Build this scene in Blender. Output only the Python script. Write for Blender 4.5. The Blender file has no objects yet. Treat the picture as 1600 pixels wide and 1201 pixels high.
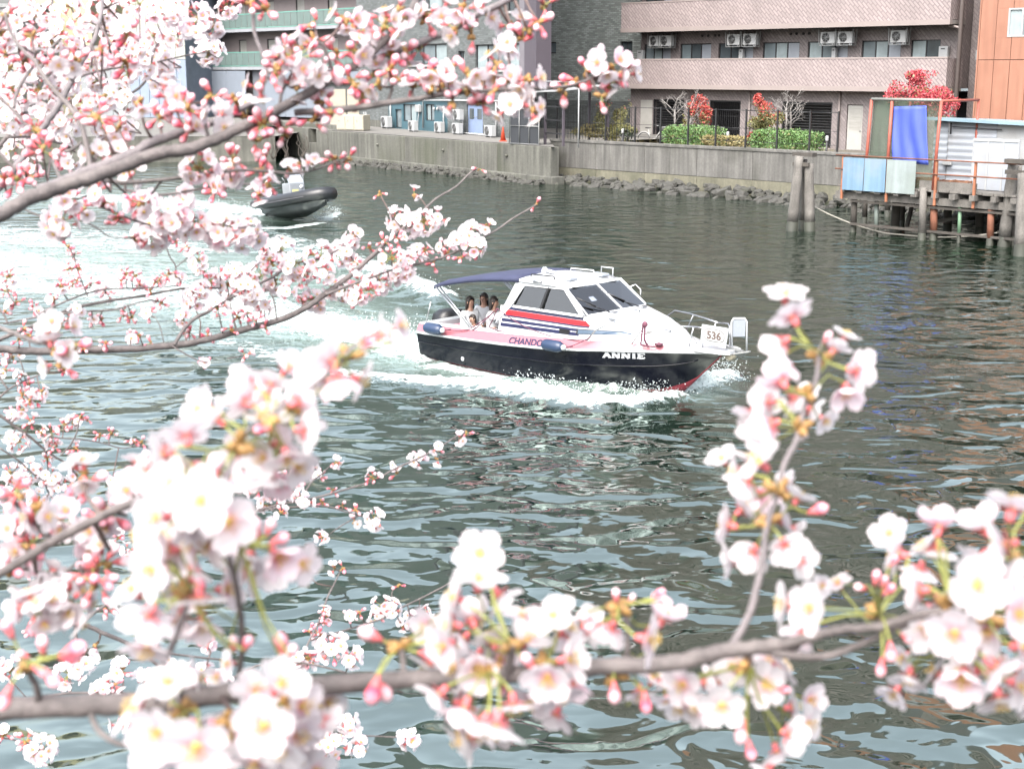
import bpy, bmesh, math, random
import numpy as np
from mathutils import Vector, Matrix, Euler

R = math.radians
random.seed(7)
rng = np.random.default_rng(11)
scene = bpy.context.scene
COL = scene.collection

# ------------------------------------------------------------------ camera
CAM_H = 5.0                       # metres above the water
FPX = 2200.0                      # focal length in photograph pixels (1600 wide)
PITCH = math.atan((600.5 - 110.0) / FPX)
cam_d = bpy.data.cameras.new('camera')
cam = bpy.data.objects.new('camera', cam_d)
COL.objects.link(cam)
cam.location = (0, 0, CAM_H)
cam.rotation_euler = (R(90) - PITCH, 0, 0)
cam_d.sensor_fit = 'HORIZONTAL'
cam_d.sensor_width = 36.0
cam_d.lens = 36.0 * FPX / 1600.0
cam_d.clip_start = 0.05
cam_d.clip_end = 2000
cam_d.dof.use_dof = True
cam_d.dof.focus_distance = 24.0
cam_d.dof.aperture_fstop = 12.5
cam_d.dof.aperture_blades = 0
scene.camera = cam

# ------------------------------------------------------------------ sky, sun, exposure
SUN_EL, SUN_AZ = 52.0, 205.0      # azimuth: compass-like angle of the sun seen from the scene (0 = +Y, 90 = +X)
world = bpy.data.worlds.new('World')
scene.world = world
world.use_nodes = True
wn = world.node_tree.nodes
wl = world.node_tree.links
for n in list(wn):
    wn.remove(n)
sky = wn.new('ShaderNodeTexSky')
sky.sky_type = 'NISHITA'
sky.sun_disc = False
sky.sun_elevation = R(SUN_EL)
sky.sun_rotation = R(SUN_AZ)
sky.air_density = 1.0
sky.dust_density = 6.0
sky.ozone_density = 1.0
hs = wn.new('ShaderNodeHueSaturation')
hs.inputs['Saturation'].default_value = 0.45
bg = wn.new('ShaderNodeBackground')
bg.inputs['Strength'].default_value = 0.15
wo = wn.new('ShaderNodeOutputWorld')
wl.new(sky.outputs[0], hs.inputs['Color'])
wl.new(hs.outputs[0], bg.inputs['Color'])
wl.new(bg.outputs[0], wo.inputs['Surface'])
sun_d = bpy.data.lights.new('sun', 'SUN')
sun_d.energy = 0.5
sun_d.angle = R(60)
sun_d.color = (1.0, 0.97, 0.93)
sun = bpy.data.objects.new('sun', sun_d)
COL.objects.link(sun)
sd = Vector((math.sin(R(SUN_AZ)) * math.cos(R(SUN_EL)), math.cos(R(SUN_AZ)) * math.cos(R(SUN_EL)), math.sin(R(SUN_EL))))
sun.rotation_euler = sd.to_track_quat('Z', 'Y').to_euler()
scene.view_settings.view_transform = 'Standard'
scene.view_settings.look = 'None'
scene.view_settings.gamma = 1.0
scene.view_settings.exposure = 2.3
scene.view_settings.use_curve_mapping = False
scene.cycles.max_bounces = 8
scene.cycles.diffuse_bounces = 6
scene.cycles.transparent_max_bounces = 12
scene.cycles.caustics_reflective = False
scene.cycles.caustics_refractive = False

# ------------------------------------------------------------------ place finding: a photograph pixel seen from the camera spot
CC, CS = math.cos(PITCH), math.sin(PITCH)
def ray(x, y):
    u = (x - 800) / FPX
    v = (600.5 - y) / FPX
    return Vector((u, CC + v * CS, -CS + v * CC))
def on_level(x, y, z=0.0):
    d = ray(x, y)
    t = (z - CAM_H) / d.z
    return Vector((t * d.x, t * d.y, z))
def at_depth(x, y, dist):
    """point at a given depth (along the viewing axis)"""
    d = ray(x, y)
    ax = Vector((0, CC, -CS))
    t = dist / d.dot(ax)
    return Vector((0, 0, CAM_H)) + d * t

class Frame:
    """a plan frame: local x along a facade, local y away from the water, z up"""
    def __init__(s, ox, oy, ang):
        s.ox, s.oy, s.ang = ox, oy, R(ang)
        s.u = Vector((math.cos(s.ang), math.sin(s.ang), 0))
        s.w = Vector((-math.sin(s.ang), math.cos(s.ang), 0))
        s.o = Vector((ox, oy, 0))
    def px(s, x, y, yl):
        d = ray(x, y)
        t = (yl + s.o.dot(s.w)) / d.dot(s.w)
        p = d * t - s.o
        return p.dot(s.u), CAM_H + d.z * t
    def sx(s, x, y, yl):
        return s.px(x, y, yl)[0]
    def local(s, p):
        q = Vector(p) - s.o
        return Vector((q.dot(s.u), q.dot(s.w), p[2]))
    def world(s, x, y, z):
        return s.o + s.u * x + s.w * y + Vector((0, 0, z))
    def empty(s, name, x=0, y=0, z=0):
        e = bpy.data.objects.new(name, None)
        COL.objects.link(e)
        e.location = s.world(x, y, z)
        e.rotation_euler = (0, 0, s.ang)
        return e

# ------------------------------------------------------------------ mesh building
class MB:
    def __init__(s):
        s.v, s.f, s.m, s.s = [], [], [], []
    def add(s, vs, fs, mi=0, sm=False):
        b = len(s.v)
        s.v += [tuple(p) for p in vs]
        s.f += [tuple(i + b for i in f) for f in fs]
        s.m += [mi] * len(fs)
        s.s += [sm] * len(fs)
        return s
    def box(s, x0, x1, y0, y1, z0, z1, mi=0):
        x0, x1 = min(x0, x1), max(x0, x1); y0, y1 = min(y0, y1), max(y0, y1); z0, z1 = min(z0, z1), max(z0, z1)
        vs = [(x0, y0, z0), (x1, y0, z0), (x1, y1, z0), (x0, y1, z0), (x0, y0, z1), (x1, y0, z1), (x1, y1, z1), (x0, y1, z1)]
        return s.add(vs, [(3, 2, 1, 0), (4, 5, 6, 7), (0, 1, 5, 4), (1, 2, 6, 5), (2, 3, 7, 6), (3, 0, 4, 7)], mi)
    def cbox(s, x0, x1, y0, y1, z0, z1, c=0.02, mi=0):
        """box with chamfered edges"""
        bm = bmesh.new()
        bmesh.ops.create_cube(bm, size=1)
        for v in bm.verts:
            v.co = Vector(((x0 + x1) / 2 + v.co.x * (x1 - x0), (y0 + y1) / 2 + v.co.y * (y1 - y0), (z0 + z1) / 2 + v.co.z * (z1 - z0)))
        bmesh.ops.bevel(bm, geom=bm.edges[:], offset=c, segments=2, affect='EDGES', profile=0.5)
        bm.verts.index_update()
        s.add([v.co.copy() for v in bm.verts], [[v.index for v in f.verts] for f in bm.faces], mi, False)
        bm.free()
        return s
    def bar(s, a, b, w, h, mi=0, up=(0, 0, 1)):
        """rectangular bar from a to b, w across, h along up"""
        a, b = Vector(a), Vector(b)
        d = (b - a).normalized()
        up = Vector(up)
        if abs(d.dot(up)) > 0.98:
            up = Vector((1, 0, 0))
        sd_ = d.cross(up).normalized()
        up2 = sd_.cross(d).normalized()
        vs = []
        for p in (a, b):
            for i, j in ((-1, -1), (1, -1), (1, 1), (-1, 1)):
                vs.append(p + sd_ * (i * w / 2) + up2 * (j * h / 2))
        return s.add(vs, [(3, 2, 1, 0), (4, 5, 6, 7), (0, 1, 5, 4), (1, 2, 6, 5), (2, 3, 7, 6), (3, 0, 4, 7)], mi)
    def tube(s, pts, rad, n=8, mi=0, caps=True, sm=True):
        pts = [Vector(p) for p in pts]
        if not hasattr(rad, '__len__'):
            rad = [rad] * len(pts)
        rings = []
        prev = None
        for i, p in enumerate(pts):
            d = (pts[min(i + 1, len(pts) - 1)] - pts[max(i - 1, 0)])
            if d.length < 1e-9:
                d = Vector((0, 0, 1))
            d.normalize()
            if prev is None:
                a = Vector((0, 0, 1)) if abs(d.z) < 0.9 else Vector((1, 0, 0))
                e1 = d.cross(a).normalized()
            else:
                e1 = (prev - d * prev.dot(d)).normalized()
            prev = e1
            e2 = d.cross(e1)
            rings.append([p + (e1 * math.cos(2 * math.pi * k / n) + e2 * math.sin(2 * math.pi * k / n)) * rad[i] for k in range(n)])
        vs = [q for r_ in rings for q in r_]
        fs = []
        for i in range(len(pts) - 1):
            for k in range(n):
                fs.append((i * n + k, i * n + (k + 1) % n, (i + 1) * n + (k + 1) % n, (i + 1) * n + k))
        if caps:
            fs.append(tuple(range(n - 1, -1, -1)))
            fs.append(tuple((len(pts) - 1) * n + k for k in range(n)))
        return s.add(vs, fs, mi, sm)
    def lathe(s, prof, n=16, mi=0, base=(0, 0, 0), axis='z', sm=True):
        """prof = [(radius, height)] ; axis z, x or y"""
        vs, fs = [], []
        for r_, h in prof:
            for k in range(n):
                c, t = r_ * math.cos(2 * math.pi * k / n), r_ * math.sin(2 * math.pi * k / n)
                p = {'z': (c, t, h), 'x': (h, c, t), 'y': (t, h, c)}[axis]
                vs.append((p[0] + base[0], p[1] + base[1], p[2] + base[2]))
        for i in range(len(prof) - 1):
            for k in range(n):
                fs.append((i * n + k, i * n + (k + 1) % n, (i + 1) * n + (k + 1) % n, (i + 1) * n + k))
        fs.append(tuple(range(n - 1, -1, -1)))
        fs.append(tuple((len(prof) - 1) * n + k for k in range(n)))
        return s.add(vs, fs, mi, sm)
    def loft(s, secs, closed=False, mi=0, sm=True, capa=False, capb=False):
        n = len(secs[0])
        vs = [p for sec in secs for p in sec]
        fs = []
        for i in range(len(secs) - 1):
            for k in range(n if closed else n - 1):
                k2 = (k + 1) % n
                fs.append((i * n + k, i * n + k2, (i + 1) * n + k2, (i + 1) * n + k))
        if capa:
            fs.append(tuple(range(n - 1, -1, -1)))
        if capb:
            fs.append(tuple((len(secs) - 1) * n + k for k in range(n)))
        return s.add(vs, fs, mi, sm)
    def slab(s, poly, th, mi=0, nrm=None):
        """a flat polygon given thickness along its normal"""
        P = [Vector(p) for p in poly]
        if nrm is None:
            nrm = (P[1] - P[0]).cross(P[2] - P[1]).normalized()
        nrm = Vector(nrm)
        n = len(P)
        vs = [p - nrm * th / 2 for p in P] + [p + nrm * th / 2 for p in P]
        fs = [tuple(range(n - 1, -1, -1)), tuple(range(n, 2 * n))]
        for k in range(n):
            fs.append((k, (k + 1) % n, n + (k + 1) % n, n + k))
        return s.add(vs, fs, mi)
    def ball(s, c, r, nu=10, nv=7, mi=0, sm=True):
        if not hasattr(r, '__len__'):
            r = (r, r, r)
        vs = [(c[0], c[1], c[2] - r[2])]
        for j in range(1, nv):
            t = math.pi * j / nv - math.pi / 2
            for k in range(nu):
                a = 2 * math.pi * k / nu
                vs.append((c[0] + r[0] * math.cos(t) * math.cos(a), c[1] + r[1] * math.cos(t) * math.sin(a), c[2] + r[2] * math.sin(t)))
        vs.append((c[0], c[1], c[2] + r[2]))
        fs = []
        for k in range(nu):
            fs.append((0, 1 + (k + 1) % nu, 1 + k))
        for j in range(nv - 2):
            for k in range(nu):
                a, b = 1 + j * nu, 1 + (j + 1) * nu
                fs.append((a + k, a + (k + 1) % nu, b + (k + 1) % nu, b + k))
        t = len(vs) - 1
        a = 1 + (nv - 2) * nu
        for k in range(nu):
            fs.append((a + k, a + (k + 1) % nu, t))
        return s.add(vs, fs, mi, sm)
    def wall(s, x0, x1, z0, z1, y0, y1, holes=(), mi=0):
        """wall in the xz plane with rectangular openings (hx0,hx1,hz0,hz1): one closed skin with real reveals"""
        cl = lambda a, lo, hi: min(max(a, lo), hi)
        hs_ = [(cl(h[0], x0, x1), cl(h[1], x0, x1), cl(h[2], z0, z1), cl(h[3], z0, z1)) for h in holes]
        xs = sorted(set([x0, x1] + [v for h in hs_ for v in h[:2]]))
        zs = sorted(set([z0, z1] + [v for h in hs_ for v in h[2:]]))
        nx, nz = len(xs), len(zs)
        def solid(i, j):
            if i < 0 or j < 0 or i >= nx - 1 or j >= nz - 1:
                return False
            cx, cz = (xs[i] + xs[i + 1]) / 2, (zs[j] + zs[j + 1]) / 2
            return not any(h[0] < cx < h[1] and h[2] < cz < h[3] for h in hs_)
        vs = [(x, y, z) for y in (y0, y1) for z in zs for x in xs]
        F_ = lambda i, j: j * nx + i
        B_ = lambda i, j: nx * nz + j * nx + i
        fs = []
        for i in range(nx - 1):
            for j in range(nz - 1):
                if not solid(i, j):
                    continue
                fs.append((F_(i, j), F_(i + 1, j), F_(i + 1, j + 1), F_(i, j + 1)))
                fs.append((B_(i + 1, j), B_(i, j), B_(i, j + 1), B_(i + 1, j + 1)))
                if not solid(i - 1, j): fs.append((F_(i, j + 1), B_(i, j + 1), B_(i, j), F_(i, j)))
                if not solid(i + 1, j): fs.append((F_(i + 1, j), B_(i + 1, j), B_(i + 1, j + 1), F_(i + 1, j + 1)))
                if not solid(i, j - 1): fs.append((F_(i, j), B_(i, j), B_(i + 1, j), F_(i + 1, j)))
                if not solid(i, j + 1): fs.append((F_(i + 1, j + 1), B_(i + 1, j + 1), B_(i, j + 1), F_(i, j + 1)))
        return s.add(vs, fs, mi)
    def mesh(s, name, mats):
        me = bpy.data.meshes.new(name)
        me.from_pydata(s.v, [], s.f)
        for m in (mats if isinstance(mats, (list, tuple)) else [mats]):
            me.materials.append(m)
        me.polygons.foreach_set('material_index', s.m)
        me.polygons.foreach_set('use_smooth', s.s)
        me.update()
        return me
    def build(s, name, mats, parent=None, loc=None, rot=None):
        return link(name, s.mesh(name, mats), parent, loc, rot)

def link(name, me, parent=None, loc=None, rot=None):
    o = bpy.data.objects.new(name, me)
    COL.objects.link(o)
    if parent is not None:
        o.parent = parent
    if loc is not None:
        o.location = loc
    if rot is not None:
        o.rotation_euler = rot
    return o
def empty(name, loc=(0, 0, 0), rz=0.0, parent=None):
    o = bpy.data.objects.new(name, None)
    COL.objects.link(o)
    o.location = loc
    o.rotation_euler = (0, 0, rz)
    o.parent = parent
    return o
def tag(o, label=None, cat=None, group=None, kind=None):
    if label: o['label'] = label
    if cat: o['category'] = cat
    if group: o['group'] = group
    if kind: o['kind'] = kind
    return o
def copy_tree(o, parent=None):
    c = o.copy()
    COL.objects.link(c)
    c.parent = parent
    for ch in list(o.children):
        copy_tree(ch, c)
    return c

# ------------------------------------------------------------------ materials
MATS = {}
ALB = 0.43                        # scale on base colours, lowered to balance the raised exposure
def mat(name, col, rough=0.6, metal=0.0, var=0.12, vs=2.0, fine=0.06, fs=40.0, bump=0.0, bs=30.0, streak=0.0, spec=0.5, coat=0.0, dirt=None, dirt_amt=0.5, dirt_scale=0.7, emit=None):
    """procedural surface: base colour with broad and fine variation, optional vertical weather streaks and patches of dirt"""
    if name in MATS:
        return MATS[name]
    m = bpy.data.materials.new(name)
    m.use_nodes = True
    nt = m.node_tree
    N, L = nt.nodes, nt.links
    bs_ = N['Principled BSDF']
    bs_.inputs['Roughness'].default_value = rough
    bs_.inputs['Metallic'].default_value = metal
    bs_.inputs['Specular IOR Level'].default_value = spec
    bs_.inputs['Coat Weight'].default_value = coat
    bs_.inputs['Coat Roughness'].default_value = 0.08
    tc = N.new('ShaderNodeTexCoord')
    oi = N.new('ShaderNodeObjectInfo')
    sh = N.new('ShaderNodeVectorMath'); sh.operation = 'MULTIPLY_ADD'
    L.new(oi.outputs['Random'], sh.inputs[0]); sh.inputs[1].default_value = (37, 53, 29)
    L.new(tc.outputs['Object'], sh.inputs[2])
    vec = sh.outputs[0]
    def noise(scale, detail=3, mp=None):
        n = N.new('ShaderNodeTexNoise')
        n.inputs['Scale'].default_value = scale
        n.inputs['Detail'].default_value = detail
        if mp:
            g = N.new('ShaderNodeMapping'); g.inputs['Scale'].default_value = mp
            L.new(vec, g.inputs[0]); L.new(g.outputs[0], n.inputs['Vector'])
        else:
            L.new(vec, n.inputs['Vector'])
        return n.outputs['Fac']
    def scale_by(prev, fac, amt):
        mr = N.new('ShaderNodeMapRange'); mr.inputs[1].default_value = 0.25; mr.inputs[2].default_value = 0.75
        mr.inputs[3].default_value = 1 - amt; mr.inputs[4].default_value = 1 + amt
        L.new(fac, mr.inputs[0])
        mx = N.new('ShaderNodeVectorMath'); mx.operation = 'SCALE'
        if isinstance(prev, tuple):
            mx.inputs[0].default_value = prev
        else:
            L.new(prev, mx.inputs[0])
        L.new(mr.outputs[0], mx.inputs['Scale'])
        return mx.outputs[0]
    c = scale_by(tuple(x * ALB for x in col[:3]), noise(vs), var)
    if fine:
        c = scale_by(c, noise(fs, 2), fine)
    if streak:
        c = scale_by(c, noise(1.0, 4, (5.0, 5.0, 0.35)), streak)
    if dirt:
        mr = N.new('ShaderNodeMapRange'); mr.inputs[1].default_value = 0.5; mr.inputs[2].default_value = 0.68
        mr.inputs[3].default_value = 0; mr.inputs[4].default_value = dirt_amt
        L.new(noise(dirt_scale, 6), mr.inputs[0])
        mx = N.new('ShaderNodeMix'); mx.data_type = 'RGBA'
        L.new(mr.outputs[0], mx.inputs[0]); L.new(c, mx.inputs[6]); mx.inputs[7].default_value = (*[x * ALB for x in dirt], 1)
        c = mx.outputs[2]
    L.new(c, bs_.inputs['Base Color'])
    if bump:
        b = N.new('ShaderNodeBump'); b.inputs['Distance'].default_value = bump; b.inputs['Strength'].default_value = 1
        L.new(noise(bs, 4), b.inputs['Height']); L.new(b.outputs[0], bs_.inputs['Normal'])
    if emit:
        bs_.inputs['Emission Color'].default_value = (*col, 1); bs_.inputs['Emission Strength'].default_value = emit
    MATS[name] = m
    return m

def tile_mat(name, col, mortar, bw, bh, rot=0.0, msize=0.012, var=0.25, rough=0.6, bump=0.004, offset=0.5, streak=0.06):
    """small wall tiles too fine to be told apart: a brick texture laid on the wall's own x/y and z"""
    if name in MATS:
        return MATS[name]
    col = [c * ALB for c in col]; mortar = [c * ALB for c in mortar]
    m = bpy.data.materials.new(name)
    m.use_nodes = True
    N, L = m.node_tree.nodes, m.node_tree.links
    p = N['Principled BSDF']; p.inputs['Roughness'].default_value = rough
    tc = N.new('ShaderNodeTexCoord')
    sep = N.new('ShaderNodeSeparateXYZ'); L.new(tc.outputs['Object'], sep.inputs[0])
    ad = N.new('ShaderNodeMath'); ad.operation = 'ADD'; L.new(sep.outputs[0], ad.inputs[0]); L.new(sep.outputs[1], ad.inputs[1])
    cb = N.new('ShaderNodeCombineXYZ'); L.new(ad.outputs[0], cb.inputs[0]); L.new(sep.outputs[2], cb.inputs[1])
    mp = N.new('ShaderNodeMapping'); mp.inputs['Rotation'].default_value = (0, 0, R(rot)); L.new(cb.outputs[0], mp.inputs[0])
    b = N.new('ShaderNodeTexBrick')
    b.offset = offset
    b.inputs['Scale'].default_value = 1.0
    b.inputs['Brick Width'].default_value = bw
    b.inputs['Row Height'].default_value = bh
    b.inputs['Mortar Size'].default_value = msize
    b.inputs['Bias'].default_value = 0.0
    b.inputs['Color1'].default_value = (*[c * (1 - var) for c in col], 1)
    b.inputs['Color2'].default_value = (*[c * (1 + var) for c in col], 1)
    b.inputs['Mortar'].default_value = (*mortar, 1)
    L.new(mp.outputs[0], b.inputs['Vector'])
    n = N.new('ShaderNodeTexNoise'); n.inputs['Scale'].default_value = 0.9; n.inputs['Detail'].default_value = 5
    g = N.new('ShaderNodeMapping'); g.inputs['Scale'].default_value = (1, 1, 0.4); L.new(tc.outputs['Object'], g.inputs[0]); L.new(g.outputs[0], n.inputs['Vector'])
    mr = N.new('ShaderNodeMapRange'); mr.inputs[1].default_value = 0.3; mr.inputs[2].default_value = 0.7; mr.inputs[3].default_value = 1 - 2 * streak; mr.inputs[4].default_value = 1 + streak
    L.new(n.outputs['Fac'], mr.inputs[0])
    mx = N.new('ShaderNodeVectorMath'); mx.operation = 'SCALE'; L.new(b.outputs['Color'], mx.inputs[0]); L.new(mr.outputs[0], mx.inputs['Scale'])
    L.new(mx.outputs[0], p.inputs['Base Color'])
    bu = N.new('ShaderNodeBump'); bu.inputs['Distance'].default_value = bump; bu.invert = True
    L.new(b.outputs['Fac'], bu.inputs['Height']); L.new(bu.outputs[0], p.inputs['Normal'])
    MATS[name] = m
    return m

def glass_mat(name, tint=(0.75, 0.82, 0.85), clear=0.75):
    """thin window glass: a tinted see-through sheet with a mirror coat that grows towards grazing"""
    if name in MATS:
        return MATS[name]
    m = bpy.data.materials.new(name)
    m.use_nodes = True
    N, L = m.node_tree.nodes, m.node_tree.links
    N.remove(N['Principled BSDF'])
    out = N['Material Output']
    tr = N.new('ShaderNodeBsdfTransparent'); tr.inputs[0].default_value = (*[t * clear for t in tint], 1)
    gl = N.new('ShaderNodeBsdfGlossy'); gl.inputs['Roughness'].default_value = 0.03
    fr = N.new('ShaderNodeFresnel'); fr.inputs['IOR'].default_value = 1.6
    mr = N.new('ShaderNodeMath'); mr.operation = 'MULTIPLY_ADD'; mr.inputs[1].default_value = 1.0; mr.inputs[2].default_value = 0.08; mr.use_clamp = True
    L.new(fr.outputs[0], mr.inputs[0])
    mx = N.new('ShaderNodeMixShader')
    L.new(mr.outputs[0], mx.inputs[0]); L.new(tr.outputs[0], mx.inputs[1]); L.new(gl.outputs[0], mx.inputs[2])
    L.new(mx.outputs[0], out.inputs['Surface'])
    MATS[name] = m
    return m
# ================================================================== WATER
def polyline_field(PX, PY, px_pts, widths, strengths, level=0.0):
    """largest (strength * bell of distance/width) to a line given by photograph pixels on the water"""
    pts = [on_level(x, y, level) for x, y in px_pts]
    n = len(pts)
    wv = np.interp(np.linspace(0, 1, n), np.linspace(0, 1, len(widths)), widths)
    sv = np.interp(np.linspace(0, 1, n), np.linspace(0, 1, len(strengths)), strengths)
    out = np.zeros_like(PX)
    for i in range(n - 1):
        ax, ay, bx, by = pts[i].x, pts[i].y, pts[i + 1].x, pts[i + 1].y
        dx, dy = bx - ax, by - ay
        t = np.clip(((PX - ax) * dx + (PY - ay) * dy) / (dx * dx + dy * dy + 1e-9), 0, 1)
        d = np.hypot(PX - (ax + t * dx), PY - (ay + t * dy))
        w = wv[i] + (wv[i + 1] - wv[i]) * t
        s_ = sv[i] + (sv[i + 1] - sv[i]) * t
        out = np.maximum(out, s_ * np.exp(-(d / w) ** 2))
    return out

WAKE_MID = [(668, 556), (600, 532), (540, 516), (470, 500), (380, 478), (250, 448), (100, 420), (-60, 395)]
ARM_NEAR = [(1062, 622), (1000, 632), (930, 634), (850, 622), (760, 606), (680, 600), (600, 592), (520, 580), (469, 566), (400, 546), (330, 524), (230, 500)]
HULL_SIDE = [(1062, 610), (980, 606), (880, 600), (780, 588), (680, 572)]
ARM_FAR = [(690, 470), (660, 455), (632, 443), (590, 427), (540, 408), (480, 388), (400, 362), (300, 340)]
BOW_FAR = [(1075, 608), (1110, 598), (1140, 590), (1165, 588)]
RIB_WAKE = [(425, 338), (380, 330), (330, 322), (250, 314), (150, 309), (0, 309), (-80, 310)]
RIB_SIDE = [(500, 348), (450, 356), (400, 362), (330, 378), (240, 396), (120, 410)]
FLECKS = [(1170, 548), (1300, 566), (1450, 580), (1610, 592)]

def make_water():
    ys = list(np.arange(1340, 234, -2.0))
    rows = [0.6, 2.0, 4.0, 6.0, 7.4] + [on_level(800, y).y for y in ys]
    last = rows[-1]
    rows += [last * k for k in (1.06, 1.14, 1.25, 1.4, 1.7, 2.2, 3.2, 5.0)]
    us = np.concatenate([[-3.0, -2.0, -1.4, -1.0, -0.75, -0.6, -0.5], np.arange(-0.43, 0.4301, 0.00115), [0.5, 0.6, 0.75, 1.0, 1.4, 2.0, 3.0]])
    rows = np.array(rows)
    YY, UU = np.meshgrid(rows, us, indexing='ij')
    XX = YY * UU
    PX, PY = XX.ravel(), YY.ravel()
    foam = np.zeros_like(PX)
    milk = np.zeros_like(PX)
    hgt = np.zeros_like(PX)
    def F_(line, w, s_):
        nonlocal foam
        foam = np.maximum(foam, polyline_field(PX, PY, line, w, s_))
    F_(WAKE_MID, [0.85, 1.25, 1.8, 2.3, 2.8], [1.0, 0.95, 0.8, 0.68, 0.6])
    F_(ARM_NEAR, [0.22, 0.42, 0.5, 0.5, 0.6], [0.9, 1.0, 0.85, 0.75, 0.45])
    F_(HULL_SIDE, [0.3, 0.42, 0.45], [1.0, 0.85, 0.75])
    F_(ARM_FAR, [0.5, 0.8, 1.3, 1.8], [0.95, 0.8, 0.6, 0.45])
    F_(BOW_FAR, [0.3, 0.42, 0.25], [1.0, 0.95, 0.4])
    F_(RIB_WAKE, [0.8, 1.6, 3.0, 4.5], [0.9, 0.76, 0.66, 0.6])
    F_(RIB_SIDE, [0.35, 0.6, 1.6, 2.2], [0.9, 0.75, 0.55, 0.4])
    F_([(528, 332), (505, 344)], [0.3, 0.45], [0.8, 0.95])
    F_(FLECKS, [0.5, 0.8, 1.0], [0.4, 0.34, 0.3])
    F_([(-40, 365), (100, 372), (250, 382), (400, 392)], [5.0, 5.0, 4.0, 2.4], [0.63, 0.62, 0.6, 0.52])
    F_([(-40, 440), (120, 455), (300, 470), (420, 485)], [2.4, 2.4, 1.8], [0.66, 0.68, 0.7])
    milk = np.maximum(polyline_field(PX, PY, WAKE_MID, [1.4, 2.6, 3.6], [0.9, 0.7, 0.55]), polyline_field(PX, PY, RIB_WAKE, [1.5, 4.0, 6.0], [0.6, 0.6, 0.6]))
    milk = np.maximum(milk, polyline_field(PX, PY, [(-60, 400), (150, 410), (350, 420), (520, 450)], [6.0, 6.0, 4.0, 2.0], [0.75, 0.75, 0.7, 0.6]))
    milk = np.maximum(milk, polyline_field(PX, PY, HULL_SIDE, [0.7, 0.8], [0.7, 0.7]))
    # raised water: bow wave, the far arm, churned stern wash
    def lump(a, b, k):
        return np.sin(PX * a + 1.3 * np.sin(PY * b * 0.7)) * np.sin(PY * b + 1.1 * np.sin(PX * a * 0.6)) * k
    rough = lump(9, 11, 0.5) + lump(19, 23, 0.35) + lump(41, 37, 0.2)
    ridge = polyline_field(PX, PY, ARM_NEAR[:7], [0.18, 0.3, 0.34], [0.12, 0.2, 0.07])
    hgt += ridge * (1 + 0.55 * rough)
    hgt += polyline_field(PX, PY, [(1070, 606), (1030, 612), (960, 612), (880, 604), (800, 594)], [0.16, 0.26, 0.2], [0.1, 0.2, 0.05]) * (1 + 0.5 * rough)
    hgt += polyline_field(PX, PY, BOW_FAR, [0.2, 0.3, 0.2], [0.16, 0.16, 0.03]) * (1 + 0.6 * rough)
    hgt += polyline_field(PX, PY, ARM_FAR, [0.5, 0.7, 0.9], [0.24, 0.2, 0.08]) * (1 + 0.3 * rough)
    hgt += polyline_field(PX, PY, WAKE_MID, [0.7, 1.2, 2.0], [0.13, 0.08, 0.03]) * (0.6 + 0.9 * rough)
    hgt += polyline_field(PX, PY, RIB_WAKE, [0.6, 1.2, 2.0], [0.14, 0.08, 0.03]) * (0.6 + 0.8 * rough)
    # trough in the boat's own footprint so no water stands inside the hull
    nr, nc = XX.shape
    co = np.stack([PX, PY, hgt], 1).astype(np.float32)
    i, j = np.meshgrid(np.arange(nr - 1), np.arange(nc - 1), indexing='ij')
    a = (i * nc + j).ravel()
    quads = np.stack([a, a + 1, a + nc + 1, a + nc], 1).astype(np.int32)
    me = bpy.data.meshes.new('water')
    me.vertices.add(len(co)); me.vertices.foreach_set('co', co.ravel())
    me.loops.add(quads.size); me.loops.foreach_set('vertex_index', quads.ravel())
    me.polygons.add(len(quads))
    me.polygons.foreach_set('loop_start', np.arange(0, quads.size, 4, dtype=np.int32))
    me.polygons.foreach_set('loop_total', np.full(len(quads), 4, dtype=np.int32))
    me.polygons.foreach_set('use_smooth', np.ones(len(quads), dtype=bool))
    for nm, arr in (('foam', foam), ('milk', milk)):
        at = me.attributes.new(nm, 'FLOAT', 'POINT')
        at.data.foreach_set('value', arr.astype(np.float32))
    me.update()
    me.validate()
    return me

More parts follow.
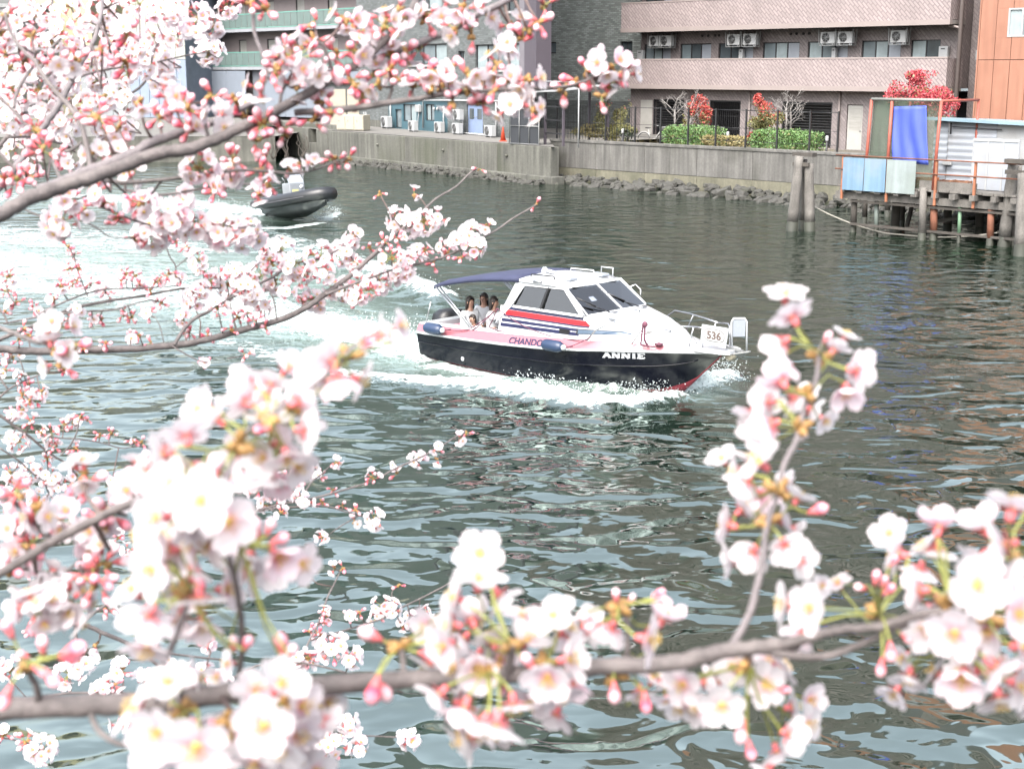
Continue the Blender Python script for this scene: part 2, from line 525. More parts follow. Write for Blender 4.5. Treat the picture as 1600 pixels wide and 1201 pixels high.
def water_material():
    m = bpy.data.materials.new('water')
    m.use_nodes = True
    N, L = m.node_tree.nodes, m.node_tree.links
    p = N['Principled BSDF']
    tc = N.new('ShaderNodeTexCoord')
    def noise(scale, detail, mp, dist=0.0, rough=0.5):
        g = N.new('ShaderNodeMapping'); g.inputs['Scale'].default_value = mp; g.inputs['Rotation'].default_value = (0, 0, R(-14))
        L.new(tc.outputs['Object'], g.inputs[0])
        n = N.new('ShaderNodeTexNoise'); n.inputs['Scale'].default_value = scale; n.inputs['Detail'].default_value = detail
        n.inputs['Distortion'].default_value = dist; n.inputs['Roughness'].default_value = rough
        L.new(g.outputs[0], n.inputs['Vector'])
        return n.outputs['Fac']
    def math_(op, a, b=None, c=None, clamp=False):
        n = N.new('ShaderNodeMath'); n.operation = op; n.use_clamp = clamp
        for k, v in enumerate((a, b, c)):
            if v is None: continue
            if isinstance(v, (int, float)): n.inputs[k].default_value = v
            else: L.new(v, n.inputs[k])
        return n.outputs[0]
    def attr(nm):
        a = N.new('ShaderNodeAttribute'); a.attribute_name = nm
        return a.outputs['Fac']
    foam, milk = attr('foam'), attr('milk')
    # ripples: a slow swell, hand-wide wavelets, fine chop
    w1 = noise(1.2, 0.6, (0.82, 1.12, 1), 0.7)
    w2 = noise(3.4, 1.0, (0.85, 1.1, 1), 0.5)
    w3 = noise(9.0, 2.0, (0.8, 1.1, 1), 0.2)
    calm = noise(0.09, 2.0, (1, 1.6, 1))               # patches where the wind ruffles the water
    ruf = N.new('ShaderNodeMapRange'); ruf.inputs[1].default_value = 0.42; ruf.inputs[2].default_value = 0.62; ruf.inputs[3].default_value = 0.25; ruf.inputs[4].default_value = 1.0
    L.new(calm, ruf.inputs[0])
    far = N.new('ShaderNodeMapRange'); far.inputs[1].default_value = 15.0; far.inputs[2].default_value = 34.0; far.inputs[3].default_value = 0.0; far.inputs[4].default_value = 1.0
    sepc = N.new('ShaderNodeSeparateXYZ'); L.new(tc.outputs['Object'], sepc.inputs[0]); L.new(sepc.outputs[1], far.inputs[0])
    h = math_('MULTIPLY', w1, 0.215)
    h = math_('MULTIPLY_ADD', w2, 0.024, h)
    h = math_('ADD', h, math_('MULTIPLY', math_('MULTIPLY', w3, 0.013), math_('MULTIPLY', ruf.outputs[0], math_('MULTIPLY_ADD', far.outputs[0], 0.95, 0.05))))
    turb = noise(6.0, 4.0, (1, 1, 1), 0.6)
    h = math_('ADD', h, math_('MULTIPLY', math_('MULTIPLY', turb, 0.06), math_('MINIMUM', math_('ADD', foam, milk), 1.0)))
    b = N.new('ShaderNodeBump'); b.inputs['Distance'].default_value = 1.0; b.inputs['Strength'].default_value = 1.0
    L.new(h, b.inputs['Height'])
    # foam: lacy threshold of two noises against the foam amount
    f1 = noise(2.2, 6.0, (0.6, 1.25, 1), 1.2, 0.62)
    f2 = noise(11.0, 4.0, (0.7, 1.2, 1), 0.8, 0.6)
    fn = math_('MULTIPLY_ADD', f2, 0.4, math_('MULTIPLY', f1, 0.6))
    thr = math_('SUBTRACT', 0.80, math_('MULTIPLY', foam, 0.49))
    mr = N.new('ShaderNodeMapRange'); mr.interpolation_type = 'SMOOTHSTEP'
    L.new(fn, mr.inputs[0]); L.new(math_('SUBTRACT', thr, 0.05), mr.inputs[1]); L.new(math_('ADD', thr, 0.09), mr.inputs[2])
    fmask = math_('MULTIPLY', mr.outputs[0], math_('MULTIPLY', foam, 3.0, clamp=True), clamp=True)
    deep = N.new('ShaderNodeMix'); deep.data_type = 'RGBA'
    deep.inputs[6].default_value = (0.003, 0.0085, 0.0045, 1); deep.inputs[7].default_value = (0.20, 0.265, 0.24, 1)
    L.new(math_('MULTIPLY', milk, 0.95, clamp=True), deep.inputs[0])
    cm = N.new('ShaderNodeMix'); cm.data_type = 'RGBA'
    L.new(fmask, cm.inputs[0]); L.new(deep.outputs[2], cm.inputs[6])
    fc = N.new('ShaderNodeMix'); fc.data_type = 'RGBA'; fc.inputs[6].default_value = (0.16, 0.20, 0.20, 1); fc.inputs[7].default_value = (0.36, 0.395, 0.40, 1)
    fr_ = N.new('ShaderNodeMapRange'); fr_.inputs[1].default_value = 0.35; fr_.inputs[2].default_value = 0.62; L.new(f2, fr_.inputs[0]); L.new(fr_.outputs[0], fc.inputs[0])
    L.new(fc.outputs[2], cm.inputs[7])
    L.new(cm.outputs[2], p.inputs['Base Color'])
    L.new(math_('MULTIPLY_ADD', fmask, 0.75, 0.065), p.inputs['Roughness'])
    p.inputs['IOR'].default_value = 3.3
    p.inputs['Specular Tint'].default_value = (0.88, 1.0, 0.93, 1)
    L.new(b.outputs[0], p.inputs['Normal'])
    return m

water_me = make_water()
water_me.materials.append(water_material())
water = link('water', water_me)
tag(water, kind='structure')

def make_spray():
    """drops and flecks thrown up by the two bows and the stern wash"""
    r2 = random.Random(5)
    mb = MB()
    octa = [(1, 0, 0), (-1, 0, 0), (0, 1, 0), (0, -1, 0), (0, 0, 1), (0, 0, -1)]
    of = [(0, 2, 4), (2, 1, 4), (1, 3, 4), (3, 0, 4), (2, 0, 5), (1, 2, 5), (3, 1, 5), (0, 3, 5)]
    def drops(line, n, spread, hmax, rmin, rmax, power=2.2):
        pts = [on_level(x, y) for x, y in line]
        for _ in range(n):
            t = r2.random() * (len(pts) - 1)
            i = min(int(t), len(pts) - 2)
            p = pts[i].lerp(pts[i + 1], t - i)
            p = p + Vector((r2.gauss(0, spread), r2.gauss(0, spread), 0))
            p.z = 0.04 + hmax * r2.random() ** power
            r_ = rmin + (rmax - rmin) * r2.random() ** 2
            sx, sy, sz = (r_ * r2.uniform(0.6, 1.4) for _ in range(3))
            mb.add([(p.x + o[0] * sx, p.y + o[1] * sy, p.z + o[2] * sz) for o in octa], of, 0, True)
    drops([(1062, 616), (1010, 628), (950, 632), (880, 624), (800, 608)], 1700, 0.12, 0.3, 0.004, 0.016)
    drops([(1000, 606), (930, 604), (860, 600)], 260, 0.10, 0.42, 0.003, 0.011)
    drops([(1075, 608), (1110, 598), (1145, 592)], 1300, 0.16, 0.34, 0.004, 0.015)
    drops([(665, 540), (620, 525), (560, 512)], 700, 0.5, 0.28, 0.005, 0.02)
    drops([(690, 468), (640, 447)], 500, 0.25, 0.3, 0.004, 0.016)
    drops([(525, 334), (505, 345)], 400, 0.2, 0.3, 0.006, 0.025)
    drops([(430, 338), (380, 331), (330, 322)], 500, 0.4, 0.35, 0.006, 0.025)
    o = mb.build('spray', mat('spray', (0.9, 1.0, 1.0), rough=0.35, var=0.02, fine=0))
    tag(o, 'white spray thrown up around the two moving boats', 'spray', kind='stuff')
make_spray()
# ================================================================== FAR BANK
FR = Frame(5.8, 77.2, -46.2)          # apartment house, flood wall, pier
FL = Frame(-0.93, 73.9, -60.5)        # grey brick building
YW = -10.4                            # the flood wall's water face in the apartment frame
WTOP = 1.9

m_conc = mat('concrete', (0.22, 0.215, 0.20), rough=0.9, var=0.22, vs=0.6, fine=0.12, fs=12, streak=0.42, bump=0.01, bs=14, dirt=(0.09, 0.09, 0.075), dirt_amt=0.75, dirt_scale=0.6)
m_conc2 = mat('concrete_old', (0.185, 0.185, 0.16), rough=0.92, var=0.25, vs=0.7, fine=0.12, fs=10, streak=0.38, bump=0.012, bs=12, dirt=(0.09, 0.10, 0.06), dirt_amt=0.65, dirt_scale=0.35)
m_tide = mat('tide_concrete', (0.25, 0.24, 0.175), rough=0.9, var=0.25, vs=0.9, fine=0.15, fs=10, streak=0.2, bump=0.012, bs=12, dirt=(0.12, 0.13, 0.08), dirt_amt=0.6, dirt_scale=0.8)
m_pave = mat('paving', (0.26, 0.25, 0.23), rough=0.9, var=0.15, vs=0.5, fine=0.1, bump=0.004)
m_stone = mat('stone', (0.10, 0.098, 0.088), rough=0.9, var=0.35, vs=1.4, fine=0.2, fs=9, bump=0.03, bs=7, dirt=(0.07, 0.075, 0.05), dirt_amt=0.7, dirt_scale=1.3)
m_white = mat('white_paint', (0.62, 0.64, 0.65), rough=0.5, var=0.06, dirt=(0.4, 0.38, 0.34), dirt_amt=0.3, dirt_scale=1.5)
m_offw = mat('off_white', (0.62, 0.61, 0.57), rough=0.6, var=0.08, dirt=(0.3, 0.28, 0.24), dirt_amt=0.35)
m_black = mat('black_metal', (0.025, 0.025, 0.028), rough=0.5, var=0.1)
m_frame = mat('dark_frame', (0.04, 0.04, 0.045), rough=0.4)
m_glass_d = mat('dark_glass', (0.13, 0.16, 0.175), rough=0.06, var=0.25, vs=1.0, fine=0, coat=0.6)
m_glass_g = mat('grey_glass', (0.32, 0.39, 0.42), rough=0.08, var=0.2, vs=1.5, fine=0, coat=0.6)
m_curt = mat('curtained_glass', (0.50, 0.60, 0.62), rough=0.35, var=0.12, vs=3, streak=0.12, coat=0.5)
m_frost = mat('frosted_panel', (0.52, 0.57, 0.64), rough=0.35, var=0.05, coat=0.2)
m_rust = mat('rusty_steel', (0.33, 0.13, 0.075), rough=0.8, var=0.3, vs=4, fine=0.2, dirt=(0.13, 0.06, 0.04), dirt_amt=0.6, dirt_scale=3)
m_galv = mat('galvanised', (0.48, 0.49, 0.49), rough=0.45, metal=0.5, var=0.1)

# ------------------------------------------------------------------ ground sheets
def ground_sheet(name, pts, z, m):
    mb = MB()
    n = len(pts)
    mb.add([(p[0], p[1], z) for p in pts], [tuple(range(n))])
    o = mb.build(name, m)
    if mb and o.data.polygons[0].normal.z < 0:
        o.data.flip_normals()
    tag(o, kind='structure')
    return o
gpts = [FR.world(-1.4, YW + 0.3, 0), FR.world(60, YW + 0.3, 0), FR.world(60, 120, 0), FR.world(-1.4, 120, 0)]
ground_sheet('ground', [(p.x, p.y) for p in gpts], 1.30, mat('yard_ground', (0.17, 0.155, 0.12), rough=0.95, var=0.25, vs=0.8, fine=0.15))

# ------------------------------------------------------------------ flood wall (right) with cast panels
def flood_wall():
    s0 = FR.sx(860, 217, YW)
    e = FR.empty('flood_wall', s0, YW, 0)
    tag(e, 'tall grey concrete flood wall in cast panels below the garden fence', 'wall')
    n, wpan = 16, 2.9
    for i in range(n):
        for (z0, z1, pr) in ((-1.0, 0.62, 0.0), (0.62, WTOP - 0.12, 0.012)):
            mb = MB().cbox(i * wpan + 0.008, (i + 1) * wpan - 0.008, -pr + random.uniform(0, 0.01), 0.4, z0 + 0.006, z1 - 0.006, 0.012)
            mb.build('panel', m_conc if z0 > 0 else m_tide, e)
    MB().cbox(-0.02, n * wpan, -0.05, 0.45, WTOP - 0.12, WTOP, 0.02).build('coping', m_conc, e)
flood_wall()

# ------------------------------------------------------------------ old quay (left)
QZ = 1.65
qa, qb = on_level(512, 204, QZ), on_level(860, 229.5, QZ)
qdir = (qb - qa).normalized()
FQ = Frame(qb.x, qb.y, math.degrees(math.atan2(qdir.y, qdir.x)))
QL = (qb - qa).length
def quay():
    e = FQ.empty('quay_wall', 0, 0, 0)
    tag(e, 'stained grey quay wall with a paved top below the brick building', 'wall')
    k = 5
    for i in range(k):
        a, b = -QL + i * QL / k, -QL + (i + 1) * QL / k
        MB().cbox(a + 0.01, b - 0.01, random.uniform(0, 0.02), 0.5, -1, QZ - 0.02, 0.03).build('panel', m_conc2, e)
    MB().cbox(-QL, 0.3, -0.12, 0.6, -1.0, 0.32, 0.04).build('footing', m_conc2, e)
    for s_ in (-QL * 0.73, -QL * 0.42, -QL * 0.16):
        MB().tube([(s_, -0.10, QZ - 0.55), (s_, 0.05, QZ - 0.55)], 0.06, 10).build('drain_pipe', m_conc2, e)
    # older broken stretch further left
    e2 = FQ.empty('broken_quay_wall', 0, 0, 0)
    tag(e2, 'cracked old quay wall with weathered slabs further along the bank', 'wall')
    L2 = 11
    r2 = random.Random(3)
    x = -QL - 0.15
    while x > -QL - L2:
        w = r2.uniform(1.2, 2.4)
        zt = QZ + r2.uniform(-0.35, -0.02)
        o = MB().cbox(x - w + 0.05, x, r2.uniform(-0.05, 0.25), 0.8, -1, zt, 0.05).build('slab', m_conc2, e2)
        o.rotation_euler = (R(r2.uniform(-3, 3)), R(r2.uniform(-2, 2)), 0)
        x -= w
    MB().cbox(-QL - L2, -QL - 0.2, 0.9, 1.2, 0, QZ + 0.25, 0.03).build('back_wall', m_conc2, e2)
    fs0 = FR.sx(860, 217, YW)
    g = [FQ.world(0.3, 0.02, 0), FQ.world(-QL - L2, 0.5, 0), FQ.world(-QL - L2 - 8, 60, 0), FR.world(fs0 + 0.05, 45, 0), FR.world(fs0 + 0.05, YW + 0.1, 0)]
    ground_sheet('quay_pavement', [(p.x, p.y) for p in g], QZ, m_pave)
quay()

# ------------------------------------------------------------------ stones along the water
def stones():
    r2 = random.Random(12)
    protos = []
    for k in range(9):
        bm = bmesh.new()
        bmesh.ops.create_icosphere(bm, subdivisions=2, radius=0.5)
        ph = [r2.uniform(0, 6) for _ in range(6)]
        for v in bm.verts:
            c = v.co
            d = 1 + 0.22 * math.sin(3.1 * c.x + ph[0]) * math.sin(4.3 * c.y + ph[1]) + 0.16 * math.sin(6 * c.z + ph[2] + 3 * c.x) + r2.uniform(-0.05, 0.05)
            q = c * d
            for ax in range(3):            # broken, flattened faces
                lim = 0.36 + 0.05 * math.sin(ph[3] + ax)
                q[ax] = max(-lim, min(lim, q[ax]))
            v.co = q
        me = bpy.data.meshes.new('stone')
        bm.to_mesh(me); bm.free()
        me.materials.append(m_stone)
        protos.append(me)
    def strip(name, label, fr, sa, sb, yface, width, ztop, n, smin, smax, widen=0.0):
        e = fr.empty(name, 0, 0, 0)
        tag(e, label, 'rocks')
        for i in range(n):
            f = r2.random()
            s_ = sa + (sb - sa) * ((i + r2.random()) / n)
            wd = width + widen * (s_ - sa) / (sb - sa)
            o = link('stone', r2.choice(protos), e)
            sz = r2.uniform(smin, smax) * (1.0 if f > 0.3 else 0.8)
            o.location = (s_, yface - 0.15 - f * wd, ztop * (1 - f) - 0.08 + r2.uniform(-0.05, 0.08))
            o.scale = (sz * r2.uniform(0.9, 1.7), sz * r2.uniform(0.8, 1.2), sz * r2.uniform(0.55, 0.85))
            o.rotation_euler = (r2.uniform(-0.5, 0.5), r2.uniform(-0.4, 0.4), r2.uniform(0, 6.28))
    s0 = FR.sx(862, 217, YW)
    strip('rock_revetment', 'grey broken stones heaped along the foot of the flood wall', FR, s0 - 1.0, s0 + 27, YW, 1.4, 0.36, 298, 0.3, 0.6, 1.8)
    strip('rock_strip', 'narrow line of dark stones at the foot of the quay wall', FQ, -QL + 0.5, 0.2, -0.1, 0.8, 0.22, 200, 0.24, 0.42)
stones()

# ------------------------------------------------------------------ window helper (frame with separate panes, real recess)
def window(parent, x0, x1, z0, z1, yf, panes, fm=None, depth=0.10, fw=0.05, name='window'):
    fm = fm or m_frame
    f = MB()
    f.box(x0, x1, yf, yf + depth, z0, z0 + fw).box(x0, x1, yf, yf + depth, z1 - fw, z1)
    f.box(x0, x0 + fw, yf, yf + depth, z0 + fw, z1 - fw).box(x1 - fw, x1, yf, yf + depth, z0 + fw, z1 - fw)
    n = len(panes)
    wi = (x1 - x0 - 2 * fw)
    for k in range(1, n):
        xm = x0 + fw + wi * k / n
        f.box(xm - fw / 2, xm + fw / 2, yf + 0.002, yf + depth - 0.002, z0 + fw, z1 - fw)
    o = f.build(name, fm, parent)
    for k, pm in enumerate(panes):
        a = x0 + fw + wi * k / n + (fw / 2 if k else 0)
        b = x0 + fw + wi * (k + 1) / n - (fw / 2 if k < n - 1 else 0)
        MB().box(a, b, yf + depth * 0.45, yf + depth * 0.6, z0 + fw, z1 - fw).build('pane', pm, o)
    return o

# ------------------------------------------------------------------ apartment house with tiled balconies
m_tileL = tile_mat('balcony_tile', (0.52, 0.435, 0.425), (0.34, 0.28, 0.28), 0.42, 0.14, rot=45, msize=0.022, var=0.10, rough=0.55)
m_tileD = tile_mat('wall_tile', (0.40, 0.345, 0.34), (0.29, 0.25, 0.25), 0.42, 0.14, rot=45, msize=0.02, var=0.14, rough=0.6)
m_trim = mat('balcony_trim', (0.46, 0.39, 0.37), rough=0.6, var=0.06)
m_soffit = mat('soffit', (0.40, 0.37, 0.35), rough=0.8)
def apartment():
    e = FR.empty('apartment_house', 0, 0, 1.3)
    tag(e, 'mauve tiled apartment house with long balconies behind the garden', 'building')
    B = lambda mb, nm, m: mb.build(nm, m, e)
    zo = -1.3
    LW = 19.2
    yw = 1.35                                         # recessed house wall
    storey = 2.9
    fl = [4.05 + storey * k for k in range(12)]
    # floors: balcony = slab + parapet (tile face, trim at the foot, thin cap)
    for k, z in enumerate(fl):
        z += zo
        b = B(MB().box(0, LW, 0, 0.16, z + 0.22, z + 1.46), 'balcony', m_tileL)
        MB().box(-0.02, LW + 0.02, -0.03, 0.19, z, z + 0.22).build('trim', m_trim, b)
        MB().box(-0.02, LW + 0.02, -0.02, 0.18, z + 1.46, z + 1.53).build('cap', m_trim, b)
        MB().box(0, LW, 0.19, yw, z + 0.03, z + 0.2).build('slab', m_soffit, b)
        MB().box(LW - 0.15, LW, 0.16, yw, z + 0.22, z + 1.46).build('end_panel', m_tileL, b)
        MB().box(0, 0.15, 0.16, yw, z + 0.22, z + 1.46).build('end_panel', m_tileL, b)
    # house wall with openings; the row in view has seven windows
    wins = [(1007, 1048), (1063, 1111), (1122.6, 1177), (1191.6, 1249), (1262, 1325), (1346, 1407.5), (1423, 1469)]
    pan = [[m_glass_g, m_curt, m_frost], [m_glass_g, m_glass_d, m_frost], [m_glass_d, m_glass_d, m_frost], [m_glass_g, m_curt, m_frost], [m_curt, m_glass_g, m_frost], [m_glass_g, m_curt, m_frost], [m_curt, m_glass_d]]
    holes, specs = [], []
    for k, z in enumerate(fl[:11]):
        for i, (a, b) in enumerate(wins):
            s0, s1 = FR.sx(a, 80, yw), FR.sx(b, 80, yw)
            z0, z1 = z + zo + 0.25, z + zo + 2.3
            holes.append((s0, s1, z0, z1)); specs.append((s0, s1, z0, z1, pan[(i + 2 * k) % 7] if k else pan[i], k))
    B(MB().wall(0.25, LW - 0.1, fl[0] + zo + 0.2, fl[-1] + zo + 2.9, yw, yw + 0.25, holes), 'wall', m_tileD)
    for s0, s1, z0, z1, p, k in specs:
        if k < 2:
            window(e, s0, s1, z0, z1, yw + 0.06, p)
        else:                                          # above the picture: only mirrored in the canal
            MB().box(s0, s1, yw + 0.1, yw + 0.14, z0, z1).build('window', m_glass_d, e)
    # solid core, side walls and roof
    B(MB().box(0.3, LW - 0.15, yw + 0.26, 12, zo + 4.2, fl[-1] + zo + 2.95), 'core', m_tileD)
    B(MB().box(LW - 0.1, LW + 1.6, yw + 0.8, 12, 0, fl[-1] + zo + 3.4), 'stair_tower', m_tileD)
    B(MB().box(-0.2, LW + 0.2, -0.1, 12.2, fl[-1] + zo + 2.95, fl[-1] + zo + 3.3), 'roof', m_trim)
    # ground floor
    yg = 0.75
    X = lambda px, py=200: FR.sx(px, py, yg)
    zt = fl[0] + zo
    op = [(X(1020), X(1068), 0.05, 2.2), (X(1108), X(1156), 0.05, 2.2), (X(1221), X(1299), 0.05, 2.2), (X(1322), X(1347), 0.02, 2.12)]
    B(MB().wall(0.1, LW + 0.0, 0, zt + 0.03, yg, yg + 0.3, op), 'ground_floor_wall', m_tileD)
    MB().box(X(1001), X(1019), yg - 0.03, yg - 0.005, 0.0, 2.15).build('pale_panel', m_offw, e)
    B(MB().box(0.15, LW - 0.1, 3.8, 4.0, 0, zt), 'garage_back_wall', mat('garage_dark', (0.16, 0.16, 0.17), rough=0.8))
    # openings: louvred shutters drawn part-way and dark bays with bar grilles
    for i, (a, b, z0, z1) in enumerate(op[:3]):
        fr = MB()
        fr.box(a, b, yg + 0.02, yg + 0.1, z1 - 0.07, z1).box(a, a + 0.06, yg + 0.02, yg + 0.1, z0, z1 - 0.07).box(b - 0.06, b, yg + 0.02, yg + 0.1, z0, z1 - 0.07)
        f = fr.build('grille_frame', m_black, e)
        if i == 1:
            n = int((b - a) / 0.13)
            for k in range(1, n):
                xx = a + (b - a) * k / n
                MB().box(xx - 0.012, xx + 0.012, yg + 0.05, yg + 0.075, z0, z1 - 0.08).build('grille_bar', m_black, f)
            for zz in (0.75, 1.4):
                MB().box(a, b, yg + 0.076, yg + 0.1, zz, zz + 0.04).build('grille_rail', m_black, f)
        else:
            for k in range(11):
                zz = z1 - 0.14 - 0.13 * k
                MB().bar((a + 0.07, yg + 0.14, zz), (b - 0.07, yg + 0.14, zz), 0.11, 0.012, up=(0, 0.5, 1)).build('louvre', mat('louvre', (0.12, 0.125, 0.13), rough=0.45), f)
    a, b, z0, z1 = op[3]
    d = B(MB().cbox(a + 0.03, b - 0.03, yg + 0.05, yg + 0.11, z0, z1 - 0.04, 0.01), 'door', m_offw)
    for k in range(13):
        MB().box(a + 0.1, b - 0.1, yg + 0.035, yg + 0.05, 0.95 + k * 0.08, 1.0 + k * 0.08).build('slat', m_offw, d)
    MB().tube([(b - 0.12, yg + 0.0, 0.9), (b - 0.12, yg + 0.05, 0.9)], 0.03, 8).build('handle', m_galv, d)
    # drainpipes
    for px in (1171, 1311):
        B(MB().tube([(X(px), yg - 0.08, 0), (X(px), yg - 0.08, zt)], 0.05, 8), 'drainpipe', m_trim)
    xp = FR.sx(1494, 150, 0.3)
    pp = B(MB().tube([(xp, 0.3, 0.3), (xp, 0.3, fl[-1] + zo + 2.5)], 0.10, 10), 'drainpipe', m_trim)
    for z in fl:
        MB().tube([(LW - 0.3, 0.45, z + zo - 0.04), (LW + 0.1, 0.45, z + zo - 0.1), (xp, 0.32, z + zo - 0.16)], 0.06, 8).build('pipe_arm', m_trim, pp)
    # row of round vents under the soffit
    for px in (1098, 1107, 1118, 1124, 1236, 1245, 1256, 1265):
        s_ = FR.sx(px, 53, yw)
        B(MB().tube([(s_, yw - 0.06, fl[1] + zo - 0.22), (s_, yw + 0.02, fl[1] + zo - 0.22)], 0.06, 10), 'vent', m_black)
    return e
apt = apartment()

# air conditioners hung under the upper balcony, water heaters on the lower one
def aircon_mesh():
    mb = MB()
    mb.cbox(-0.39, 0.39, 0, 0.28, 0.06, 0.6, 0.02)
    body = mb.mesh('casing', m_white)
    g = MB()
    n = 20
    g.lathe([(0.21, 0.0), (0.22, -0.02), (0.235, -0.02), (0.235, 0.0)], n, base=(-0.1, 0, 0.33), axis='y')
    for rr in (0.06, 0.12, 0.17):
        g.tube([(-0.1 + rr * math.cos(a), -0.012, 0.33 + rr * math.sin(a)) for a in np.linspace(0, 2 * math.pi, 17)], 0.006, 4, caps=False)
    for k in range(8):
        a = k * math.pi / 4
        g.bar((-0.1, -0.012, 0.33), (-0.1 + 0.22 * math.cos(a), -0.012, 0.33 + 0.22 * math.sin(a)), 0.01, 0.01)
    grille = g.mesh('fan_grille', m_galv)
    f = MB().lathe([(0.2, -0.004), (0.2, 0.0)], n, base=(-0.1, 0, 0.33), axis='y').mesh('fan_recess', m_frame)
    ft = MB().box(-0.04, 0.04, 0.02, 0.26, 0, 0.06).mesh('foot', m_galv)
    return body, grille, f, ft
AC = aircon_mesh()
def aircon(loc, rz, label, group, hung=0.0, sc=1.0):
    e = empty('air_conditioner', loc, rz)
    e.scale = (sc, sc, sc)
    tag(e, label, 'air conditioner', group)
    link('casing', AC[0], e); g = link('fan_grille', AC[1], e); link('fan_recess', AC[2], e); link('foot', AC[3], e, (-0.28, 0, 0)); link('foot', AC[3], e, (0.28, 0, 0))
    if hung:
        h = MB()
        for x in (-0.42, 0.42):
            for y in (-0.02, 0.3):
                h.bar((x, y, -0.04), (x * 1.12, y, 0.6 + hung), 0.03, 0.03)
        h.bar((-0.42, -0.02, -0.02), (0.42, -0.02, -0.02), 0.03, 0.03).bar((-0.42, 0.3, -0.02), (0.42, 0.3, -0.02), 0.03, 0.03)
        h.build('hanging_frame', m_galv, e)
    return e
for i, (px, name) in enumerate(((1025, 'the leftmost window'), (1042, 'the first drainpipe'), (1148, 'the third window'), (1173, 'the gap before the fourth window'), (1295, 'the fifth window'), (1322, 'the right edge of the fifth window'), (1405, 'the sixth window'))):
    s_ = FR.sx(px, 60, 0.75)
    aircon(FR.world(s_, 0.62, 6.95 - 0.78), FR.ang, 'white air conditioner hung below the upper balcony, %s of the row from the left' % ['first', 'second', 'third', 'fourth', 'fifth', 'sixth', 'seventh'][i], 'air conditioners hung under the balcony', 0.12)
def heater(px0, px1, label):
    s0, s1 = FR.sx(px0, 85, 1.1), FR.sx(px1, 85, 1.1)
    e = FR.empty('water_heater', (s0 + s1) / 2, 1.1, 5.55)
    tag(e, label, 'water heater', 'water heaters on the lower balcony')
    w = (s1 - s0) / 2
    MB().cbox(-w, w, 0, 0.22, -0.25, 0.5, 0.02).build('casing', m_white, e)
    MB().box(-w * 0.5, w * 0.4, -0.006, 0.001, 0.36, 0.41).build('flue', m_frame, e)
    MB().tube([(0, 0.1, -0.25), (0, 0.1, -0.9)], 0.02, 6).build('pipe', m_galv, e)
heater(995, 1004, 'white water heater at the left end of the lower balcony')
heater(1154, 1160, 'slim white water heater standing before the third balcony window')
heater(1299, 1305, 'slim white water heater standing before the fifth balcony window')
heater(1466, 1480, 'white water heater at the right end of the lower balcony')

# ------------------------------------------------------------------ orange clad building (right edge)
def orange_building():
    yf = -0.6
    s0 = FR.sx(1524, 150, yf)
    e = FR.empty('orange_building', s0, yf, 1.3)
    tag(e, 'orange metal clad building at the right edge of the picture', 'building')
    mo = mat('orange_cladding', (0.52, 0.25, 0.165), rough=0.5, var=0.08, vs=0.5, streak=0.14, dirt=(0.35, 0.15, 0.09), dirt_amt=0.35)
    X = lambda px, py: FR.sx(px, py, yf) - s0
    w0, w1 = X(1575, 40), X(1640, 40)
    z1 = FR.px(1580, 13, yf)[1] - 1.3
    z0 = FR.px(1580, 58, yf)[1] - 1.3
    zs = FR.px(1560, 94, yf)[1] - 1.3
    MB().wall(0.0, 16, 0, 12.5, 0.03, 0.25, [(w0, w1, z0, z1)]).build('wall', mat('orange_seam', (0.22, 0.09, 0.055), rough=0.6), e)
    MB().box(0.03, 15.97, 0.26, 14, 0, 12.4).build('core', mat('core_grey', (0.3, 0.3, 0.3)), e)
    n = 22
    wp = 16 / n
    for i in range(n):
        a, b = i * wp + 0.015, (i + 1) * wp - 0.015
        for (c, d) in ((0, zs - 0.015), (zs + 0.015, 12.5)):
            segs = [(c, d)]
            if a < w1 and b > w0 and d > z0 and c < z1:
                segs = [(c, z0), (z1, d)] if (a >= w0 - wp * 0.5 and b <= w1 + wp * 0.5) else [(c, d)]
                if a < w0 < b or a < w1 < b:
                    MB().box(a if a < w0 else w1, w0 if a < w0 else b, 0, 0.04, z0, z1).build('panel', mo, e)
                    segs = [(c, z0), (z1, d)]
            for (p, q) in segs:
                if q - p > 0.02:
                    MB().cbox(a, b, 0, 0.04, p, q, 0.008).build('panel', mo, e)
    MB().box(-0.06, 0.0, -0.01, 8, 0, 12.5).build('corner_trim', mo, e)
    MB().box(-0.1, 16.1, -0.1, 14.1, 12.5, 12.8).build('roof', m_trim, e)
    window(e, w0, w1, z0, z1, -0.02, [m_curt, m_glass_g, m_curt], fm=m_white, depth=0.14, fw=0.07)
    z = FR.px(1524, 90, yf)[1] - 1.3
    MB().cbox(-0.3, -0.06, 0.3, 0.5, z - 0.1, z + 0.3, 0.02).build('wall_box', m_galv, e)
orange_building()
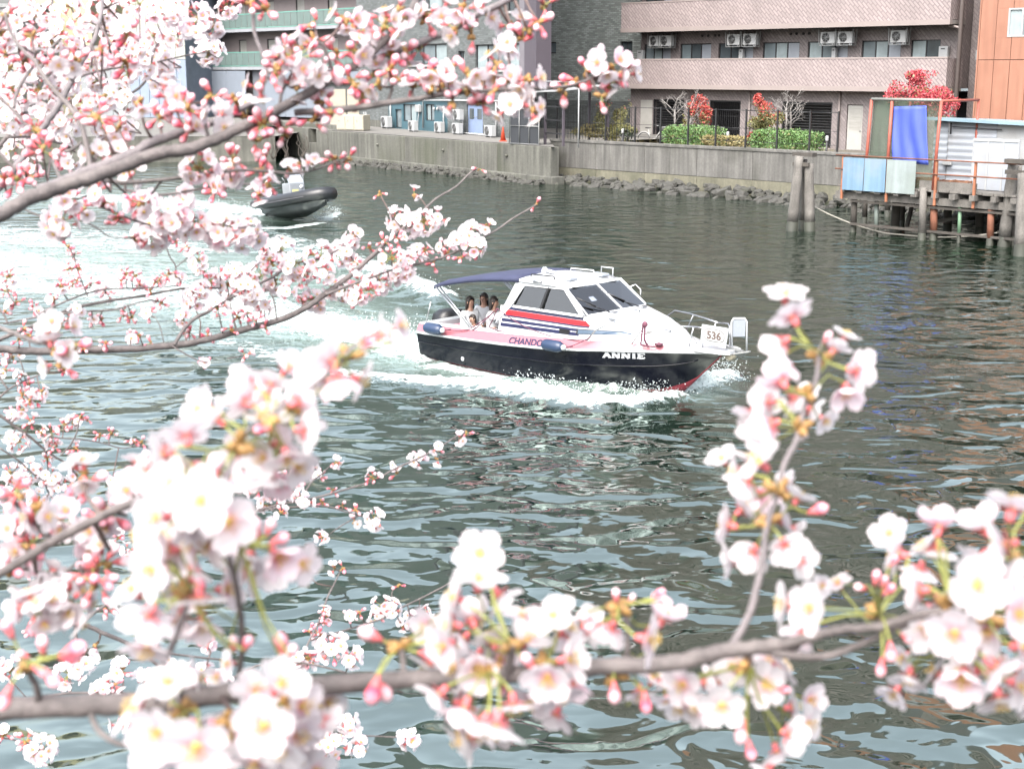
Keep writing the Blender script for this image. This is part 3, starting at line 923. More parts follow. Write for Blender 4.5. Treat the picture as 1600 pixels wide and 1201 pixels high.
# ------------------------------------------------------------------ grey brick building with teal ground floor
m_brick = tile_mat('grey_brick', (0.205, 0.23, 0.23), (0.17, 0.18, 0.18), 0.30, 0.10, var=0.28, msize=0.012, rough=0.8, bump=0.008)
m_brick2 = tile_mat('green_grey_brick', (0.50, 0.56, 0.54), (0.32, 0.36, 0.35), 0.30, 0.10, var=0.3, msize=0.012, rough=0.8, bump=0.01)
m_teal = mat('teal_wall', (0.085, 0.19, 0.235), rough=0.5, var=0.1)
m_purple = mat('purple_grey', (0.125, 0.105, 0.13), rough=0.6, var=0.05)
def brick_building():
    e = FL.empty('brick_building', 0, 0, QZ)
    tag(e, 'grey brick building with teal ground floor and blue double door', 'building')
    P = lambda px, py, yl=0.0: (lambda q: (q[0], q[1] - QZ))(FL.px(px, py, yl))
    def rect(x0, x1, y0, y1, yl=0.0):
        xm = (x0 + x1) / 2; ym = (y0 + y1) / 2
        return (P(x0, ym, yl)[0], P(x1, ym, yl)[0], P(xm, y1, yl)[1], P(xm, y0, yl)[1])
    L0, L1 = P(560, 150)[0], P(826, 150)[0]
    top = 28.0
    w1 = rect(640, 698, 69, 101); w2 = rect(742, 812, 69, 109); ws = rect(715.5, 726, 80, 97); wt = rect(792, 812, -8, 17); wl_ = rect(645, 690, -10, 14)
    door = rect(729, 754, 164, 207); door = (door[0], door[1], 0.06, door[3])
    gd = rect(617, 627, 171, 202); gd = (gd[0], gd[1], 0.04, gd[3])
    gw1 = rect(629, 650, 163, 190); gw2 = rect(664, 678, 163, 189)
    t0, t1 = P(607, 180)[0], P(699, 180)[0]
    tz = P(650, 156)[1]
    low = [gd, gw1, gw2]
    MB().wall(L0, L1, tz, top, 0, 0.3, [w1, w2, ws, wt, wl_]).build('wall', m_brick, e)
    MB().wall(L0, t0, 0, tz, 0, 0.3).build('wall', m_brick, e)
    MB().wall(t1, L1, 0, tz, 0, 0.3, [door]).build('wall', m_brick, e)
    MB().wall(t0, t1, 0, tz - 0.001, 0.02, 0.3, low).build('teal_wall', m_teal, e)
    MB().loft([[(x, y, z) for x, y in ((L0 + 0.02, 0.45), (L1 - 0.05, 0.45), (L1 - 6.5, 4.2), (L0 + 0.02, 5.0))] for z in (0.0, top - 0.1)], closed=True, sm=False, capa=True, capb=True).build('core', m_purple, e)
    MB().loft([[(x, y, z) for x, y in ((L0 - 0.1, -0.1), (L1 + 0.1, -0.1), (L1 - 6.5, 4.5), (L0 - 0.1, 5.1))] for z in (top, top + 0.35)], closed=True, sm=False, capa=True, capb=True).build('roof', m_trim, e)
    for w, pn in ((w1, [m_glass_d, m_glass_g, m_curt]), (w2, [m_curt, m_glass_g, m_glass_g, m_curt]), (ws, [m_glass_d, m_curt]), (wt, [m_glass_d, m_glass_d]), (wl_, [m_glass_d, m_curt])):
        o = window(e, w[0], w[1], w[2], w[3], 0.1, pn, depth=0.12, fw=0.06)
        if w is not ws:
            MB().box(w[0] - 0.05, w[1] + 0.05, -0.07, 0.09, w[2] - 0.12, w[2] - 0.01).build('sill', m_white, o)
    window(e, *gw1, 0.1, [m_glass_g, m_curt], depth=0.1)
    window(e, *gw2, 0.1, [m_curt, m_glass_g], depth=0.1)
    window(e, *gd, 0.1, [m_glass_g], depth=0.1, fm=m_frame, name='glass_door')
    # blue double door
    md = mat('periwinkle_door', (0.36, 0.47, 0.72), rough=0.45, var=0.05)
    xm = (door[0] + door[1]) / 2
    for a, b in ((door[0] + 0.03, xm - 0.008), (xm + 0.008, door[1] - 0.03)):
        d = MB().cbox(a, b, 0.08, 0.14, door[2], door[3] - 0.03, 0.012).build('door_leaf', md, e)
        MB().box(a + 0.18, b - 0.18, 0.07, 0.083, door[3] - 0.75, door[3] - 0.2).build('door_pane', m_glass_d, d)
        MB().tube([(b - 0.1 if a < xm - 0.2 else a + 0.1, 0.03, 0.95), (b - 0.1 if a < xm - 0.2 else a + 0.1, 0.08, 0.95)], 0.025, 8).build('handle', m_galv, d)
    # corner column, lighter return
    c0, c1 = P(813, 80)[0], P(830, 80)[0]
    MB().box(L1, c1 + 0.9, -0.25, 0.6, P(835, 137)[1], top).build('column', m_purple, e)
    MB().box(P(814, 100)[0], L1 - 0.003, -0.1, 0.2, P(820, 137)[1], top - 0.1).build('return_panel', mat('return_grey', (0.28, 0.26, 0.29), rough=0.6), e)
    # white service pipes
    def pipe(pts, r_=0.045):
        MB().tube([(P(x, y, -0.1)[0], -0.1, max(0.06, P(x, y, -0.1)[1])) for x, y in pts], r_, 8).build('pipe', m_white, e)
    pipe([(661, 200), (661, 157), (700, 157), (780, 158)])
    pipe([(693, 203), (693, 166)])
    pipe([(723, 183), (723, 210), (757, 213)])
    pipe([(775, 214), (775, 160)])
    pipe([(783, 216), (783, 168), (776, 168)])
    pipe([(610, 200), (610, 163)])
    pipe([(655, 163), (653, 190), (650, 201)], 0.03)
    o = MB().cbox(P(653, 170)[0], P(659, 170)[0], -0.2, 0.0, P(656, 175)[1], P(656, 164)[1], 0.02).build('meter_box', m_white, e)
    for px in (680, 685):
        MB().lathe([(0.05, 0), (0.07, -0.1), (0.04, -0.16)], 10, base=(P(px, 168)[0], -0.08, P(px, 168)[1])).build('wall_lamp', m_white, e)
    MB().box(L0, t0, -0.012, -0.002, 0.0, 0.4).build('plinth', m_conc2, e)
brick_building()
def ac_ground(px, py, label, sc=1.0, up=0.0):
    p = on_level(px, py, QZ)
    aircon((p.x, p.y, QZ + up), FL.ang, label, 'air conditioners along the brick building', 0, sc)
ac_ground(600, 201, 'large white air conditioner standing left of the glass door', 1.18)
ac_ground(642, 206, 'small white air conditioner below the wide teal wall window')
ac_ground(683, 208, 'white air conditioner below the narrow teal wall window')
ac_ground(711, 210.5, 'white air conditioner standing under another one left of the blue door')
p_ = on_level(711, 210.5, QZ)
aircon((p_.x + 0.05, p_.y, QZ + 0.72), FL.ang, 'weathered white air conditioner on a stand above another, left of the blue door', 'air conditioners along the brick building')
ac_ground(762, 215, 'white air conditioner between the blue door and the traffic cone')

# rear wing, greenish brick
FW = Frame(1.0, 86.8, -46.2)
def wing():
    e = FW.empty('brick_wing', 0, 0, 1.3)
    tag(e, 'greenish grey brick block seen between the column and the apartment house', 'building')
    P = lambda px, py: (lambda q: (q[0], q[1] - 1.3))(FW.px(px, py, 0))
    w1 = (P(856, 75)[0], P(869, 75)[0], P(862, 84)[1], P(862, 66)[1])
    w2 = (P(969, 80)[0], P(988, 80)[0], P(978, 94)[1], P(978, 65)[1])
    MB().wall(-1.5, 9.9, 0, 29, 0, 0.3, [w1, w2]).build('wall', m_brick2, e)
    MB().box(-1.45, 9.8, 0.4, 8, 0, 28.9).build('core', m_purple, e)
    MB().box(-1.6, 10, -0.08, 8.1, 29, 29.3).build('roof', m_trim, e)
    window(e, *w1, 0.1, [m_glass_g], fw=0.07)
    window(e, *w2, 0.1, [m_glass_d, m_glass_d], fw=0.06)
    MB().wall(0.5, 9.6, 0, 2.0, -0.6, -0.3, []).build('yard_wall', m_brick, e)
wing()

# ------------------------------------------------------------------ mesh gate, canopy, cone, cabinets on the quay
def quay_things():
    a, b = on_level(796, 225, QZ), on_level(842, 227, QZ)
    d = (b - a); Lg = d.length
    ang = math.atan2(d.y, d.x)
    e = empty('mesh_gate', a, ang)
    tag(e, 'dark wire mesh gate in a pale frame beside the traffic cone', 'gate')
    hgt = 1.62
    f = MB()
    f.tube([(0, 0, 0.03), (0, 0, hgt), (Lg, 0, hgt), (Lg, 0, 0.03), (0, 0, 0.03)], 0.03, 8)
    f.tube([(0, 0, hgt * 0.52), (Lg, 0, hgt * 0.52)], 0.02, 6)
    for k in (1, 2):
        f.tube([(Lg * k / 3, 0, 0.03), (Lg * k / 3, 0, hgt)], 0.02, 6)
    f.build('frame', m_galv, e)
    MB().box(0.03, Lg - 0.03, 0.04, 0.05, 0.05, hgt - 0.03).build('mesh_panel', mat('dark_mesh', (0.035, 0.04, 0.05), rough=0.7), e)
    # steel cage behind with pale canopy
    c0 = on_level(846, 226, QZ)
    e = empty('canopy_frame', c0, FL.ang)
    tag(e, 'dark steel frame shelter carrying a white canopy beside the flood wall', 'shelter')
    H_ = 2.35
    for x in (0, 1.6):
        for y in (0.2, 2.6):
            MB().box(x - 0.05, x + 0.05, y - 0.05, y + 0.05, 0, H_).build('post', m_purple, e)
    for z in (0.5, 1.1, 1.7):
        MB().box(0.05, 1.55, 0.17, 0.23, z, z + 0.06).build('rail', m_frame, e)
    MB().slab([(-0.4, -0.2, H_ + 0.02), (2.4, -0.5, H_ + 0.1), (2.4, 3.0, H_ + 0.42), (-0.4, 3.0, H_ + 0.3)], 0.04).build('canopy', m_white, e)
    MB().tube([(-0.3, 0.2, H_ + 0.5), (3.2, 0.0, H_ + 0.5), (3.2, 0.0, 0)], 0.035, 8).build('tube_frame', m_white, e)
    p = on_level(786, 221, QZ)
    e = empty('traffic_cone', p)
    tag(e, 'orange traffic cone on the quay beside the mesh gate', 'cone')
    mc = mat('cone_orange', (0.80, 0.10, 0.04), rough=0.45, var=0.05)
    MB().cbox(-0.19, 0.19, -0.19, 0.19, 0, 0.04, 0.012).build('base', mc, e)
    MB().lathe([(0.14, 0.04), (0.03, 0.68), (0.02, 0.7)], 16).build('cone', mc, e)
    a, b = on_level(526, 204, QZ), on_level(568, 205, QZ)
    w = (b - a).length
    e = empty('storage_cabinet', a, math.atan2((b - a).y, (b - a).x))
    tag(e, 'long cream storage cabinet with flat doors on the quay', 'cabinet')
    mc = mat('cream_box', (0.62, 0.57, 0.46), rough=0.55, var=0.06)
    MB().cbox(0, w, 0, 0.7, 0.03, 0.88, 0.02).build('body', mc, e)
    for k in range(3):
        d_ = MB().cbox(w * k / 3 + 0.02, w * (k + 1) / 3 - 0.02, -0.03, -0.005, 0.08, 0.84, 0.01).build('door', mc, e)
        MB().tube([(w * k / 3 + 0.2, -0.05, 0.5), (w * k / 3 + 0.2, -0.05, 0.62)], 0.012, 6).build('handle', m_galv, d_)
    for k, (px, py) in enumerate(((574, 203), (577, 203))):
        p = on_level(px, py, QZ)
        o = MB().bar((0, 0, 0.02), (-0.22, 0.25, 1.0), 0.07, 0.04).build('leaning_plank', m_white, None, p)
        tag(o, ['white plank leaning at the cabinet, nearer the cabinet', 'white plank leaning at the cabinet, farther from the cabinet'][k], 'plank', 'planks by the cabinet')
    # cream shutters of a garage behind
    a, b = on_level(505, 198, QZ), on_level(592, 200, QZ)
    a.y += 3; b.y += 3
    w = (b - a).length
    e = empty('garage', a, math.atan2((b - a).y, (b - a).x))
    tag(e, 'low garage with cream roller shutters behind the storage cabinet', 'garage')
    MB().box(-0.2, w + 0.2, 0.06, 4, 0, 2.6).build('body', m_brick, e)
    for k in range(3):
        s_ = MB().box(w * k / 3 + 0.06, w * (k + 1) / 3 - 0.06, 0.0, 0.05, 0, 2.2).build('shutter', mc, e)
        for j in range(14):
            MB().box(w * k / 3 + 0.08, w * (k + 1) / 3 - 0.08, -0.012, 0.0, 0.03 + j * 0.155, 0.15 + j * 0.155).build('slat', mc, s_)
    MB().box(-0.3, w + 0.3, -0.25, 4.1, 2.6, 2.75).build('roof', m_galv, e)
    # bare climbing stems on the broken wall
    r2 = random.Random(4)
    for k, px in enumerate((428, 447, 472)):
        p = on_level(px, 247, 0.3)
        e = empty('bare_creeper', (p.x, p.y - 0.25, 0.25))
        tag(e, 'leafless creeper on the cracked quay wall, %s of three from the left' % ['first', 'second', 'third'][k], 'creeper', 'creepers on the old wall')
        for j in range(5):
            q = [Vector((0, 0, 0))]
            for i in range(6):
                q.append(q[-1] + Vector((r2.uniform(-0.2, 0.2), r2.uniform(-0.03, 0.05), r2.uniform(0.14, 0.3))))
            MB().tube(q, [0.035 - 0.004 * i for i in range(7)], 5).build('stem', mat('dead_stem', (0.12, 0.10, 0.085), rough=0.9), e)
quay_things()

# ------------------------------------------------------------------ apartment block with green balconies (far left)
def pair_depth(x, y1, y2, dz):
    k1 = ray(x, y1); k2 = ray(x, y2)
    return dz / (k1.z / k1.y - k2.z / k2.y)
Yg = pair_depth(301, 49, 105, 2.8)
ga = on_level(301, 105, 4.0) if False else Vector(((ray(301, 105).x / ray(301, 105).y) * Yg, Yg, 0))
FG = Frame(ga.x, ga.y, -49.0)
def green_block():
    zb = FG.px(301, 105, 0)[1]
    e = FG.empty('balcony_block', 0, 0, QZ)
    tag(e, 'pale mauve apartment block with green balcony railings behind the blossoms', 'building')
    mw = mat('mauve_render', (0.42, 0.36, 0.36), rough=0.8, var=0.06)
    mg = mat('green_panel', (0.22, 0.31, 0.29), rough=0.35, var=0.08, coat=0.3)
    mr_ = mat('green_rail', (0.22, 0.55, 0.47), rough=0.4)
    mh = mat('hoarding', (0.34, 0.39, 0.46), rough=0.5, var=0.04)
    s1 = FG.sx(585, 60, 0)
    z0 = zb - QZ
    for k in range(9):
        z = z0 + 2.8 * k
        b = MB().box(0, s1, 0, 1.4, z - 0.22, z).build('balcony', mat('slab_grey', (0.46, 0.48, 0.52), rough=0.7), e)
        n = int(s1 / 0.85)
        for j in range(n):
            MB().box(j * s1 / n + 0.03, (j + 1) * s1 / n - 0.03, 0.05, 0.07, z + 0.12, z + 1.02).build('panel', mg, b)
        MB().box(0, s1, 0.03, 0.09, z + 1.04, z + 1.11).build('rail', mr_, b)
        MB().box(0, s1, 0.035, 0.085, z + 0.03, z + 0.09).build('rail', mr_, b)
        hol = []
        m_ = 6
        for j in range(m_):
            hol.append((0.8 + j * s1 / m_, 0.8 + j * s1 / m_ + 1.15, z + 0.1, z + 2.05))
        MB().wall(0, s1, z, z + 2.58, 1.4, 1.6, hol).build('wall', mw, e)
        for h in hol:
            window(e, *h, 1.45, [m_offw if k < 2 else m_glass_d], fw=0.06)
    MB().box(0, s1, 1.61, 10, 0, z0 + 25.2).build('core', mw, e)
    MB().box(-0.85, -0.02, -0.2, 1.2, 0, z0 + 25.5).build('column', mat('beige_column', (0.50, 0.47, 0.41), rough=0.7), e)
    # hoarding at the foot
    n = 9
    for j in range(n):
        if j == 3: continue
        MB().cbox(j * s1 / n + 0.02, (j + 1) * s1 / n - 0.02, -0.15, -0.1, 0.0, z0 - 0.3, 0.01).build('hoarding_panel', mh, e)
    MB().box(3 * s1 / n, 4 * s1 / n, 0.5, 0.6, 0, z0 - 0.24).build('doorway', mat('doorway_grey', (0.25, 0.27, 0.31)), e)
green_block()

def left_blocks():
    def block(name, label, x0, x1, Y, ztop, cols, ang=-20, panels=6, split=None):
        a = Vector((ray(x0, 150).x / ray(x0, 150).y * Y, Y, 0))
        fr = Frame(a.x, a.y, ang)
        w = fr.sx(x1, 150, 0)
        e = fr.empty(name, 0, 0, 1.4)
        tag(e, label, 'building')
        MB().box(0, w, 0.05, 12, 0, ztop).build('core', mat(name + '_core', [c * 0.6 for c in cols[0]]), e)
        zs = [0] + ([split] if split else []) + [ztop]
        for k in range(len(zs) - 1):
            for j in range(panels):
                MB().cbox(j * w / panels + 0.02, (j + 1) * w / panels - 0.02, -0.03, 0.05, zs[k] + 0.02, zs[k + 1] - 0.02, 0.01).build('panel', mat(name + '_panel%d' % k, cols[k % len(cols)], rough=0.5, var=0.05), e)
        MB().box(-0.2, w + 0.2, -0.25, 12.2, ztop, ztop + 0.3).build('roof', m_galv, e)
        return e, w
    e, w = block('panel_hall', 'white hall of tall cladding panels above a pale blue base', 205, 293, 112, 12.0, [(0.36, 0.44, 0.56), (0.62, 0.64, 0.58)], panels=6, split=4.4)
    window(e, w * 0.72, w * 0.9, 1.9, 2.9, -0.06, [m_glass_d, m_curt], fm=m_white, depth=0.1)
    block('cream_warehouse', 'cream coloured warehouse behind the blossoms at the upper left', 36, 150, 120, 11.0, [(0.66, 0.62, 0.40)], panels=4)
    e, w = block('grey_shed', 'low grey shed between the cream warehouse and the white hall', 128, 208, 116, 5.2, [(0.42, 0.45, 0.47)], panels=5)
    block('white_roofed_store', 'pale store with a white roof at the far left edge', -60, 34, 116, 8.4, [(0.60, 0.62, 0.64)], panels=4)
    # low wharf with a moored work boat
    a = on_level(-60, 252, 0); b = on_level(420, 242, 0)
    d = b - a
    e = empty('timber_wharf', a, math.atan2(d.y, d.x))
    tag(e, 'low wharf of dark planks along the far left bank', 'wharf')
    Lw = d.length
    mwd = mat('wharf_wood', (0.15, 0.13, 0.115), rough=0.9, var=0.2)
    n = 44
    for k in range(n):
        MB().box(k * Lw / n + 0.015, (k + 1) * Lw / n - 0.015, 0, 5.0, 0.55, 0.65).build('plank', mwd, e)
    for k in range(12):
        MB().tube([(0.4 + k * (Lw - 0.8) / 11, 0.12, -1), (0.4 + k * (Lw - 0.8) / 11, 0.12, 0.55)], 0.12, 8).build('pile', mwd, e)
    g = [on_level(-700, 236, 0.8), on_level(430, 230, 0.8)]
    ground_sheet('far_left_ground', [(g[0].x, g[0].y), (g[1].x, g[1].y), (g[1].x + 10, g[1].y + 90), (g[0].x - 60, g[0].y + 90)], 1.4, m_pave)
    MB_ = MB().box(0, (g[1] - g[0]).length, 0, 0.4, -1, 1.4)
    o = MB_.build('far_quay_wall', m_conc2, None, (g[0].x, g[0].y, 0), (0, 0, math.atan2(g[1].y - g[0].y, g[1].x - g[0].x)))
    tag(o, 'low concrete quay wall behind the dark wharf at the far left', 'wall')
    p = on_level(215, 240, 0.1)
    e = empty('moored_boat', (p.x, p.y - 1.0, 0), R(-4))
    tag(e, 'small moored work boat with a blue cover at the far left wharf', 'boat')
    secs = []
    for x, hb, zc in ((-2.6, 0.7, 0.1), (-1.5, 0.85, 0.05), (0, 0.9, 0.05), (1.5, 0.75, 0.1), (2.4, 0.35, 0.3), (2.8, 0.02, 0.5)):
        secs.append([(x, -hb, 0.62 + 0.06 * max(0, x)), (x, -hb * 0.7, zc), (x, 0, -0.15 + zc), (x, hb * 0.7, zc), (x, hb, 0.62 + 0.06 * max(0, x))])
    MB().loft(secs, capa=True).build('hull', m_offw, e)
    MB().slab([(-2.4, -0.7, 0.55), (1.8, -0.6, 0.6), (1.8, 0.6, 0.6), (-2.4, 0.7, 0.55)], 0.05).build('deck', m_galv, e)
    MB().loft([[(-1.8, -0.72, 0.62), (-1.8, -0.3, 1.15), (-1.8, 0.3, 1.15), (-1.8, 0.72, 0.62)], [(0.2, -0.74, 0.64), (0.2, -0.3, 1.3), (0.2, 0.3, 1.3), (0.2, 0.74, 0.64)], [(1.3, -0.6, 0.66), (1.3, -0.2, 0.9), (1.3, 0.2, 0.9), (1.3, 0.6, 0.66)]], capa=True, capb=True).build('cover', mat('blue_cover', (0.10, 0.36, 0.62), rough=0.6), e)
left_blocks()
# ================================================================== PIER
m_wood = mat('grey_timber', (0.24, 0.225, 0.205), rough=0.9, var=0.25, vs=2.5, fine=0.2, fs=25, streak=0.3, bump=0.01, bs=18)
m_wood_d = mat('dark_timber', (0.11, 0.098, 0.085), rough=0.9, var=0.3, vs=2.0, fine=0.2, streak=0.25, bump=0.01)
m_weed = mat('wet_timber', (0.045, 0.05, 0.035), rough=0.7, var=0.3)
m_bluep = mat('blue_sheet', (0.24, 0.40, 0.56), rough=0.5, var=0.12, vs=1.2, streak=0.22, dirt=(0.38, 0.45, 0.5), dirt_amt=0.6, dirt_scale=1.2)
m_corr = mat('white_corrugated', (0.58, 0.63, 0.70), rough=0.4, var=0.05, dirt=(0.42, 0.38, 0.33), dirt_amt=0.3, dirt_scale=1.1)
DZ = 1.52                                             # deck level
YP = -19.1                                            # outer pile line
def PX(px, py, yl): return FR.px(px, py, yl)
def corrugated(mb, x0, x1, z0, z1, y, pitch=0.15, amp=0.018, horiz=False):
    if horiz:
        n = max(2, int((z1 - z0) / pitch) * 4)
        vs = []
        for i in range(n + 1):
            z = z0 + (z1 - z0) * i / n
            d = y - amp * math.sin(2 * math.pi * (z - z0) / pitch)
            vs += [(x0, d, z), (x1, d, z)]
    else:
        n = max(2, int((x1 - x0) / pitch) * 4)
        vs = []
        for i in range(n + 1):
            x = x0 + (x1 - x0) * i / n
            d = y - amp * math.sin(2 * math.pi * (x - x0) / pitch)
            vs += [(x, d, z0), (x, d, z1)]
    m = len(vs)
    vs += [(v[0], v[1] + 0.02, v[2]) for v in vs]
    fs = []
    for i in range(m // 2 - 1):
        a = 2 * i
        fs += [(a, a + 1, a + 3, a + 2), (m + a, m + a + 2, m + a + 3, m + a + 1)]
    fs += [(0, m, m + 1, 1), (m - 2, m - 1, 2 * m - 1, 2 * m - 2)]
    return mb.add(vs, fs, 0, True)
def pier():
    s0 = PX(1316, 285, YP)[0]
    e = FR.empty('pier', s0, 0, 0)
    tag(e, 'old timber pier on mixed piles below the white shed', 'pier')
    Lp = 14.0
    # deck planks, beams, joist ends
    n = 40
    for k in range(n):
        MB().box(k * Lp / n + 0.012, (k + 1) * Lp / n - 0.012, YP - 0.25, YW - 0.05, DZ - 0.06 + random.uniform(-0.008, 0.008), DZ).build('deck_plank', m_wood, e)
    for y in (YP, YP + 2.6, YP + 5.2):
        MB().box(-0.15, Lp, y - 0.12, y + 0.12, DZ - 0.46, DZ - 0.24).build('beam', m_wood, e)
    for k in range(22):
        x = 0.2 + k * Lp / 22
        MB().box(x - 0.09 + random.uniform(-0.03, 0.03), x + 0.1, YP - 0.32 - random.uniform(0, 0.12), YW - 0.1, DZ - 0.235, DZ - 0.075).build('joist', m_wood, e)
    # front piles, traced one by one: photograph x, top height, kind
    cols = {'w': m_wood, 'd': m_wood_d, 'r': m_rust, 'g': mat('green_pipe', (0.22, 0.38, 0.24), rough=0.6, var=0.15), 'p': mat('pale_pipe', (0.36, 0.42, 0.38), rough=0.6, var=0.2, dirt=(0.2, 0.12, 0.07), dirt_amt=0.5)}
    for px, yl, r_, kind, ztop in ((1333, YP + 0.1, 0.10, 'd', DZ - 0.46), (1369, YP + 0.2, 0.07, 'p', DZ - 0.46), (1398, YP + 1.2, 0.14, 'd', DZ - 0.46), (1441, YP - 0.22, 0.11, 'w', DZ + 0.05), (1459, YP + 0.05, 0.11, 'r', DZ - 0.46), (1499, YP - 0.02, 0.055, 'g', DZ - 0.46), (1548, YP + 0.0, 0.10, 'r', DZ - 0.46), (1408, YP + 2.6, 0.10, 'd', DZ - 0.46), (1480, YP + 2.6, 0.13, 'd', DZ - 0.46), (1530, YP + 2.6, 0.13, 'd', DZ - 0.46), (1350, YP + 2.6, 0.09, 'd', DZ - 0.46), (1385, YP + 5.2, 0.1, 'd', DZ - 0.46), (1440, YP + 5.2, 0.1, 'd', DZ - 0.46)):
        s_ = PX(px, 360, yl)[0] - s0
        o = MB().tube([(s_, yl, 0.22), (s_ + random.uniform(-0.05, 0.05), yl, ztop)], [r_ * 1.03, r_], 9).build('pile', cols[kind], e)
        MB().tube([(s_, yl, -1.0), (s_, yl, 0.22)], r_ * 1.08, 9).build('wet_foot', m_weed, o)
    for y, z in ((YP - 0.08, 1.0), (YP - 0.05, 0.28), (YP + 2.5, 0.75)):
        MB().bar((0.4, y, z), (Lp * 0.72, y, z - 0.06), 0.07, 0.07).build('brace', m_wood_d, e)
    for a, b in (((2.2, YP + 0.8, 0.35), (3.6, YP + 0.8, 0.62)), ((5.0, YP + 1.2, 0.5), (8.0, YP + 1.2, 0.62)), ((1.2, YP + 2.0, 0.1), (1.4, YP + 2.0, 1.1)), ((5.6, YP + 0.4, 0.1), (5.2, YP + 0.4, 0.9))):
        MB().bar(a, b, 0.09, 0.11).build('brace', m_wood_d, e)
    # railing: rusty posts and two rails
    yr = YP - 0.3
    X = lambda px, py=270: PX(px, py, yr)[0] - s0
    zr = PX(1330, 243, yr)[1]
    for px in (1317, 1387, 1463, 1524):
        MB().box(X(px) - 0.035, X(px) + 0.035, yr - 0.03, yr + 0.03, DZ - 0.45, zr).build('rail_post', mat('orange_rust', (0.52, 0.20, 0.10), rough=0.7, var=0.25, vs=5, dirt=(0.2, 0.1, 0.06), dirt_amt=0.5, dirt_scale=4), e)
    for z in (zr, zr - 0.42):
        MB().tube([(-0.05, yr - 0.05, z), (Lp * 0.8, yr - 0.05, z - 0.02)], 0.025, 6).build('rail', m_rust, e)
    # blue sheets hung on the railing
    a, b, c = X(1319), X(1386), X(1433)
    for x0, x1, m in ((a, (a + b) / 2 - 0.01, m_bluep), ((a + b) / 2 + 0.01, b, m_bluep), (b + 0.03, c, mat('grey_sheet', (0.42, 0.49, 0.49), rough=0.5, var=0.15, streak=0.2, dirt=(0.25, 0.3, 0.24), dirt_amt=0.5))):
        MB().box(x0, x1, yr - 0.085, yr - 0.078, DZ - 0.16, zr - 0.06).build('side_sheet', m, e)
    MB().box(c + 0.05, X(1525), yr + 0.08, yr + 0.13, DZ, DZ + 0.26).build('toe_board', m_wood, e)
    return s0
PIER_S = pier()

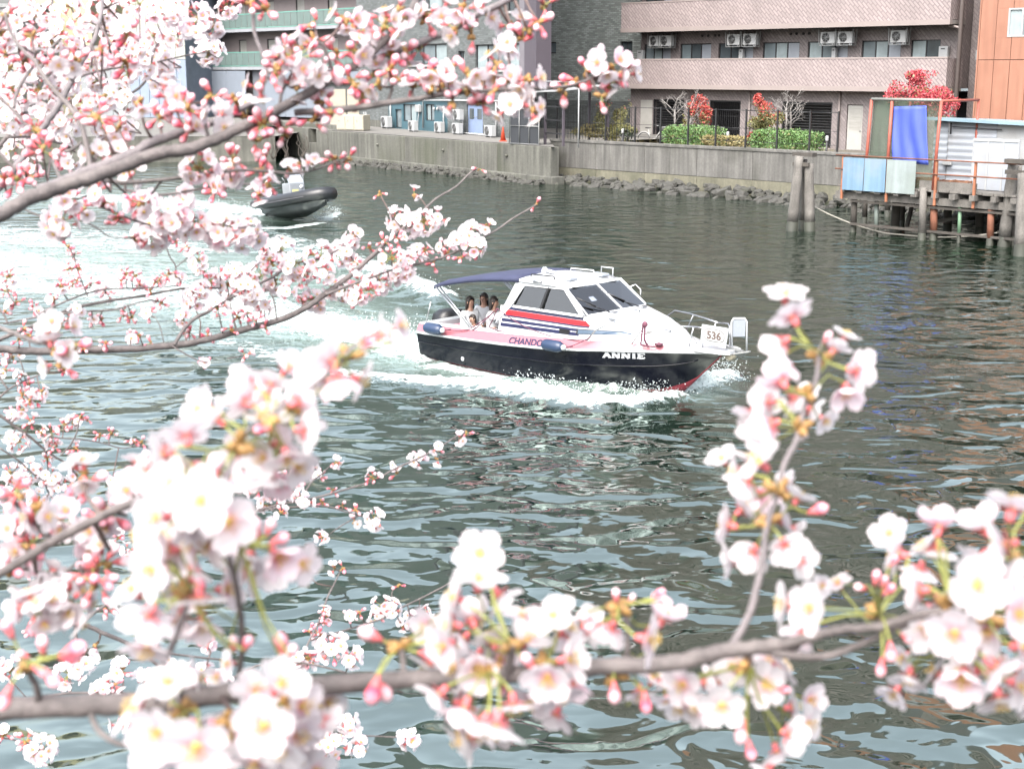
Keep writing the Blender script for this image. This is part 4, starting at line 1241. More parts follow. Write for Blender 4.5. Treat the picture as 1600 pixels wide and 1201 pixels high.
def net_frame():
    yr = YP - 0.22
    def q(px, py, y=yr): s_, z = PX(px, py, y); return Vector((s_, y, z))
    e = FR.empty('net_frame', 0, 0, 0)
    tag(e, 'rusty red pole frame hung with green netting above the pier railing', 'frame')
    mr_ = mat('red_pole', (0.52, 0.13, 0.085), rough=0.6, var=0.2, vs=6)
    A0, A1 = q(1353, 241), q(1362, 156)
    B0, B1 = q(1387, 243), q(1394, 158)
    C0, C1 = q(1461, 245), q(1471, 158)
    for p0, p1 in ((A0, A1), (B0, B1), (C0, C1)):
        p0.z = DZ
        MB().tube([p0, p1], 0.05, 8).build('pole', mr_, e)
    MB().tube([A1 + Vector((0, 0, 0.02)), C1 + Vector((0, 0, 0.02))], 0.045, 8).build('pole', mat('grey_pole', (0.35, 0.36, 0.33), rough=0.6), e)
    back = Vector((0, 2.2, 0))
    MB().tube([A1, A1 + back], 0.04, 8).build('pole', mr_, e)
    MB().tube([C1, C1 + back], 0.04, 8).build('pole', mr_, e)
    for p in (A1, C1):
        MB().tube([Vector((p.x, p.y + 2.2, DZ)), p + back], 0.04, 8).build('pole', mr_, e)
    # netting: a fine woven sheet, partly see-through
    m = bpy.data.materials.new('green_net'); m.use_nodes = True
    N, L = m.node_tree.nodes, m.node_tree.links
    p = N['Principled BSDF']; p.inputs['Base Color'].default_value = (0.06, 0.085, 0.06, 1); p.inputs['Roughness'].default_value = 0.8
    tr = N.new('ShaderNodeBsdfTransparent'); mx = N.new('ShaderNodeMixShader')
    tc = N.new('ShaderNodeTexCoord'); ns = N.new('ShaderNodeTexNoise'); ns.inputs['Scale'].default_value = 3.0; L.new(tc.outputs['Object'], ns.inputs[0])
    mr2 = N.new('ShaderNodeMapRange'); mr2.inputs[3].default_value = 0.42; mr2.inputs[4].default_value = 0.75; L.new(ns.outputs['Fac'], mr2.inputs[0])
    L.new(mr2.outputs[0], mx.inputs[0]); L.new(tr.outputs[0], mx.inputs[1]); L.new(p.outputs[0], mx.inputs[2]); L.new(mx.outputs[0], N['Material Output'].inputs['Surface'])
    def sheet(p00, p10, p01, p11, amp, nu=18, nv=14, seed=1):
        mb = MB(); r2 = random.Random(seed); ph = [r2.uniform(0, 6) for _ in range(4)]
        vs, fs = [], []
        for j in range(nv + 1):
            for i in range(nu + 1):
                a, b = i / nu, j / nv
                pt = (p00.lerp(p10, a)).lerp(p01.lerp(p11, a), b)
                w = amp * math.sin(a * 17 + ph[0] + 1.2 * math.sin(b * 4 + ph[1])) * (1 - 0.6 * b) + amp * 0.6 * math.sin(a * 7 + b * 5 + ph[2])
                vs.append((pt.x, pt.y + w, pt.z))
        for j in range(nv):
            for i in range(nu):
                k = j * (nu + 1) + i
                fs.append((k, k + 1, k + nu + 2, k + nu + 1))
        return mb.add(vs, fs, 0, True)
    dy = Vector((0, 0.12, 0))
    sheet(A0 + dy, B0 + dy, A1 + dy, B1 + dy, 0.03, seed=1).build('netting', m, e)
    sheet(B0 + dy, C0 + dy, B1 + dy, C1 + dy, 0.03, seed=2).build('netting', m, e)
    sheet(A0 + dy, A0 + back, A1 + dy, A1 + back, 0.03, seed=3).build('netting', m, e)
    # blue tarpaulin
    yt = YP - 0.185
    t0, t1, t2, t3 = q(1394, 252, yt), q(1450, 258, yt), q(1396, 167, yt), q(1447, 165, yt)
    o = sheet(t0, t1, t2, t3, 0.028, 26, 16, 6)
    mt = mat('blue_tarp', (0.10, 0.16, 0.72), rough=0.55, var=0.12, vs=1.5, streak=0.15)
    ob = o.build('blue_tarpaulin', mt, None)
    ob.modifiers.new('thick', 'SOLIDIFY').thickness = 0.012
    ob.location = FR.world(0, 0, 0); ob.rotation_euler = (0, 0, FR.ang)
    tag(ob, 'bright blue tarpaulin hanging inside the red pole frame', 'tarpaulin')
net_frame()

def shed():
    ys = YP + 2.0
    x0, zb = PX(1456, 262, ys)
    x1 = PX(1640, 262, ys)[0]
    e = FR.empty('white_shed', x0, ys, DZ)
    tag(e, 'white corrugated shed with a pale blue roof edge on the pier', 'shed')
    w = x1 - x0
    zt = PX(1466, 186, ys)[1] - DZ
    split = PX(1480, 230, ys)[0] - x0
    corrugated(MB(), 0.0, split, 0, zt - 0.05, 0, 0.2, 0.02, horiz=True).build('wall', m_corr, e)
    MB().box(split + 0.02, w, 0, 0.05, 0, zt - 0.05).build('wall', m_white, e)
    corrugated(MB(), split + 0.05, w * 0.55, 0.05, zt - 0.1, -0.03, 0.2, 0.018, horiz=True).build('wall', m_corr, e)
    MB().box(0.02, w, 0.07, 4.2, 0, zt - 0.36).build('body', m_white, e)
    MB().slab([(-0.2, -0.3, zt + 0.02), (w + 0.2, -0.3, zt - 0.1), (w + 0.2, 4.4, zt - 0.28), (-0.2, 4.4, zt - 0.16)], 0.09).build('roof', mat('blue_roof_edge', (0.36, 0.52, 0.62), rough=0.45, var=0.08), e)
    MB().tube([(split + 0.15, -0.12, zt - 0.45), (split + 0.15, -0.12, zt - 0.1)], 0.025, 6).build('bracket', m_black, e)
    MB().tube([(split + 0.15, -0.12, zt - 0.22), (w * 0.6, -0.1, zt - 0.26)], 0.015, 6).build('cable', m_black, e)
    lo = PX(1476, 250, ys)[0] - x0
    MB().cbox(lo, lo + 0.3, -0.15, -0.04, 0.6, 0.75, 0.02).build('basin', m_white, e)
    # leaning door panel in front
    yd = YP + 0.6
    a = PX(1517, 280, yd)[0]; b = PX(1589, 280, yd)[0]
    zt2 = PX(1550, 217, yd)[1]
    d = FR.empty('panel_door', a, yd, DZ)
    tag(d, 'stained white sliding door panel standing before the shed', 'door panel')
    wd = b - a
    MB().cbox(0, wd, 0, 0.05, 0.02, zt2 - DZ, 0.012).build('sheet', m_corr, d)
    for k in range(4):
        MB().box(wd * k / 3 - 0.025 if k else 0.0, wd * k / 3 + 0.025 if k < 3 else wd, -0.02, -0.002, 0.02, zt2 - DZ).build('stile', m_white, d)
    MB().box(0, wd, -0.024, -0.003, zt2 - DZ - 0.08, zt2 - DZ - 0.01).build('top_rail', m_white, d)
    # crates and clutter on the deck
    def crate(px, py, w_, h_, label, m, y=YP + 0.5):
        s_, _ = PX(px, py, y)
        c = FR.empty('crate', s_, y, DZ)
        tag(c, label, 'crate')
        t = 0.025
        MB().box(-w_ / 2, w_ / 2, -0.2, 0.2, 0, 0.03).build('floor', m, c)
        for x in (-w_ / 2, w_ / 2 - t):
            MB().box(x, x + t, -0.2, 0.2, 0.03, h_).build('side', m, c)
        for yy in (-0.2, 0.2 - t):
            for k in range(3):
                z0 = 0.03 + k * (h_ - 0.03) / 3
                MB().box(-w_ / 2 + t, w_ / 2 - t, yy, yy + t, z0 + 0.012, z0 + (h_ - 0.03) / 3 - 0.012).build('slat', m, c)
    mo = mat('orange_plastic', (0.72, 0.20, 0.05), rough=0.45, var=0.06)
    crate(1450, 272, 0.55, 0.30, 'bright orange plastic crate at the foot of the red pole', mo)
    crate(1487, 272, 0.7, 0.26, 'brown wooden crate right of the orange crate on the pier', mat('brown_crate', (0.26, 0.12, 0.07), rough=0.7))
    crate(1503, 273, 0.6, 0.27, 'dull orange crate next to the white door panel', mat('dull_orange', (0.42, 0.19, 0.1), rough=0.6))
    crate(1435, 272, 0.35, 0.2, 'small cream box left of the orange crate on the pier', mat('cream_box', (0.6, 0.55, 0.4)))
shed()

def pile_cluster(name, label, base_pts, top_z, spread, cap=True, rr=0.17):
    c = Vector((sum(p[0] for p in base_pts) / len(base_pts), sum(p[1] for p in base_pts) / len(base_pts), 0))
    e = empty(name, c)
    tag(e, label, 'piles', 'timber mooring piles')
    for k, p in enumerate(base_pts):
        b = Vector(p) - c
        t = Vector((b.x * spread, b.y * spread, top_z - 0.12 * k))
        r_ = rr if k != 1 else rr * 0.62
        d = (t - Vector((b.x, b.y, 0))) / top_z
        foot = Vector((b.x, b.y, 0.3)) + Vector((d.x, d.y, 0)) * 0.3
        m_ = [(1 + 0.05 * math.sin(i * 2.1 + k)) * r_ * (1.02 - 0.03 * i) for i in range(7)]
        o = MB().tube([foot.lerp(t, i / 6) for i in range(7)], m_, 10).build('pile', m_wood, e)
        MB().tube([Vector((b.x, b.y, -1)) - Vector((d.x, d.y, 0)) * 1.0, foot], [r_ * 1.1, r_ * 1.06], 10).build('wet_foot', m_weed, o)
    if cap:
        MB().box(-0.38, 0.38, -0.12, 0.12, top_z - 0.02, top_z + 0.1).build('cap', m_wood_d, e, rot=(0, 0, FR.ang))
        MB().box(-0.3, 0.3, -0.2, -0.12, top_z - 0.32, top_z - 0.2).build('strap', m_wood_d, e, rot=(0, 0, FR.ang))
def W_(px, py): return on_level(px, py, 0)
pile_cluster('mooring_piles', 'leaning grey timber mooring piles standing free left of the pier', [W_(1237, 361), W_(1253, 358), W_(1265, 361)], 2.36, 0.55)
pile_cluster('mooring_piles', 'grey timber mooring piles at the right end of the pier', [W_(1568, 385), W_(1583, 384), W_(1594, 400)], 2.45, 0.62)
def rope():
    a = Vector(W_(1262, 322)); a.z = 0.9
    a = at_depth(1270, 322, 45.5)
    b = at_depth(1567, 362, 41.0)
    pts = []
    for i in range(25):
        t = i / 24
        p = a.lerp(b, t)
        p.z -= 0.55 * 4 * t * (1 - t) * (1.0 if t < 0.6 else 0.9)
        p.z = max(p.z, 0.06)
        pts.append(p)
    o = MB().tube(pts, 0.025, 6).build('mooring_rope', mat('pale_rope', (0.5, 0.48, 0.42), rough=0.9), None)
    tag(o, 'pale slack mooring rope strung from the free piles to the pier end', 'rope')
    c = at_depth(1568, 372, 41.0)
    k = MB()
    r2 = random.Random(2)
    pts = [c + Vector((r2.uniform(-0.18, 0.18), r2.uniform(-0.12, 0.12), 0.18 - 0.5 * i / 16 + r2.uniform(-0.05, 0.05))) for i in range(17)]
    o = k.tube(pts, 0.025, 6).build('rope_knot', mat('pale_rope', (0.5, 0.48, 0.42)), None)
    tag(o, 'tangled knot of white rope on the pile at the pier end', 'rope')
rope()

# ================================================================== GARDEN BEHIND THE FLOOD WALL
m_leaf_g = mat('hedge_leaf', (0.20, 0.38, 0.11), rough=0.55, var=0.35, vs=9, fine=0.2)
m_leaf_o = mat('olive_leaf', (0.27, 0.26, 0.09), rough=0.55, var=0.35, vs=7)
m_leaf_r = mat('red_leaf', (0.72, 0.11, 0.09), rough=0.5, var=0.35, vs=7)
m_leaf_p = mat('pink_red_leaf', (0.85, 0.12, 0.15), rough=0.5, var=0.3, vs=7)
m_twig = mat('bark', (0.14, 0.12, 0.105), rough=0.9, var=0.2)
m_dry = mat('dry_grass', (0.45, 0.37, 0.16), rough=0.8, var=0.3, vs=6)
def leaf_cloud(r2, n, centre, rad, size, shape='ball', pick=None, z_split=None):
    """leaf-sized faces spread through a crown's volume; pick(p) returns the material index"""
    mb = MB()
    lob = [(Vector((r2.gauss(0, 0.56), r2.gauss(0, 0.56), r2.gauss(0, 0.5))), r2.uniform(0.26, 0.52)) for _ in range(16)]
    k = 0
    while k < n:
        if shape == 'ball':
            c, lr = r2.choice(lob)
            d = Vector((r2.gauss(0, 1), r2.gauss(0, 1), r2.gauss(0, 1))).normalized() * (lr * r2.random() ** 0.35)
            p = c + d
            if p.length > 1.2: continue
        else:
            p = Vector((r2.uniform(-1, 1), r2.uniform(-1, 1), r2.uniform(-1, 1)))
            if max(abs(p.x), abs(p.y), abs(p.z)) < 0.6 and r2.random() < 0.8: continue
            q_ = Vector((abs(p.x) ** 4, abs(p.y) ** 4, abs(p.z) ** 4)); 
            if q_.x + q_.y + q_.z > 1.25: continue
            p *= 1 + 0.06 * math.sin(p.x * 9) + r2.uniform(-0.04, 0.05)
        w = Vector((centre[0] + p.x * rad[0], centre[1] + p.y * rad[1], centre[2] + p.z * rad[2]))
        a = Vector((r2.gauss(0, 1), r2.gauss(0, 1), r2.gauss(0, 1))).normalized()
        b = a.cross(Vector((r2.gauss(0, 1), r2.gauss(0, 1), r2.gauss(0, 1)))).normalized()
        s_ = size * r2.uniform(0.6, 1.3)
        mi = pick(p, r2) if pick else 0
        mb.add([w - a * s_, w + b * s_ * 0.45, w + a * s_, w - b * s_ * 0.45], [(0, 1, 2, 3)], mi)
        k += 1
    return mb
def bush(name, label, cat, px, py, rpx, rpy, yl, leaves, pick, n=1700, trunk=True, seed=1, shape='ball', depth=None, group=None, leaf=0.058):
    s_, z = PX(px, py, yl)
    sc = 1.0 / (FPX / FR.world(s_, yl, z).y)
    rx, rz = rpx * sc, rpy * sc
    e = FR.empty(name, s_, yl, 1.3)
    tag(e, label, cat, group)
    r2 = random.Random(seed)
    n = int(n * 1.6)
    leaf_cloud(r2, n, (0, 0, z - 1.3), (rx * 1.15, (depth or rx) * 1.05, rz), leaf, shape, pick).build('crown', leaves, e)
    if trunk:
        zb = z - 1.3 - rz * 0.3
        t = MB().tube([(0, 0, 0), (0.03, 0.02, zb * 0.5), (0, 0, zb)], [0.07, 0.055, 0.04], 7)
        for k in range(5):
            a = r2.uniform(0, 6.28)
            t.tube([(0, 0, zb * 0.6), (0.3 * rx * math.cos(a), 0.3 * rx * math.sin(a), zb), (0.7 * rx * math.cos(a), 0.7 * rx * math.sin(a), z - 1.3 + rz * 0.3)], [0.03, 0.022, 0.01], 5)
        t.build('trunk', m_twig, e)
    return e
two = lambda p, r: 1 if p.z + r.gauss(0, 0.3) > 0.25 else 0
bush('photinia', 'olive shrub with a few red shoots left of the apartment house', 'shrub', 958, 182, 24, 34, -8.6, [m_leaf_o, m_leaf_r], lambda p, r: 1 if p.z + r.gauss(0, 0.3) > 0.75 else 0, 1900, seed=2)
bush('photinia', 'round shrub mostly red, behind the bare trees left of the hedges', 'shrub', 1092, 177, 20, 25, -6.5, [m_leaf_o, m_leaf_r], lambda p, r: 1 if p.z + p.x * 0.4 + r.gauss(0, 0.4) > -0.1 else 0, 1700, seed=3)
bush('photinia', 'olive globe shrub with a red top between the two clipped hedges', 'shrub', 1196, 180, 24, 30, -8.4, [m_leaf_o, m_leaf_r], two, 2100, seed=4)
bush('photinia', 'large bright red shrub above the green netting', 'shrub', 1441, 156, 43, 38, -9.0, [m_leaf_o, m_leaf_p], lambda p, r: 0 if (p.x < -0.2 and p.z < 0.1 and r.random() < 0.7) or r.random() < 0.1 else 1, 4200, seed=5)
bush('hedge', 'clipped green hedge left of the olive globe shrub', 'hedge', 1082, 213, 43, 16, -9.0, [m_leaf_g, m_leaf_o], lambda p, r: 1 if r.random() < 0.12 else 0, 3200, trunk=False, seed=6, shape='box', depth=0.7)
bush('hedge', 'clipped green hedge right of the olive globe shrub', 'hedge', 1226, 220, 50, 17, -9.2, [m_leaf_g, m_leaf_o], lambda p, r: 1 if r.random() < 0.12 else 0, 3600, trunk=False, seed=7, shape='box', depth=0.7)
bush('low_shrub', 'low red tinged shrub at the foot of the olive globe shrub', 'shrub', 1180, 216, 10, 9, -9.4, [m_leaf_o, m_leaf_r], two, 400, trunk=False, seed=8)
bush('low_shrub', 'dark green shrub below the olive shrub by the left fence', 'shrub', 978, 207, 14, 13, -9.2, [mat('dark_leaf', (0.05, 0.09, 0.04), rough=0.5, var=0.3), m_leaf_o], two, 700, trunk=False, seed=9)
bush('low_shrub', 'yellowish dry shrub in front of the fence left of the olive shrub', 'shrub', 925, 204, 30, 12, -9.0, [m_dry, m_leaf_o], lambda p, r: 1 if r.random() < 0.3 else 0, 900, trunk=False, seed=10)
bush('low_shrub', 'tawny dry shrub between the hedge and the globe shrub', 'shrub', 1132, 220, 38, 8, -9.7, [m_dry, m_leaf_o], lambda p, r: 1 if r.random() < 0.15 else 0, 900, trunk=False, seed=11, shape='box', depth=0.3)
def tufts():
    r2 = random.Random(21)
    mb = MB()
    for _ in range(900):
        s_ = r2.uniform(PX(870, 215, -10)[0], PX(1310, 236, -10)[0]); y = r2.uniform(-9.9, -9.2)
        h = r2.uniform(0.3, 0.85)
        a = Vector((r2.gauss(0, 0.12), r2.gauss(0, 0.1), 0))
        mb.add([(s_ - 0.012, y, 1.3), (s_ + 0.012, y, 1.3), (s_ + a.x, y + a.y, 1.3 + h)], [(0, 1, 2)])
    o = mb.build('dry_grass', m_dry, None, FR.world(0, 0, 0), (0, 0, FR.ang))
    tag(o, 'tufts of dry grass along the top of the flood wall', 'grass', kind='stuff')
tufts()
def bare_tree(px, label, seed, yl=-7.5, top=138):
    r2 = random.Random(seed)
    s_, zt = PX(px, top, yl)
    e = FR.empty('bare_tree', s_, yl, 1.3)
    tag(e, label, 'tree', 'bare young trees in the garden')
    h = zt - 1.3
    MB().tube([(0, 0, 0), (0.02, 0.02, h * 0.5), (0, 0, h * 0.72)], [0.055, 0.045, 0.035], 7).build('trunk', m_silver, e)
    mb = MB()
    def br(p, d, ln, r_, lv):
        q = p + d * ln
        mid = p.lerp(q, 0.5) + Vector((r2.gauss(0, 0.04), r2.gauss(0, 0.04), 0.03)) * ln
        mb.tube([p, mid, q], [r_, r_ * 0.8, r_ * 0.55], 5)
        if lv:
            for _ in range(3):
                nd = (d + Vector((r2.gauss(0, 0.55), r2.gauss(0, 0.55), r2.gauss(0.15, 0.4)))).normalized()
                br(q.lerp(p, r2.uniform(0, 0.35)), nd, ln * r2.uniform(0.5, 0.75), r_ * 0.55, lv - 1)
    for k in range(7):
        a = k * 2.4 + r2.uniform(-0.4, 0.4)
        z = h * (0.45 + 0.27 * k / 6)
        br(Vector((0, 0, z)), Vector((math.cos(a) * 0.8, math.sin(a) * 0.8, 0.75)).normalized(), h * 0.2, 0.024, 2)
    mb.build('branches', m_silver, e)
m_silver = mat('silver_bark', (0.36, 0.34, 0.32), rough=0.8, var=0.15)
bare_tree(1055, 'bare young tree with a slim trunk, first from the left of four', 31)
bare_tree(1080, 'bare young tree before the red shrub, second from the left of four', 32, -7.0)
bare_tree(1230, 'bare young tree behind the right hedge, third from the left of four', 33, -7.4)
bare_tree(1237, 'bare young tree behind the right hedge, fourth from the left of four', 34, -7.0)

def garden_fence():
    e = FR.empty('garden_fence', 0, YW + 0.22, WTOP)
    tag(e, 'thin black garden fence of posts and wires on the flood wall', 'fence')
    xs = [FR.sx(px, 215, YW + 0.22) for px in (870, 905, 946, 992, 1032, 1075, 1118, 1165, 1214, 1265, 1309)]
    for x in xs:
        MB().box(x - 0.03, x + 0.03, -0.03, 0.03, 0, 1.55).build('post', m_black, e)
    for z in (0.25, 0.78, 1.5):
        for a, b in zip(xs[:-1], xs[1:]):
            MB().tube([(a + 0.03, 0, z), (b - 0.03, 0, z)], 0.014 if z > 1 else 0.01, 5).build('wire', m_black, e)
    for a, b in zip(xs[:3], xs[1:4]):                 # closer bars at the left end
        n = 8
        for k in range(1, n):
            x = a + (b - a) * k / n
            MB().box(x - 0.008, x + 0.008, -0.008, 0.008, 0.02, 1.5).build('bar', m_black, e)
garden_fence()
def bollard(px, py, label):
    s_, z = PX(px, py, -9.75)
    e = FR.empty('garden_light', s_, -9.75, 1.3)
    tag(e, label, 'lamp', 'low garden lights')
    h = z - 1.3
    MB().tube([(0, 0, 0), (0, 0, h)], 0.045, 10).build('post', m_black, e)
    MB().lathe([(0.05, h), (0.065, h + 0.04), (0.065, h + 0.17), (0.04, h + 0.22)], 12).build('lamp_head', m_white, e)
bollard(973, 209, 'low garden light beside the dark green shrub')
bollard(1137, 214, 'low garden light left of the olive globe shrub')
bollard(1292, 221, 'low garden light right of the right hedge')
def bicycle(px, py, yl, label, rz=0.3):
    s_, z = PX(px, py, yl)
    e = FR.empty('bicycle', s_, yl, 1.3)
    e.rotation_euler = (0, 0, FR.ang + rz)
    tag(e, label, 'bicycle', 'parked bicycles')
    mw = mat('bike_white', (0.7, 0.7, 0.68), rough=0.4)
    for x in (-0.52, 0.52):
        w = MB().tube([(x + 0.32 * math.cos(a), 0, 0.33 + 0.32 * math.sin(a)) for a in np.linspace(0, 2 * math.pi, 25)], 0.02, 6, caps=False).build('wheel', m_black, e)
        for k in range(8):
            a = k * math.pi / 8
            MB().tube([(x + 0.31 * math.cos(a), 0, 0.33 + 0.31 * math.sin(a)), (x - 0.31 * math.cos(a), 0, 0.33 - 0.31 * math.sin(a))], 0.003, 4).build('spoke', m_galv, w)
        MB().tube([(x + 0.36 * math.cos(a), 0, 0.33 + 0.36 * math.sin(a)) for a in np.linspace(0.4, 2.7, 12)], 0.022, 6).build('mudguard', mw, w)
    MB().tube([(-0.52, 0, 0.33), (-0.18, 0, 0.32), (0.1, 0, 0.36), (0.38, 0, 0.75)], 0.022, 6).tube([(-0.18, 0, 0.32), (-0.28, 0, 0.85)], 0.02, 6).tube([(0.52, 0, 0.33), (0.36, 0, 0.95)], 0.02, 6).build('frame', mw, e)
    MB().loft([[(-0.42, -0.09, 0.86), (-0.42, 0.09, 0.86), (-0.42, 0.07, 0.91), (-0.42, -0.07, 0.91)], [(-0.16, -0.03, 0.87), (-0.16, 0.03, 0.87), (-0.16, 0.02, 0.91), (-0.16, -0.02, 0.91)]], closed=True, capa=True, capb=True).build('saddle', m_black, e)
    MB().tube([(0.28, -0.25, 1.0), (0.36, -0.12, 1.02), (0.36, 0.12, 1.02), (0.28, 0.25, 1.0)], 0.014, 6).build('handlebar', m_galv, e)
    MB().loft([[(0.4, -0.15, 0.7), (0.66, -0.15, 0.7), (0.66, 0.15, 0.7), (0.4, 0.15, 0.7)], [(0.38, -0.18, 0.95), (0.7, -0.18, 0.95), (0.7, 0.18, 0.95), (0.38, 0.18, 0.95)]], closed=True, capa=True).build('basket', m_galv, e)
bicycle(1021, 212, -3.0, 'white bicycle parked before the pale panel of the apartment house')
bicycle(1110, 214, -1.2, 'bicycle parked before the barred garage opening')
# ================================================================== BOATS
ALB = 0.5
m_gel = mat('white_gelcoat', (0.80, 0.83, 0.86), rough=0.25, var=0.03, fine=0.02, coat=0.4)
m_hull = mat('black_hull', (0.006, 0.007, 0.014), rough=0.16, var=0.1, fine=0.02, coat=0.0, spec=0.22)
m_pink = mat('pink_deck', (0.56, 0.185, 0.225), rough=0.35, var=0.04, coat=0.2)
m_bottom = mat('red_antifoul', (0.50, 0.055, 0.085), rough=0.5, var=0.15)
m_navy = mat('navy_stripe', (0.018, 0.022, 0.085), rough=0.3, var=0.05)
m_red = mat('red_stripe', (0.72, 0.02, 0.03), rough=0.3, var=0.05)
m_steel = mat('stainless', (0.75, 0.76, 0.78), rough=0.18, metal=0.9, var=0.03)
m_canvas = mat('navy_canvas', (0.038, 0.047, 0.11), rough=0.8, var=0.12, vs=4, fine=0.1, fs=80, bump=0.004, bs=60)
m_fend = mat('navy_fender', (0.022, 0.05, 0.12), rough=0.4, var=0.1)
m_rope_p = mat('maroon_rope', (0.17, 0.05, 0.085), rough=0.8, var=0.2)
m_seal = mat('window_seal', (0.012, 0.012, 0.014), rough=0.4)
m_cabglass = glass_mat('cabin_glass', (0.72, 0.80, 0.84), 0.72)
m_windscreen = glass_mat('windscreen', (0.62, 0.70, 0.80), 0.55)
m_tint = mat('tinted_hatch', (0.045, 0.07, 0.11), rough=0.1, coat=0.6)
m_skin = mat('skin', (0.62, 0.36, 0.26), rough=0.5, var=0.05)
m_hair = mat('dark_hair', (0.03, 0.02, 0.016), rough=0.6, var=0.2, vs=30)
m_shirt = mat('white_shirt', (0.85, 0.87, 0.9), rough=0.8, var=0.04)

BX, BY, BH = -0.87, 25.03, -43.5
def lerp_tab(tab, x):
    xs = [t[0] for t in tab]
    return float(np.interp(x, xs, [t[1] for t in tab]))
SHEER_B = [(-0.2, 0.97), (0, 0.98), (1, 1.03), (2, 1.06), (3, 1.03), (3.6, 0.96), (4.2, 0.79), (4.7, 0.57), (5.1, 0.35), (5.4, 0.16), (5.62, 0.015)]
SHEER_Z = [(-0.2, 0.49), (0, 0.495), (1, 0.53), (2, 0.575), (3, 0.63), (4, 0.715), (4.7, 0.75), (5.62, 0.775)]
CHINE_B = [(-0.2, 0.88), (0, 0.90), (1, 0.93), (2, 0.94), (3, 0.88), (3.6, 0.78), (4.2, 0.58), (4.7, 0.34), (5.0, 0.14), (5.2, 0.012), (5.62, 0.008)]
CHINE_Z = [(-0.2, 0.05), (1, 0.045), (2, 0.04), (3, 0.04), (4, 0.06), (4.7, 0.12), (5.0, 0.21), (5.2, 0.34), (5.62, 0.74)]
KEEL_Z = [(-0.2, -0.3), (3.5, -0.3), (4.3, -0.22), (4.8, -0.05), (5.0, 0.12), (5.2, 0.335), (5.62, 0.735)]
BAND = [(-0.2, 0.15), (1, 0.165), (3, 0.17), (4.2, 0.125), (5, 0.08), (5.62, 0.05)]
sb, sz, cb, cz, kz, bh = (lambda x, T=T: lerp_tab(T, x) for T in (SHEER_B, SHEER_Z, CHINE_B, CHINE_Z, KEEL_Z, BAND))
def hull_y(x, z):
    c, b, z0, z1 = cb(x), sb(x), cz(x), sz(x)
    t = min(1.35, max(0.0, (z - z0) / max(1e-4, z1 - z0)))
    return c + (b - c) * t ** 0.85
def band_y(x, z):
    t = (z - sz(x)) / max(1e-4, bh(x))
    return sb(x) + 0.015 - 0.075 * t * min(1, sb(x) / 0.4)
XS = [-0.2, 0, 0.4, 0.8, 1.2, 1.6, 2.0, 2.4, 2.8, 3.2, 3.6, 3.9, 4.2, 4.45, 4.7, 4.9, 5.05, 5.2, 5.3, 5.4, 5.5, 5.62]

def stroke_text(mb, word, h, w, gap, th, serif):
    """straight-stroke block letters in the plane (x right, z up), returns total width"""
    x = 0.0
    def st(a, b, wd):
        a, b = Vector((a[0], 0, a[1])), Vector((b[0], 0, b[1]))
        d = (b - a).normalized(); n = Vector((-d.z, 0, d.x)) * wd / 2
        mb.add([a - n, b - n, b + n, a + n], [(0, 1, 2, 3)])
    for ch in word:
        W = w
        if ch == 'A':
            st((x + 0.10 * w, 0), (x + 0.5 * w, h), th); st((x + 0.5 * w, h), (x + 0.92 * w, 0), th * 1.25); st((x + 0.25 * w, 0.33 * h), (x + 0.75 * w, 0.33 * h), th * 0.6)
            feet = [(0.12, 0), (0.9, 0)]
        elif ch == 'N':
            st((x + 0.15 * w, 0), (x + 0.15 * w, h), th); st((x + 0.15 * w, h), (x + 0.85 * w, 0), th * 1.15); st((x + 0.85 * w, 0), (x + 0.85 * w, h), th)
            feet = [(0.15, 0), (0.15, 1), (0.85, 1)]
        elif ch == 'I':
            W = 0.5 * w
            st((x + 0.25 * w, 0), (x + 0.25 * w, h), th * 1.15); feet = [(0.25, 0), (0.25, 1)]
        elif ch == 'E':
            st((x + 0.18 * w, 0), (x + 0.18 * w, h), th * 1.1); feet = [(0.12, 0), (0.12, 1)]
            for zz in (0.04, 0.5, 0.96):
                st((x + 0.18 * w, zz * h), (x + (0.8 if zz != 0.5 else 0.62) * w, zz * h), th * 0.7)
            st((x + 0.8 * w, 0), (x + 0.8 * w, 0.3 * h), th * 0.5); st((x + 0.8 * w, 0.7 * h), (x + 0.8 * w, h), th * 0.5)
        if serif:
            for fx, fz in feet:
                zz = 0.04 * h if fz == 0 else 0.96 * h
                st((x + (fx - 0.19) * w, zz), (x + (fx + 0.19) * w, zz), th * 0.45)
        x += W + gap
    return x - gap
def font_mesh(word, size, bold=0.0):
    cu = bpy.data.curves.new('lettering', 'FONT')
    cu.body = word; cu.size = size; cu.offset = bold; cu.resolution_u = 4
    ob = bpy.data.objects.new('lettering_tmp', cu)
    COL.objects.link(ob)
    dg = bpy.context.evaluated_depsgraph_get()
    me = bpy.data.meshes.new_from_object(ob.evaluated_get(dg))
    bpy.data.objects.remove(ob)
    bpy.data.curves.remove(cu)
    return me

